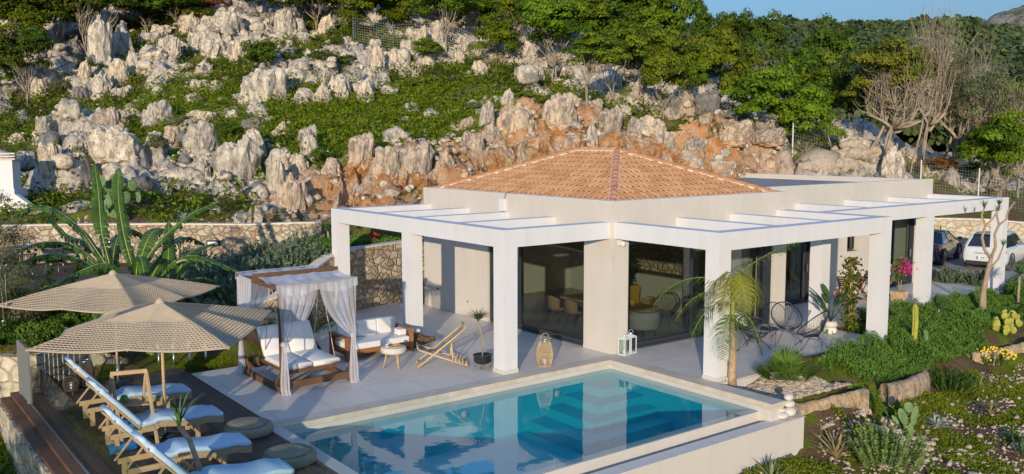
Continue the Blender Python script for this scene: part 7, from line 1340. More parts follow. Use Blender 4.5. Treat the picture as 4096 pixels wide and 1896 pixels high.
M['agave'] = simple('dusty_green_aloe', (.22,.25,.09), .55, .35, 5, .1, 40); M['agaveblue'] = simple('blue_grey_agave', (.36,.42,.36), .55, .2, 8, .1, 40); M['aloedry'] = simple('reddish_green_aloe', (.30,.23,.11), .6, .4, 5, .1, 40); M['yucca'] = simple('yucca_green', (.07,.14,.03), .45, .35, 6, 0); M['cactus'] = simple('cactus_green', (.12,.20,.07), .6, .25, 8, .4, 30); M['cactusy'] = simple('yellow_green_cactus', (.30,.30,.045), .6, .25, 8, .3, 40)
AL = 'aloes and agaves in the dry garden'
G = lambda x, y: gz(x, y)
rosette(.88,-6.0,G(.88,-6.0),26,.86,.045,1,M['aloedry'],'reddish green aloe near the outer pool wall',rise=(.6,1.5),name='aloe',cat='aloe',grp=AL); rosette(-1.45,-6.1,G(-1.45,-6.1)-.03,20,.78,.045,2,M['agave'],'green aloe close against the pool wall at the bottom edge',rise=(.6,1.5),name='aloe',cat='aloe',grp=AL)
rosette(4.86,-6.12,G(4.86,-6.12),22,.48,.038,3,M['agaveblue'],'small silvery agave right of the two padded cactus',rise=(.1,1.3),grp=AL); rosette(6.67,-6.52,G(6.67,-6.52),24,.62,.035,4,M['aloedry'],'brownish aloe on the stony ground at right',rise=(.5,1.5),name='aloe',cat='aloe',grp=AL); rosette(8.19,-5.55,G(8.19,-5.55),16,.50,.03,5,M['agave'],'small pale aloe below the yellow daisies',rise=(.5,1.5),name='aloe',cat='aloe',grp=AL); rosette(5.5,-7.6,G(5.5,-7.6),26,.50,.022,6,M['yucca'],'dark spiky rosette at the right edge',rise=(.4,1.5),grp=AL)
for i, (x, y, s, lb) in enumerate(((4.78,-4.15,.34,'low aloe among the fleshy groundcover, near the white pebbles'),(8.31,-3.3,.40,'low aloe beside the tall column cactus'),(12.0,-3.4,.42,'low aloe in the groundcover by the slim tree'),(9.3,-3.9,.25,'tiny aloe at the foot of the small cactus'),(2.45,-3.85,.5,'green spiky aloe behind the fan palm'))): rosette(x,y,G(x,y)+.22,18,s,.022,10+i,M['yucca'],lb,rise=(.3,1.4),name='aloe',cat='aloe',grp=AL)
for i, (x, y, s, lb) in enumerate(((-13.6,3.3,.95,'big spiky yucca clump below the deck at the left edge'),(-14.0,1.8,.8,'spiky yucca at the bottom left corner'),(-5.2,17.5,.6,'grey agave on top of the wall with recessed lamps'),(-3.3,15.9,.4,'small agave at the right end of the wall with recessed lamps'))): rosette(x,y,G(x,y) if i < 2 else 2.5,30,s,.026 if i < 2 else .04,30+i,M['yucca'] if i != 2 else M['agaveblue'],lb,rise=(.2,1.5))
def pads(x, y, z, items, mat, lb, name='prickly_pear', cat='cactus'):
    t = thing(name, (x,y,z), lb, cat, 'cacti in the garden')
    v = ICO3[0]
    for (dx,dy,dz,w,h,az,tl) in items:
        q = v*np.array([w,w*.16,h]); q = q*(1+.0); c, s = math.cos(tl), math.sin(tl); q = np.stack([q[:,0]*c+q[:,2]*s, q[:,1], -q[:,0]*s+q[:,2]*c], 1); c, s = math.cos(az), math.sin(az); q = np.stack([q[:,0]*c-q[:,1]*s, q[:,0]*s+q[:,1]*c, q[:,2]], 1); mesh_obj('pad', q+np.array([dx,dy,dz]), ICO3[1], mat, t, None, True)
    return t
pads(3.60,-6.14,G(3.6,-6.14),[(0,0,.20,.085,.24,-.6,.03),(-.16,.10,.58,.10,.22,-.6,-.45),(.07,-.05,.60,.085,.24,-.6,.12),(-.30,.2,.50,.05,.14,-.9,-.6),(-.05,.03,.80,.11,.13,-.7,-.3)],M['cactus'],'tall prickly pear with a few large pads in the dry garden')
rs_ = np.random.RandomState(8); pads(12.9,-4.1,-.45,[(rs_.uniform(-.5,.5),rs_.uniform(-.2,.2),rs_.uniform(.1,.62),rs_.uniform(.075,.10),rs_.uniform(.10,.135),rs_.uniform(-1.6,.3),rs_.uniform(-.5,.5)) for k in range(42)],M['cactusy'],'dense yellowish prickly pear above the ochre garden wall')
pads(-7.2,18.8,2.6,[(rs_.uniform(-.7,.7),rs_.uniform(-.3,.3),rs_.uniform(.1,1.5),.16,.22,rs_.uniform(-1.6,.3),rs_.uniform(-.5,.5)) for k in range(22)],M['cactus'],'large green prickly pear behind the banana leaves, on the upper wall')
def column_cactus(x, y, z, h, r, lb, lean=(.1,0)):
    t = thing('column_cactus', (x,y,z), lb, 'cactus', 'cacti in the garden'); vs = []; N = 28; K = 16
    for j in range(K+1):
        f = j/K; rr = r*(1 if f < .85 else math.sqrt(max(.02,1-((f-.85)/.15)**2)))*(.85+.3*math.sin(min(f*3,1.6)))
        for k in range(N): a = 2*PI*k/N; q = rr*(1+.22*math.cos(7*a)); vs.append((x+lean[0]*math.sin(f*3)+q*math.cos(a), y+lean[1]*f+q*math.sin(a), z+h*f))
    MB().add(vs, [(j*N+k, j*N+(k+1)%N, (j+1)*N+(k+1)%N, (j+1)*N+k) for j in range(K) for k in range(N)]+[tuple(K*N+k for k in range(N))], True).build('stem', M['cactusy'] if h > .7 else M['cactus'], t)
column_cactus(7.77,-3.87,-.25,1.28,.065,'tall single column cactus in the fleshy groundcover',(.06,0)); column_cactus(8.1,-4.0,-.25,.52,.05,'short column cactus beside the tall one')
M['shaggy'] = M['herb']; 
def spindle(x, y, h, r, seed, n=900): rs = np.random.RandomState(seed); t_ = rs.rand(n); a = rs.uniform(0,2*PI,n); rr = r*(1-.5*t_)*rs.uniform(.2,1,n); P = np.stack([x+rr*np.cos(a), y+rr*np.sin(a), G(x,y)+h*t_], 1); return P, rs
P, rs_ = spindle(3.55,-5.35,.82,.13,4); o = quads_obj('spiny_shrub', leaf_quads(P, np.stack([P[:,0]-3.55, P[:,1]+5.35, np.zeros(len(P))], 1)*8, .03, rs_, .25), M['herb'], None, (3.55,-5.35,G(3.55,-5.35)), {'lf': rs_.rand(len(P))}); tag(o, 'narrow upright spiny shrub inside a ring of stones', 'shrub')
# bushy plants in the dry garden: many leafy shoots
def shoots(name, x, y, w, h, n, mat, lb, cat, seed, leaf=.035, z=None, per=60, grp=None):
    rs = np.random.RandomState(seed); z = G(x,y) if z is None else z; P = []; N = []; T = []
    for k in range(n):
        a = rs.uniform(0,2*PI); d = V3(math.cos(a),math.sin(a),0); sp_ = w*.5*math.sqrt(rs.rand()); hh = h*rs.uniform(.65,1.05)*(1-.35*(sp_/(w*.5))**2); b = V3(x,y,z)+d*sp_*.55; e = V3(x,y,z)+d*sp_*1.05+V3(0,0,hh)
        t_ = rs.uniform(.25,1,per); q = np.array([tuple(b.lerp(e, float(s))) for s in t_]); o_ = rs.normal(0,1,(per,3)); o_ /= np.linalg.norm(o_,axis=1)[:,None]; q = q+o_*(.045*(1.15-t_))[:,None]*(h/.9); P.append(q); N.append(o_); T.append(.25+.75*t_*rs.uniform(.6,1,per))
    P = np.concatenate(P); o = quads_obj(name, leaf_quads(P, np.concatenate(N), leaf, rs, .28), mat, None, (x,y,z), {'lf': np.concatenate(T)}); return tag(o, lb, cat, grp)
shoots('spurge_bush', 1.35,-6.9,1.75,1.02,90,leafmat('spurge_leaves', (.06,.10,.025), (.24,.29,.08), 2),'large bushy plant with upright leafy shoots at the bottom edge','bush',11,.04)
shoots('spurge_bush', 5.0,-8.1,.7,.5,30,M['lav'],'small leafy bush at the bottom right corner','bush',12,.035)
shoots('fern_bush', 7.35,-5.15,1.5,.62,120,leafmat('feathery_leaves', (.025,.075,.012), (.09,.17,.03), 2),'feathery green bush hanging over the low garden wall','bush',13,.03)
shoots('daisy_bush', 10.4,-4.85,1.05,.5,50,M['ice'],'bush covered in yellow daisies below the garden wall','bush',14,.03)
rs_ = np.random.RandomState(2); m = MB(); db_ = [o for o in bpy.data.objects if o.name == 'daisy_bush'][0]
for k in range(110):
    a = rs_.uniform(0,2*PI); r = .62*math.sqrt(rs_.rand()); c = V3(10.4+r*math.cos(a), -4.85+r*math.sin(a), G(10.4,-4.85)+.50*(1-.45*(r/.62)**2)+rs_.uniform(0,.06)); d = V3(-.5,-.6,.6)+V3(*rs_.normal(0,.3,3)); d.normalize(); s = d.orthogonal().normalized(); u = d.cross(s); m.add([c+s*math.cos(q)*.028+u*math.sin(q)*.028 for q in [2*PI*j/7 for j in range(7)]]+[c+d*.012], [(j,(j+1)%7,7) for j in range(7)])
M['daisy'] = simple('yellow_petals', (.80,.52,.015), .6, .15, 30, 0); m.build('flowers', M['daisy'], db_)
for i, (x, y, w_, h_, lb) in enumerate(((18.8,.75,1.5,.75,'grey green lavender mound at the end of the terrace, left part of the row'),(18.9,-.45,1.5,.75,'grey green lavender mound at the end of the terrace, middle of the row'),(19.2,-1.9,1.3,.7,'grey green lavender mound right of the last column'),(19.0,-3.1,1.2,.6,'grey green lavender mound at the right edge by the yucca'))): shoots('lavender', x,y,w_,h_,110,M['lav'],lb,'lavender',20+i,.045,z=-.1,grp='lavender mounds at the far terrace end')
for i, (x, y, z, w_, h_, lb) in enumerate(((-6.6,8.3,.7,2.2,1.0,'dark lavender bush just behind the daybed'),(-5.4,9.0,1.0,2.2,1.15,'spiky lavender bush above the curved wall, middle of the slope'),(-4.2,9.8,1.3,2.2,1.2,'pale lavender bush at the top beside the leftmost column'),(-7.6,9.2,.8,2.2,1.0,'lavender bush behind the banana leaf tip'),(-6.4,10.3,1.1,2.4,1.0,'lavender bush in front of the upper grey wall'),(-4.6,11.6,1.1,2.4,1.25,'tall lavender bush near the right end of the upper grey wall'),(-3.3,11.2,1.4,2.0,1.2,'lavender bush under the right end of the upper grey wall'),(-6.6,13.0,1.0,2.4,1.1,'lavender bush against the middle of the upper grey wall'),(-8.0,7.4,.4,1.7,.9,'dark lavender bush left of the daybed curtain'))): shoots('lavender', x,y,w_,h_,170,M['lav'],lb,'lavender',40+i,.06,z=z,per=50,grp='lavender bushes on the slope behind the daybed')
# fleshy groundcover
def cover(name, poly, n, h, mat, lb, seed, leaf=.05, zf=None, asp=.22, up=.75):
    rs = np.random.RandomState(seed); xs = [p[0] for p in poly]; ys = [p[1] for p in poly]; X = rs.uniform(min(xs),max(xs),n*3); Y = rs.uniform(min(ys),max(ys),n*3); k = inpoly(X,Y,poly); X, Y = X[k][:n], Y[k][:n]; edge = fbm(X*1.3,Y*1.3,seed,3); keep = edge > (.49 if name == 'weeds_' else .30); name = name.strip('_'); X, Y = X[keep], Y[keep]
    Z = ground(X,Y) if zf is None else zf(X,Y); hh = h*(.12+1.9*fbm(X*1.5,Y*1.5,seed+3,3)**1.6); t_ = rs.rand(len(X))**.6; P = np.stack([X,Y,Z+hh*t_],1); nd = rs.normal(0,1,(len(X),3)); nd[:,2] = nd[:,2]*.3
    a = rs.normal(0,.45,(len(X),3)); a[:,2] += up; a /= np.linalg.norm(a,axis=1)[:,None]; b = np.cross(a, nd); b /= np.linalg.norm(b,axis=1)[:,None]+1e-9; s = (leaf*rs.uniform(.6,1.3,len(X)))[:,None]; Q = np.stack([P-a*s*.6, P-b*s*asp, P+a*s, P+b*s*asp],1)
    o = quads_obj(name, Q, mat, attrs={'lf': t_*.6+rs.rand(len(X))*.4}); return tag(o, lb, 'groundcover', kind='stuff')
bedz = lambda X, Y: np.maximum(ground(X,Y), -.55)
cover('ice_plant', [(1.5,-3.62),(6.0,-3.56),(7.2,-3.5),(8.5,-1.65),(18.0,-1.7),(20,-2.4),(20,-4.2),(13.5,-4.0),(11.5,-3.9),(10.6,-4.6),(7.5,-4.75),(6.6,-4.85),(4.1,-4.7),(3.6,-4.2),(2.2,-3.85)], 105000, .42, M['ice'], 'dense fleshy leaved ground cover filling the garden bed', 3, .055, bedz)
cover('ice_plant', [(5.2,-3.7),(7.3,-3.6),(7.6,-3.3),(6.9,-3.9)], 6000, .3, M['ice'], 'fleshy ground cover spilling onto the terrace edge', 4, .055, lambda X, Y: np.zeros_like(X)-.1)
cover('ice_plant', [(3.6,-4.5),(4.3,-4.6),(4.35,-5.35),(3.8,-5.3)], 6000, .25, M['ice'], 'fleshy ground cover hanging through the gap in the low wall', 5, .05)
cover('ice_plant', [(7.35,-2.05),(7.9,-1.7),(9.5,-1.68),(8.3,-3.0),(7.35,-2.8)], 14000, .42, M['ice'], 'tall fleshy ground cover beside the second right column', 6, .055, lambda X, Y: np.zeros_like(X)-.1)
cover('hedge', [(-15.5,9.6),(-13.2,7.0),(-12.3,5.9),(-11.0,5.95),(-10.6,6.6),(-11.6,8.2),(-13,10.5)], 70000, 1.0, M['ice'], 'dense green hedge on top of the ochre retaining wall', 7, .05, None, .4, .2)
cover('lawn', [(-9.2,5.0),(-8.4,4.75),(-6.3,5.0),(-5.7,5.3),(-5.4,6.2),(-6.3,6.7),(-7.9,6.8),(-9.4,6.0)], 40000, .10, M['herb'], 'strip of short green lawn behind the daybed', 8, .05, lambda X, Y: np.zeros_like(X)+.0, .12, 1.5)
cover('weeds_', [(-3.2,-5.6),(.6,-5.6),(1.4,-4.95),(6,-5.1),(13,-5.1),(16,-6),(12,-9),(5,-9.4),(0,-8),(-3.2,-6.6)], 90000, .08, M['herb'], 'low green weeds spread over the stony garden ground', 9, .035, None, .5, .3)
cover('weeds', [(-17,7),(-13.2,6.5),(-13.2,-2),(-14.5,-4),(-18,-2)], 60000, .22, M['herb'], 'green weeds below the deck on the left', 10, .06, None, .3, .8)
cover('flower_bed', [(-3.4,9.4),(-1.9,10.0),(.2,10.6),(.2,11.6),(-2,11.4),(-3.9,10.3)], 16000, .30, M['ice'], 'green plants in the bed above the curved stone wall', 11, .05, lambda X, Y: np.zeros_like(X)+1.95, .4, .3)
m = MB(); rs_ = np.random.RandomState(4)
for k in range(26): c = V3(-1.25+rs_.normal(0,.12),10.35+rs_.normal(0,.05),2.32+rs_.normal(0,.07)); m.lathe([(.0,-.03),(.035,0),(.0,.03)], c, 6)
M['redfl'] = simple('red_petals', (.55,.02,.02), .6, .2, 20, 0); tag(m.build('geranium', M['redfl'], None, origin=(-1.25,10.35,2.3)), 'red geranium flowers above the curved stone wall', 'flowers')
# low ochre garden walls along the bed
M['ochre'] = rockmat('ochre_rubble', (.46,.31,.17), (.70,.55,.38))
def rubble(label, pts, z0, z1, seed, t=.22):
    rs = np.random.RandomState(seed); P = [Vector(p+(0,)) for p in pts]; L = [0]
    for a, b in zip(P, P[1:]): L.append(L[-1]+(b-a).length)
    n = int(L[-1]/.09); vs = []; prof = [(-.5,0),(-.52,.35),(-.48,.75),(-.36,.98),(0,1.03),(.36,.98),(.5,.7),(.5,0)]; K = len(prof)
    for i in range(n+1):
        s = L[-1]*i/n; k = max(j for j in range(len(P)-1) if L[j] <= s+1e-6); u = (s-L[k])/(L[k+1]-L[k]); p = P[k].lerp(P[k+1], u); d = (P[k+1]-P[k]).normalized(); nn = V3(d.y,-d.x,0)
        for j, (o_, h_) in enumerate(prof): zz = z0+(z1-z0)*h_; w_ = float(fbm(np.array([s*3.+seed]),np.array([j*.8]),np.array([zz*3]),3)[0]-.5); vs.append(tuple(p+nn*(t*-o_+w_*.13)+V3(0,0,zz+(w_*.14 if h_ > .5 else 0))))
    t_ = thing('garden_wall', tuple(P[0]), label, 'wall', 'low ochre garden walls'); MB().add(vs, [(i*K+j, i*K+j+1, (i+1)*K+j+1, (i+1)*K+j) for i in range(n) for j in range(K-1)]+[tuple(range(K)), tuple(n*K+j for j in range(K))[::-1]], True).build('masonry', M['ochre'], t_)
rubble('low ochre garden wall starting behind the white pebble stack', [(.75,-4.72),(1.8,-4.85),(3.6,-5.0)], -1.3, -.42, 1); rubble('broken low ochre garden wall in the middle of the bed', [(4.45,-4.95),(5.4,-5.05),(6.5,-4.9),(6.85,-4.6)], -1.3, -.48, 2, .28); rubble('low ochre garden wall at the right edge below the prickly pear', [(9.6,-4.55),(11,-4.85),(12.6,-4.9),(14.5,-4.9),(17,-5.0)], -1.3, -.50, 3)
MB().box(.45,7.3,-3.58,-3.52,-.45,-.02).build('x', M['skirt']).name = 'terrace_kerb'; tag(bpy.data.objects['terrace_kerb'], kind='structure')
# potted and trained plants on the terraces
def pot_tree(): pass
dp = thing('dragon_tree', (-3.42,.92,0), 'small dragon tree in a dark pot on a wire stand, left of the front column', 'plant'); MB().lathe([(.10,.10),(.19,.13),(.22,.20),(.215,.30),(.235,.31),(.235,.33),(.20,.33),(.19,.29),(.0,.28)], (-3.42,.92,0), 24).build('pot', M['blackcord'], dp)
for k in range(4): a = PI/4+k*PI/2; c = V3(-3.42,.92,0); MB().tube([c+V3(.20*math.cos(a),.20*math.sin(a),.18),c+V3(.24*math.cos(a),.24*math.sin(a),.10),c+V3(.17*math.cos(a),.17*math.sin(a),.05),c+V3(.21*math.cos(a),.21*math.sin(a),.0)], .008, 5).build('stand_leg', M['blackcord'], dp)
MB().tube([(-3.42,.92,.28),(-3.40,.90,.6),(-3.46,.95,.95),(-3.50,.98,1.15)], [.022,.02,.018,.02], 8).build('stem', M['bark'], dp); blades((-3.50,.98,1.13),120,.42,.55,6,.014,.9).build('leaves', M['yucca'], dp)
def yucca(x, y, z, h, L, lb, seed, lean=(0,0), n=90, heads=None, trunk_r=.05, name='yucca', mat=None, grp='yuccas in the garden'):
    t = thing(name, (x,y,z), lb, 'yucca', grp); heads = heads or [(lean[0],lean[1],h)]
    for i, hd in enumerate(heads):
        p = V3(x,y,z)+V3(*hd); MB().tube([(x,y,z-.1),V3(x,y,z).lerp(p,.5)+V3(.03,.02,0),p], [trunk_r,trunk_r*.85,trunk_r*.7], 8).build('trunk', M['bark'], t); rs = np.random.RandomState(seed+i); m = MB()
        for k in range(n): a = rs.uniform(0,2*PI); el = rs.uniform(-.25,1.5); d = V3(math.cos(a)*math.cos(el),math.sin(a)*math.cos(el),math.sin(el)); l = L*rs.uniform(.7,1); s = d.cross(V3(0,0,1)).normalized() if abs(d.z) < .98 else V3(1,0,0); q = p+d*l*.5; e = p+d*l-V3(0,0,l*.12); w_ = .016; m.add([p-s*w_*.5,p+s*w_*.5,q+s*w_,q-s*w_,e], [(0,1,2,3),(3,2,4)])
        m.build('leaves', mat or M['yucca'], t)
    return t
yucca(10.9,-3.05,-.15,.62,.60,'yucca with round leafy head on a leaning trunk in the groundcover',1,(-.18,.05)); yucca(16.31,-2.92,-.2,1.15,.62,'taller yucca at the right edge in front of the lavender',2,(0,0))
yucca(-2.6,10.9,2.0,.5,.4,'little yucca in the bed above the curved wall',5)
# tall slim branching tree in the bed
M['slimbark'] = simple('brown_grey_bark', (.34,.25,.17), .9, .25, 14, .8, 50, bd=.015)
stt = thing('dragon_tree', (14.0,-2.8,-.25), 'tall slender dragon tree with several bare arms, in front of the far pergola', 'tree'); B0 = V3(14.0,-2.8,-.25)
def st(pts, r0, r1): MB().tube([B0+V3(*p) for p in pts], list(np.linspace(r0,r1,len(pts))), 8).build('trunk', M['slimbark'], stt)
st([(0,0,0),(.0,.02,.6),(.06,-.02,1.1),(.14,-.05,1.5),(.20,-.10,1.9)],.085,.07); st([(.05,-.08,0),(.05,-.05,.5),(.06,-.02,1.05)],.05,.045); st([(.20,-.10,1.9),(.05,.05,2.2),(-.02,.12,2.6),(.05,.05,3.0),(-.05,.16,3.3),(.0,.10,3.55)],.055,.03); st([(.20,-.10,1.9),(.30,-.18,2.3),(.26,-.15,2.7),(.36,-.22,3.0),(.30,-.16,3.35),(.34,-.2,3.62)],.055,.03); st([(.36,-.22,3.0),(.55,-.36,3.2),(.58,-.38,3.45),(.74,-.5,3.75)],.035,.025); st([(.14,-.05,1.5),(.40,-.25,1.9),(.50,-.33,2.3)],.04,.022); st([(.05,.05,3.0),(.22,-.08,3.2),(.33,-.18,3.5)],.03,.022)
for i, p in enumerate(((0,.10,3.55),(.34,-.2,3.62),(.74,-.5,3.75),(.50,-.33,2.3),(.33,-.18,3.4))): blades(B0+V3(*p),26,.34,.22,50+i,.012,.4).build('leaf_head', M['yucca'], stt)
# bird of paradise, vine, bougainvillea
bp = thing('bird_of_paradise', (6.75,-1.95,0), 'bird of paradise in a woven basket pot beside the bucket chairs', 'plant'); MB().lathe([(.15,0),(.20,.06),(.17,.18),(.0,.18)], (6.75,-1.95,0), 20).build('pot_band', M['print'], bp); MB().lathe([(.165,.18),(.20,.28),(.15,.36),(.13,.36),(.0,.33)], (6.75,-1.95,0), 20).build('pot', M['weave'], bp)
m = MB(); rs_ = np.random.RandomState(12)
for k in range(20):
    a = rs_.uniform(0,2*PI); hh = rs_.uniform(.6,1.25); d = V3(math.cos(a),math.sin(a),0); b0 = V3(6.75,-1.95,.34); e = b0+d*rs_.uniform(.15,.45)+V3(0,0,hh*.62); m.tube([b0,b0.lerp(e,.6)+V3(0,0,.06),e], .008, 5); ax_ = (d*.8+V3(0,0,.9)).normalized(); s = ax_.cross(V3(-d.y,d.x,0)).normalized(); s = V3(-d.y,d.x,0); vs = []
    for j in range(6): f = j/5; p = e+ax_*(.42*f)+d*.06*f*f; w_ = .075*math.sin(PI*min(.97,f*.85+.12)); vs += [p-s*w_, p-ax_.cross(s)*.02, p+s*w_]
    m.add(vs, [(3*j+q,3*j+q+1,3*j+q+4,3*j+q+3) for j in range(5) for q in (0,1)], True)
m.build('leaves', M['fiddle'], bp); M['orangefl'] = simple('orange_petals', (.85,.25,.02), .5, .2, 20, 0)
for dx, dy, dz in ((-.05,-.12,1.12),(.12,-.2,1.18)):
    m = MB(); c = V3(6.75+dx,-1.95+dy,dz)
    for k in range(5): a = k*.5-1; m.tube([c, c+V3(.03*math.sin(a)-.05,-.05*math.cos(a),.13)], [.014,.003], 5)
    m.build('flower', M['orangefl'], bp)
vn_ = thing('climbing_vine', (7.45,-2.12,0), 'climbing vine on thin canes in front of the second right column', 'vine'); 
for dx in (-.06,.05): MB().tube([(7.45+dx,-2.12,0),(7.45+dx*.4,-2.12,2.0)], .012, 6).build('cane', M['bamboo'], vn_)
rs_ = np.random.RandomState(6); n = 900; tz = rs_.rand(n)*2.15; c = np.stack([7.45+rs_.normal(0,.13,n)*(1+.5*np.sin(tz*5)), -2.12+rs_.normal(0,.13,n), tz], 1); quads_obj('leaves', leaf_quads(c, rs_.normal(0,1,(n,3))+(-.4,-.4,.4), .05, rs_, .8)-np.array(vn_.location), M['yellowleaf'], vn_, attrs={'lf': rs_.rand(n)})
bg_ = thing('bougainvillea', (12.35,-.85,0), 'pink bougainvillea on canes in a square terracotta pot by the pergola column', 'plant'); M['terracotta'] = simple('buff_terracotta', (.52,.34,.18), .85, .2, 7, .4, 40); MB().add([(12.18,-1.02,0),(12.52,-1.02,0),(12.52,-.68,0),(12.18,-.68,0),(12.13,-1.07,.50),(12.57,-1.07,.50),(12.57,-.63,.50),(12.13,-.63,.50)], [(0,3,2,1),(4,5,6,7),(0,1,5,4),(1,2,6,5),(2,3,7,6),(3,0,4,7)]).build('pot', M['terracotta'], bg_, bevel=.02)
for dx in (-.05,.07): MB().tube([(12.35+dx,-.85,.45),(12.35+dx*1.5,-.85,1.2)], .010, 5).build('cane', M['bamboo'], bg_)
n = 420; tz = rs_.rand(n); c = np.stack([12.3+rs_.normal(0,.12,n), -.85+rs_.normal(0,.12,n), .85+tz*.75], 1); quads_obj('leaves', leaf_quads(c, rs_.normal(0,1,(n,3)), .04, rs_, .7)-np.array(bg_.location), M['ice'], bg_, attrs={'lf': rs_.rand(n)})
n = 420; tz = rs_.rand(n); c = np.stack([12.42+rs_.normal(0,.12,n), -.92+rs_.normal(0,.12,n), 1.30+rs_.normal(0,.12,n)], 1); t = NT('magenta_bracts'); t.pbr((.62,.03,.24), .6); quads_obj('flowers', leaf_quads(c, rs_.normal(0,1,(n,3)), .032, rs_, .8)-np.array(bg_.location), t.m, bg_)
# young palm behind the sofa
yp = thing('young_palm', (-5.9,5.9,0), 'young feathery palm between the daybed and the curved stone wall', 'palm')
palm_part(yp, [((-5.9,5.9,.1),(math.cos(a),math.sin(a),0),1.25,1.0+.3*(k % 2),.32,.7) for k, a in enumerate([.2,1.1,2.0,2.9,3.9,4.9,5.6])], M['palm'])
# big foreground yucca rising before the side table
rosette(-11.96,-3.05,-.02,9,.95,.04,77,M['yucca'],'green yucca with long blades just inside the front glass','yucca','yucca',rise=(.9,1.5),curl=.3)
fy = thing('yucca', (-11.65,-2.72,-.0), 'small yucca on a ringed curved trunk in front of the parasol pole', 'yucca'); MB().tube([(-11.60,-3.3,0),(-11.60,-3.1,.5),(-11.66,-2.85,.9),(-11.78,-2.75,1.12)], [.05,.045,.04,.04], 10).build('trunk', M['palmtrunk'], fy); blades((-11.78,-2.75,1.08),16,.75,.45,88,.022,.6).build('leaves', M['yucca'], fy)
# olive tree at the left edge and shading trees beyond the frame
def olive(x, y, h, w_, z, lb, seed, name='olive_tree', cr=OLI):
    t = thing(name, (x,y,z), lb, 'tree', 'olive trees round the garden'); o = bpy.data.objects.new('trunk', TR[seed % 3]); col.objects.link(o); o.parent = t; o.scale = (w_*.4,w_*.4,h*.55); o = bpy.data.objects.new('crown', cr[seed % 2]); col.objects.link(o); o.parent = t; o.location = (0,0,h*.62); o.scale = (w_*.5,w_*.5,h*.40); o.rotation_euler[2] = seed
OLF = [crown_mesh(('olf', i), 160+i, (1,1,1), 120, 26000, .022, 'olive', .22, asp=.28, low=-.9) for i in range(2)]
olive(-13.25,6.6,4.6,2.7,-.3,'fine leaved olive tree at the left edge in front of the dining chairs',0,cr=OLF)
for i, (x, y, h, w_) in enumerate(((-19.5,-9.2,4.3,3.4),(-17.4,-11.6,4.2,3.2),(-21.8,-6.0,4.6,3.8),(-24,-2.4,5.2,4.0))): olive(x,y,h,w_,gz(x,y),['olive tree standing outside the view, shading the deck','second olive tree outside the view by the deck','third olive tree outside the view by the deck','fourth olive tree outside the view by the deck'][i],i+1,cr=OLI)
# ---------------------------------------------------------------- parked cars
def paint(name, c, rough=.25):
    t = NT(name); t.pbr(c, rough, None, 0, .5, **{'Coat Weight': 1.0, 'Coat Roughness': .05}); return t.m
M['carwhite'] = paint('white_car_paint', (.66,.68,.68)); M['carblue'] = paint('dark_blue_car_paint', (.012,.022,.045)); M['carglass'] = paint('dark_car_glass', (.02,.024,.028), .05); M['tyre'] = simple('tyre_rubber', (.10,.095,.09), .85, .15, 20, .3, 60); M['trimblack'] = simple('black_plastic_trim', (.03,.03,.032), .6, .1, 5, .1, 80); M['redlamp'] = paint('red_lamp_glass', (.45,.015,.015), .1); M['plate'] = simple('number_plate', (.72,.72,.70), .4, .02, 3, 0); M['platetext'] = simple('plate_letters', (.02,.02,.02), .5, .02, 3, 0); M['euband'] = simple('plate_blue_band', (.02,.10,.45), .5, .02, 3, 0); M['greylet'] = simple('dark_chrome', (.10,.10,.10), .3, .02, 3, 0, metal=.6)
def textmesh(txt, size, mat, parent, loc, rot, ext=.002, spacing=1.0, name='lettering'):
    cu = bpy.data.curves.new('t', 'FONT'); cu.body = txt; cu.size = size; cu.extrude = ext; cu.align_x = 'CENTER'; cu.align_y = 'CENTER'; cu.space_character = spacing; o = bpy.data.objects.new('t', cu); col.objects.link(o); dg = bpy.context.evaluated_depsgraph_get(); me = bpy.data.meshes.new_from_object(o.evaluated_get(dg)); bpy.data.objects.remove(o)
    me.materials.clear(); me.materials.append(mat); q = bpy.data.objects.new(name, me); col.objects.link(q); q.parent = parent; q.location = loc; q.rotation_euler = rot; return q
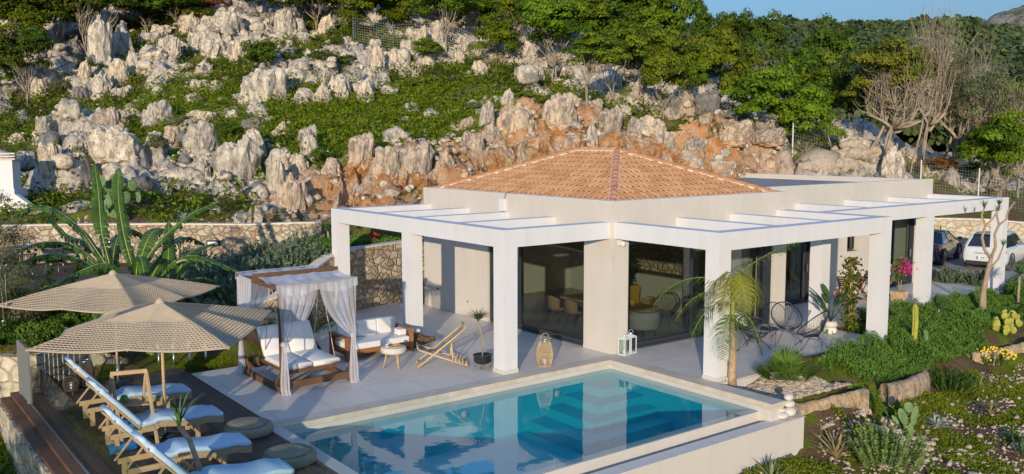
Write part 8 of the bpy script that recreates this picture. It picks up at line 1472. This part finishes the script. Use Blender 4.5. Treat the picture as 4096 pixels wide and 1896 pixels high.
def car(loc, head, L, W, H, belt, paintm, label, hatch, plate, badge=None):
    t = thing('parked_car', (0,0,0), label, 'car', 'cars parked behind the house'); hw = W/2
    if hatch: st_ = [(-.5,.30,.80,.84),(-.487,.24,1.0,.95),(-.45,.20,1.04,1.0),(-.2,.18,1.03,1.02),(.1,.18,1.0,1.02),(.25,.19,.98,1.0),(.38,.22,.95,.97),(.46,.26,.84,.90),(.5,.34,.62,.74)]
    else: st_ = [(-.5,.34,.70,.82),(-.485,.26,.93,.93),(-.44,.20,.99,.98),(-.33,.18,1.0,1.0),(0,.17,.97,1.02),(.2,.18,.95,1.0),(.38,.21,.88,.96),(.47,.25,.74,.86),(.5,.34,.58,.7)]
    vs = []; 
    for x, zb, zt, k in st_:
        z1 = belt*zt; w_ = hw*k
        for y, z in ((0,zb),(.82,zb),(.96,zb+.10),(1.0,zb+.32),(.985,z1*.82),(.93,z1*.97),(.82,z1),(0,z1+.015)): vs.append((x*L, y*w_, z))
        for y, z in ((-.82,z1),(-.93,z1*.97),(-.985,z1*.82),(-1.0,zb+.32),(-.96,zb+.10),(-.82,zb)): vs.append((x*L, y*w_, z))
    K = 14; n = len(st_); o = MB().add(vs, [(i*K+j, i*K+(j+1)%K, (i+1)*K+(j+1)%K, (i+1)*K+j) for i in range(n-1) for j in range(K)]+[tuple(range(K))[::-1], tuple((n-1)*K+j for j in range(K))], True).build('body', paintm, t, local=True)
    m = o.modifiers.new('s', 'SUBSURF'); m.levels = m.render_levels = 2
    # greenhouse
    if hatch: gh = [(-.475,belt*.98,.78,.0),(-.40,H*.96,.66,1),(-.30,H,.68,1),(.02,H*.99,.68,1),(.12,H*.955,.66,1),(.27,belt*.985,.80,0)]
    else: gh = [(-.36,belt*.98,.80,0),(-.20,H*.96,.62,1),(-.12,H,.64,1),(.04,H*.99,.64,1),(.10,H*.96,.62,1),(.25,belt*.96,.80,0)]
    def ring(i, dz=0, ex=0): x, z, k, r = gh[i]; return [(x*L+ex, -hw*k-ex*0, z+dz), (x*L, hw*k, z+dz)]
    b0, b1 = gh[0], gh[-1]; zb = belt*.93; vs = [(b0[0]*L,-hw*.90,zb),(b0[0]*L,hw*.90,zb),(b1[0]*L,hw*.90,zb),(b1[0]*L,-hw*.90,zb)]; top = []
    for x, z, k, r in gh[1:-1]: top.append(((x*L,-hw*k,z-.03),(x*L,hw*k,z-.03)))
    m = MB(); idx = len(vs)
    for a, b in top: vs += [a, b]
    nt = len(top); fs = [(0,1,idx+1,idx),(2,3,idx+2*(nt-1),idx+2*(nt-1)+1)]; fs.append(tuple([0]+[idx+2*i for i in range(nt)]+[3])); fs.append(tuple([2]+[idx+2*i+1 for i in range(nt)][::-1]+[1])); fs += [(idx+2*i,idx+2*i+1,idx+2*i+3,idx+2*i+2) for i in range(nt-1)]
    m.add(vs, fs).build('windows', M['carglass'], t, local=True, bevel=.05, seg=3)
    m = MB(); vs = []
    for x, z, k, r in gh[1:-1]: vs += [(x*L,-hw*k-.012,z-.05),(x*L,-hw*k*.86,z+.005),(x*L,0,z+.022),(x*L,hw*k*.86,z+.005),(x*L,hw*k+.012,z-.05)]
    m.add(vs, [(i*5+j,i*5+j+1,(i+1)*5+j+1,(i+1)*5+j) for i in range(nt-1) for j in range(4)], True).build('roof', paintm, t, local=True)
    for s in (-1,1):
        MB().bar((gh[0][0]*L+.02,s*hw*.87,zb+.02),(gh[1][0]*L,s*hw*gh[1][2]*1.01,gh[1][1]-.03),.10,.05).build('pillar', paintm, t, local=True); MB().bar((-.05*L,s*hw*.905,zb),(-.06*L,s*hw*gh[2][2]*1.015,H-.06),.05,.02).build('pillar', M['trimblack'], t, local=True); MB().bar((gh[-1][0]*L,s*hw*.87,zb+.02),(gh[-2][0]*L,s*hw*gh[-2][2]*1.0,gh[-2][1]-.03),.07,.04).build('pillar', paintm, t, local=True)
        for x in (-.5*L+.78, .5*L-.80):
            R0 = .335; w_ = MB(); w_.tube([(x,s*(hw-.21),R0),(x,s*(hw+.005),R0)], [R0,R0], 28); o = w_.build('wheel', M['tyre'], t, local=True, bevel=.03); MB().tube([(x,s*(hw-.02),R0),(x,s*(hw+.015),R0)], [.21,.20], 20).build('rim', M['greylet'], o, local=True)
            MB().tube([(x+(R0+.06)*math.cos(a), s*(hw*1.0+.002), R0+(R0+.06)*math.sin(a)) for a in np.linspace(-.1,PI+.1,14)], .035, 6).build('wheel_arch', M['trimblack'], t, local=True)
        if hatch: la = MB(); v = ICO3[0]*np.array([.035,.085,.20]); mesh_obj('tail_lamp', v+np.array([-.472*L,s*hw*.86,belt*.80]), ICO3[1], M['redlamp'], t, None, True)
        else: MB().box(-.492*L,-.44*L,s*hw*.80-.13,s*hw*.80+.13,belt*.66,belt*.88).build('tail_lamp', M['redlamp'], t, local=True, bevel=.05)
        MB().box(.0*L,.035*L,s*hw*.99-.008,s*hw*.99+.012,belt*.80,belt*.83).build('door_handle', M['greylet'], t, local=True); MB().box(.20*L,.235*L,s*(hw+.10)-.09,s*(hw+.10)+.09,belt*.98,belt*1.12).build('mirror', paintm, t, local=True, bevel=.03)
    MB().box(-.508*L,-.46*L,-hw*.80,hw*.80,.22,.40).build('bumper', M['trimblack'], t, local=True, bevel=.04); px = -.5*L-.022
    MB().box(px-.006,px+.02,-.26,.26,.48 if hatch else .60,.60 if hatch else .72).build('number_plate', M['plate'], t, local=True); zc = .54 if hatch else .66
    MB().box(px-.008,px-.005,.215,.26,zc-.06,zc+.06).build('plate_band', M['euband'], t, local=True); textmesh(plate, .115, M['platetext'], t, (px-.009,-.02,zc), (PI/2,0,-PI/2))
    if badge: textmesh(badge, .075, M['greylet'], t, (px-.004,.0,.74), (PI/2,0,-PI/2), .004, 1.6)
    t.location = (loc[0],loc[1],-.03); t.rotation_euler[2] = R(head); return t
car((25.2,1.85), 10, 4.1, 1.80, 1.56, .98, M['carwhite'], 'white hatchback with oval red tail lamps, parked beyond the last column', True, 'IMP 2', 'COUNTRYMAN')
car((24.7,4.55), 14, 4.35, 1.74, 1.45, .98, M['carblue'], 'dark blue saloon car by the curved stone wall', False, 'ZAZ 3789')
# ---------------------------------------------------------------- wire fences
M['wire'] = simple('galvanised_wire', (.42,.43,.40), .5, .05, 3, 0, metal=.3)
def fence(label, pts, h=1.5, step=.16, post=None):
    t = thing('wire_fence', (pts[0][0],pts[0][1],gz(*pts[0])), label, 'fence', 'wire mesh fences on the hillside'); P = [Vector((x,y,gz(x,y))) for x, y in pts]; m = MB(); r = .006
    for a, b in zip(P, P[1:]):
        n = max(2,int((b-a).length/step)); k = int(h/step)
        for i in range(n): p = a.lerp(b, i/n); m.bar(p, p+V3(0,0,h), r*.9, r*.9)
        for j in range(k+1): m.bar(a+V3(0,0,j*step), b+V3(0,0,j*step), r*.9, r*.9)
    m.build('wire_mesh', M['wire'], t)
    for p in P: MB().bar(p-V3(0,0,.2), p+V3(0,0,h+.12), .05, .05).build('post', M['plate'] if post else M['metal'], t)
fence('grey wire fence under the trees above the white crags', [(13.2,39.0),(15.1,37.0),(17.3,34.2),(19.3,32.6),(21.4,31.2),(24.0,28.4)], 1.9); fence('wire fence with pale posts above the dry stone heap', [(24.6,12.2),(27.2,11.2),(30.2,10.4)], 2.0, post=1); fence('wire fence sloping down beyond the flat roof and parked cars', [(28.5,10.2),(31.5,8.9),(34.5,7.2),(37.5,5.0),(40,2.0),(42,-2)], 1.9, post=1)
# dry stone heap
def stones(name, n, region, sz, mat, lb, seed, zf=None, dense=None, kind='stuff', cat='stones'):
    rs = np.random.RandomState(seed); X, Y = region(rs, n); Z = ground(X, Y) if zf is None else zf(X, Y); v0, f0 = ICO2; f0 = np.array(f0); nv = len(v0); variants = [v0*(1+1.1*(fbm(v0[:,0]*1.5+q*9, v0[:,1]*1.5, v0[:,2]*1.5, 2)-.5)+.5*(vn(v0[:,0]*4+q*5, v0[:,1]*4, v0[:,2]*4)-.5))[:,None] for q in range(12)]
    n = len(X); s = sz*rs.lognormal(0,.45,n); V = np.empty((n, nv, 3)); 
    for i in range(n):
        a = rs.uniform(0,2*PI); c, q = math.cos(a), math.sin(a); v = variants[i % 12]*np.array([s[i]*rs.uniform(.7,1.2), s[i]*rs.uniform(.6,1), s[i]*rs.uniform(.45,.95)]); V[i,:,0] = v[:,0]*c-v[:,1]*q+X[i]; V[i,:,1] = v[:,0]*q+v[:,1]*c+Y[i]; V[i,:,2] = v[:,2]+Z[i]+s[i]*.15
    F = (f0[None]+(np.arange(n)*nv)[:,None,None]).reshape(-1,3); me = bpy.data.meshes.new(name); me.vertices.add(n*nv); me.vertices.foreach_set('co', V.reshape(-1).astype(np.float32)); me.loops.add(F.size); me.loops.foreach_set('vertex_index', F.ravel().astype(np.int32)); me.polygons.add(len(F)); me.polygons.foreach_set('loop_start', np.arange(0,F.size,3,dtype=np.int32)); me.polygons.foreach_set('loop_total', np.full(len(F),3,dtype=np.int32)); me.update(calc_edges=True); me.materials.append(mat); o = bpy.data.objects.new(name, me); col.objects.link(o); return tag(o, lb, cat, kind=kind)
def inreg(poly): 
    def f(rs, n):
        xs = [p[0] for p in poly]; ys = [p[1] for p in poly]; X = rs.uniform(min(xs),max(xs),n*4); Y = rs.uniform(min(ys),max(ys),n*4); k = inpoly(X,Y,poly); return X[k][:n], Y[k][:n]
    return f
def hillreg(rs, n):
    X, Y = inreg([(-16,20),(-9,21),(-2,14),(9,12),(20,11.5),(32,9),(34,22),(26,36),(6,60),(-12,56)])(rs, n*3); rock, g, o, h = masks(X, Y); k = (rs.rand(len(X)) < .12+.5*rock-.1*g)&(h > .3); return X[k][:n], Y[k][:n]
stones('scattered_stones', 4200, hillreg, .10, M['rock'], 'loose limestone rubble scattered over the hillside', 1); stones('scattered_stones', 420, hillreg, .22, M['rock'], 'half buried limestone blocks scattered over the hillside', 2)
stones('scattered_stones', 700, inreg([(1,17),(5,13),(12,13.6),(20,11.2),(24,12),(20,15),(13,17.5),(5,18.5)]), .11, M['rockorange'], 'rust stained rubble on the cut bank behind the house', 3)
def outcrops(n, sz, seed, mat, lb):
    rs = np.random.RandomState(seed); X, Y = hillreg(rs, n*2); rock, g, o, h = masks(X, Y); k = ((rock > .25)|(rs.rand(len(X)) < .15))&(o < .35); X, Y = X[k][:n], Y[k][:n]; Z = ground(X, Y); n = len(X); F0 = np.array(ICO3[1]); nv = len(ICO3[0]); VR = [rock_verts(q+11, ('block','spire','slab','dome')[q % 4], ICO3) for q in range(16)]; V = np.empty((n, nv, 3))
    for i in range(n):
        s = sz*rs.lognormal(0,.45); a = rs.uniform(-.9,.9)-.6; c, q = math.cos(a), math.sin(a); v = VR[rs.randint(16)]*np.array([s, s*rs.uniform(.6,1), s*rs.uniform(.7,1.7)]); V[i,:,0] = v[:,0]*c-v[:,1]*q+X[i]; V[i,:,1] = v[:,0]*q+v[:,1]*c+Y[i]; V[i,:,2] = v[:,2]+Z[i]-s*.25
    F = (F0[None]+(np.arange(n)*nv)[:,None,None]).reshape(-1,3); me = bpy.data.meshes.new('outcrops'); me.vertices.add(n*nv); me.vertices.foreach_set('co', V.reshape(-1).astype(np.float32)); me.loops.add(F.size); me.loops.foreach_set('vertex_index', F.ravel().astype(np.int32)); me.polygons.add(len(F)); me.polygons.foreach_set('loop_start', np.arange(0,F.size,3,dtype=np.int32)); me.polygons.foreach_set('loop_total', np.full(len(F),3,dtype=np.int32)); me.update(calc_edges=True); me.materials.append(mat); o = bpy.data.objects.new('outcrops', me); col.objects.link(o); tag(o, lb, 'stones', kind='stuff')
outcrops(650, .34, 31, M['rock'], 'small jagged limestone outcrops between the larger boulders'); outcrops(160, .30, 32, M['rockdark'], 'small weathered grey outcrops between the larger boulders')
M['gravel'] = simple('warm_white_gravel', (.40,.325,.24), .85, .25, 9, .3, 60)
stones('gravel', 4200, inreg([(.55,-3.65),(1.6,-3.66),(2.3,-4.0),(3.4,-4.75),(1.0,-4.65)]), .024, M['gravel'], 'pale gravel round the fan palm', 4, lambda X,Y: np.maximum(ground(X,Y),-.34)+.02); stones('gravel', 1600, inreg([(18.9,-1.7),(20.5,-2.0),(21,-3.2),(18.6,-2.6)]), .06, M['gravel'], 'pale gravel beside the last column', 5)
stones('scattered_stones', 4200, inreg([(-3.2,-5.7),(.6,-5.7),(1.4,-5.1),(6,-5.2),(13,-5.2),(16,-6),(12,-9),(5,-9.4),(0,-8),(-3.2,-6.6)]), .028, M['gravel'], 'small ochre stones on the garden ground', 6)
def ringstones(cx, cy, r, n, lb, sd, ph=0):
    for i in range(n):
        a = 2*PI*i/n+ph; x, y = cx+r*math.cos(a), cy+r*.8*math.sin(a); s = .085+.03*math.sin(i*2.3); o = bpy.data.objects.new('stone', rock_mesh('block', i % 3, 'ringstone')); col.objects.link(o); o.location = (x,y,gz(x,y)-.02); o.scale = (s*1.3,s,s*1.2); o.rotation_euler = (0,0,i*1.7); tag(o, lb, 'stone', lb)
M['ringstone'] = simple('pinkish_garden_stone', (.60,.47,.36), .9, .3, 9, .6, 30, bd=.02)
ringstones(3.45,-5.42,.48,14,'rough stone in the ring round the narrow spiny shrub',1); ringstones(3.45,-6.35,.38,10,'rough stone in the ring below the tall prickly pear',2)
M['drystone'] = M['rock']; stones('dry_stone_heap', 420, inreg([(23.6,10.4),(26.9,8.6),(27.6,9.6),(24.4,11.6)]), .22, M['gravel'], 'heap of dry stacked stones below the wire fence', 7, lambda X,Y: ground(X,Y)+.55*fbm(X*1.5,Y*1.5,1,2))
M['oakdark_'] = leafmat('dark_scrub_leaves', (.014,.03,.006), (.075,.11,.014), 1.0)
# hillside herbs and grass
hp = [(-16,20),(-9,21),(-2,14),(9,12),(20,11.5),(32,9),(36,20),(28,36),(6,62),(-12,58)]
def hcover(name, n, h, leaf, lb, seed, thr, mat='herb', asp=.35, gonly=False, nog=False):
    rs = np.random.RandomState(seed); X, Y = inreg(hp)(rs, n*2); rock, g, o, hl = masks(X, Y); nz = fbm(X*.8,Y*.8,seed,4); keep = (nz+.35*g-.25*rock-.45*o > thr)&(hl > .2)
    if gonly: keep &= g > .25
    if nog: keep &= g < .25
    X, Y = X[keep][:n], Y[keep][:n]; Z = ground(X,Y); hh = h*(.4+1.2*fbm(X*1.5,Y*1.5,seed+2,2)); t_ = rs.rand(len(X))**.7; P = np.stack([X,Y,Z+hh*t_],1); nn = rs.normal(0,.7,(len(X),3)); nn[:,2] += .5; o_ = quads_obj(name, leaf_quads(P, nn, leaf, rs, asp), M[mat], attrs={'lf': t_*.5+rs.rand(len(X))*.5}); tag(o_, lb, 'groundcover', kind='stuff')
hcover('herbs', 110000, .16, .085, 'low green herbs and grass between the rocks', 21, .47); hcover('grass', 80000, .12, .055, 'green meadow grass on the hillside shelf', 22, .2, 'herb', .2, True); hcover('brambles', 60000, .60, .09, 'darker bushes and brambles between the rocks', 23, .50, 'oak', .5); hcover('brambles', 60000, .45, .085, 'low dark scrub in the gaps between the rocks', 27, .47, 'oakdark_', .5, False, True)
# ---------------------------------------------------------------- dining deck and white building at upper left
tag(MB().prism([(-14.5,13.6),(-9.3,13.2),(-7.2,15.4),(-7.6,17.4),(-9.6,18.9),(-14.5,21.5)], .86, 1.08).build('dining_deck', M['deckx']), kind='structure')
tt = thing('outdoor_table', (-9.8,17.9,1.08), 'dark rustic dining table laid with blue plates on the upper deck', 'table'); d = V3(2.0,-1.45,0).normalized(); n_ = V3(-d.y,d.x,0); c0 = V3(-9.75,17.95,1.08)
MB().bar(c0-d*1.4+V3(0,0,.74), c0+d*1.4+V3(0,0,.74), .85, .07).build('tabletop', M['darkwood'], tt)
for s in (-1,1): MB().bar(c0+d*1.1*s+n_*.3, c0+d*1.1*s+n_*.3+V3(0,0,.70), .09, .09).bar(c0+d*1.1*s-n_*.3, c0+d*1.1*s-n_*.3+V3(0,0,.70), .09, .09).build('trestle', M['darkwood'], tt)
M['bluechina'] = simple('blue_china', (.22,.42,.55), .2, .1, 20, 0)
for i, (a, b) in enumerate(((-.7,-.1),(-.35,-.2),(.35,-.1),(.75,.1))): c = c0+d*a+n_*b+V3(0,0,.776); tag(MB().lathe([(.06,0),(.16,.015),(.15,.02),(.0,.01)], c, 20).build('plate', M['bluechina'], None, origin=tuple(c)), 'blue plate on the rustic dining table, '+['first','second','third','fourth'][i]+' from the left', 'plate', 'blue plates on the upper table')
for i, (a, b) in enumerate(((-.72,.15),(.38,.05))): c = c0+d*a+n_*b+V3(0,0,.776); tag(MB().lathe([(.05,0),(.09,.06),(.085,.12),(.0,.10)], c, 16).build('bowl', M['bluechina'], None, origin=tuple(c)), ['blue bowl at the left end of the rustic dining table','blue bowl in the middle of the rustic dining table'][i], 'bowl', 'blue bowls on the upper table')
def rope_chair(p, lb, rz):
    t = thing('rope_chair', (0,0,0), lb, 'chair', 'dark rope chairs on the upper deck'); m = MB()
    for k in range(26): a = -1.5+3.0*k/25; m.tube([(-.30*math.cos(a),.32*math.sin(a),.42),(-.33*math.cos(a),.35*math.sin(a),.84)], .011, 4)
    m.build('backrest', M['blackcord'], t, local=True); MB().lathe([(.0,.38),(.27,.38),(.28,.45),(.0,.46)], (0,0,0), 20).build('seat', M['blackcord'], t, local=True); MB().tube([(-.33*math.cos(a),.35*math.sin(a),.85) for a in np.linspace(-1.5,1.5,14)], .014, 6).build('top_rail', M['blackcord'], t, local=True)
    for sx, sy in ((1,1),(1,-1),(-1,1),(-1,-1)): MB().tube([(.18*sx,.18*sy,.38),(.26*sx,.24*sy,0)], .015, 6).build('leg', M['metal'], t, local=True)
    t.location = p; t.rotation_euler[2] = rz
rope_chair((-9.85,16.6,1.08),'dark rope chair at the near side of the upper table',1.0); rope_chair((-10.9,15.6,1.08),'dark rope chair pulled out on the upper deck behind the olive tree',1.4); rope_chair((-11.1,17.2,1.08),'dark rope chair at the near side, mostly behind the olive tree',1.0)
wb = thing('white_building', (-11,25,2.4), 'white building with chimney at the left edge of the hillside', 'house'); MB().prism([(-9.78,24.1),(-9.2,24.8),(-14,29),(-15.5,27.5)], 1.5, 3.6).build('wall', M['white'], wb); MB().prism([(-9.80,24.12),(-9.45,24.55),(-10.6,25.6),(-10.95,25.15)], 3.6, 4.75).build('chimney', M['white'], wb)
for k in range(3): MB().prism([(-9.72,24.0),(-9.32,24.52),(-10.6,25.7),(-11.05,25.15)], 4.76+.11*k, 4.82+.11*k).build('chimney_cowl', M['skirt'], wb)
MB().add([(-9.78,24.1,1.5),(-9.2,23.5,1.5),(-9.2,23.5,2.85),(-9.78,24.1,3.4),(-9.6,24.3,1.5),(-9.02,23.7,1.5),(-9.02,23.7,2.85),(-9.6,24.3,3.4)], [(0,1,2,3),(7,6,5,4),(3,2,6,7),(1,5,6,2),(0,3,7,4)]).build('sloping_parapet', M['white'], wb)
for (x, y, lb) in ((-4.62,16.06,'right'),(-7.62,18.62,'left')):
    t = thing('wall_light', (x,y,1.8), lb+' one of two dark framed lamps in the upper grey wall', 'lamp', 'recessed wall lamps'); d = V3(2.1,-2.0,0).normalized() if lb == 'right' else V3(2.9,-2.2,0).normalized(); n_ = V3(-d.y,d.x,0); p = V3(x,y,1.8)-n_*.10; MB().bar(p-d*.24, p+d*.24, .08, .20).build('frame', M['trimblack'], t); MB().bar(p-d*.19-n_*.045, p+d*.19-n_*.045, .01, .10).build('lens', M['plate'], t)
# hanging jar lanterns at the olive tree
for i, (x, y, z) in enumerate(((-13.05,4.75,1.62),(-12.95,4.9,1.95))):
    t = thing('jar_lantern', (x,y,z), ['lower glass jar lantern hanging left of the farther parasol','upper glass jar lantern hanging in the olive tree'][i], 'lantern', 'hanging glass jar lanterns'); MB().lathe([(.0,0),(.045,0),(.05,.02),(.05,.09),(.035,.11),(.035,.12)], (x,y,z), 14, False).build('jar', M['clear'], t); MB().lathe([(.038,.09),(.04,.13),(.0,.13)], (x,y,z), 12).build('lid', M['metal'], t); MB().tube([(x,y,z+.13),(x,y,z+.75)], .004, 4).build('cord', M['rope'], t)
# small sign post on the slope
sg = thing('sign_post', (22.6,13.6,gz(22.6,13.6)), 'leaning white post with a small dark board on the slope behind the roof', 'sign'); p = V3(22.6,13.6,gz(22.6,13.6)); MB().bar(p, p+V3(.15,.1,.55), .10, .05).build('post', M['plate'], sg); MB().bar(p+V3(.15,.1,.6), p+V3(.17,.12,1.05), .30, .03).build('board', M['euband'], sg)
# distant poles, cypresses and houses
def fpos(a, r): x, y = polar(a, r); return x, y, float(far_z(np.array([a]), np.array([r]))[0])
M['cyp'] = leafmat('cypress_leaves', (.022,.040,.016), (.06,.085,.03), .1); CY = crown_mesh(('cyp',0), 200, (1,1,1), 30, 900, .16, 'cyp', .4, .9, -.9)
rs_ = np.random.RandomState(9)
for i in range(26):
    a = rs_.uniform(15.2,20.5) if i < 20 else rs_.uniform(9,25); r = rs_.uniform(470,515); x, y, z = fpos(a, r); h = rs_.uniform(8,14); o = bpy.data.objects.new('cypress_tree', CY); col.objects.link(o); o.location = (x,y,z+h*.4); o.scale = (1.6,1.6,h*.55); tag(o, 'small dark cypress on the far ridge line', 'tree', 'cypresses on the far ridge')
for i, (a, r, h, lb) in enumerate(((28.2,205,8,'first cypress trunk like spire on the wooded shoulder at right'),(29.0,215,7.5,'second spire on the wooded shoulder at right'),(27.0,210,7,'third spire on the wooded shoulder, leftmost'),(26.0,300,8,'fourth spire farther back on the wooded shoulder'))): x, y, z = fpos(a, r); o = bpy.data.objects.new('cypress_tree', CY); col.objects.link(o); o.location = (x,y,z+h*.5); o.scale = (1.3,1.3,h*.6); tag(o, lb, 'tree', 'cypresses on the wooded shoulder')
for i, (a, r, w_, lb) in enumerate(((11.6,420,9,'small cream house with tiled roof on the far ridge, left one'),(15.0,450,8,'small cream house on the far ridge, middle one'),(16.6,440,9,'small cream house on the far ridge, right one'))):
    x, y, z = fpos(a, r); t = thing('far_house', (x,y,z), lb, 'house', 'houses on the far ridge'); MB().box(x-w_/2,x+w_/2,y-w_/2,y+w_/2,z-2,z+5).build('wall', M['cream'], t); MB().add([(x-w_*.58,y-w_*.58,z+5),(x+w_*.58,y-w_*.58,z+5),(x+w_*.58,y+w_*.58,z+5),(x-w_*.58,y+w_*.58,z+5),(x,y,z+7.4)], [(0,1,4),(1,2,4),(2,3,4),(3,0,4)]).build('roof', M['ridgeclay'], t)
for i, (a, r, lb) in enumerate(((10.0,300,'pale utility pole among the far trees, left one'),(10.9,260,'pale utility pole among the far trees, right one'),(27.5,150,'thin pole standing above the trees at the right edge'))): x, y, z = fpos(a, r); tag(MB().tube([(x,y,z-1),(x,y,z+11)], [.16,.12], 6).build('utility_pole', M['bark'], None, origin=(x,y,z)), lb, 'pole', 'utility poles in the distance')
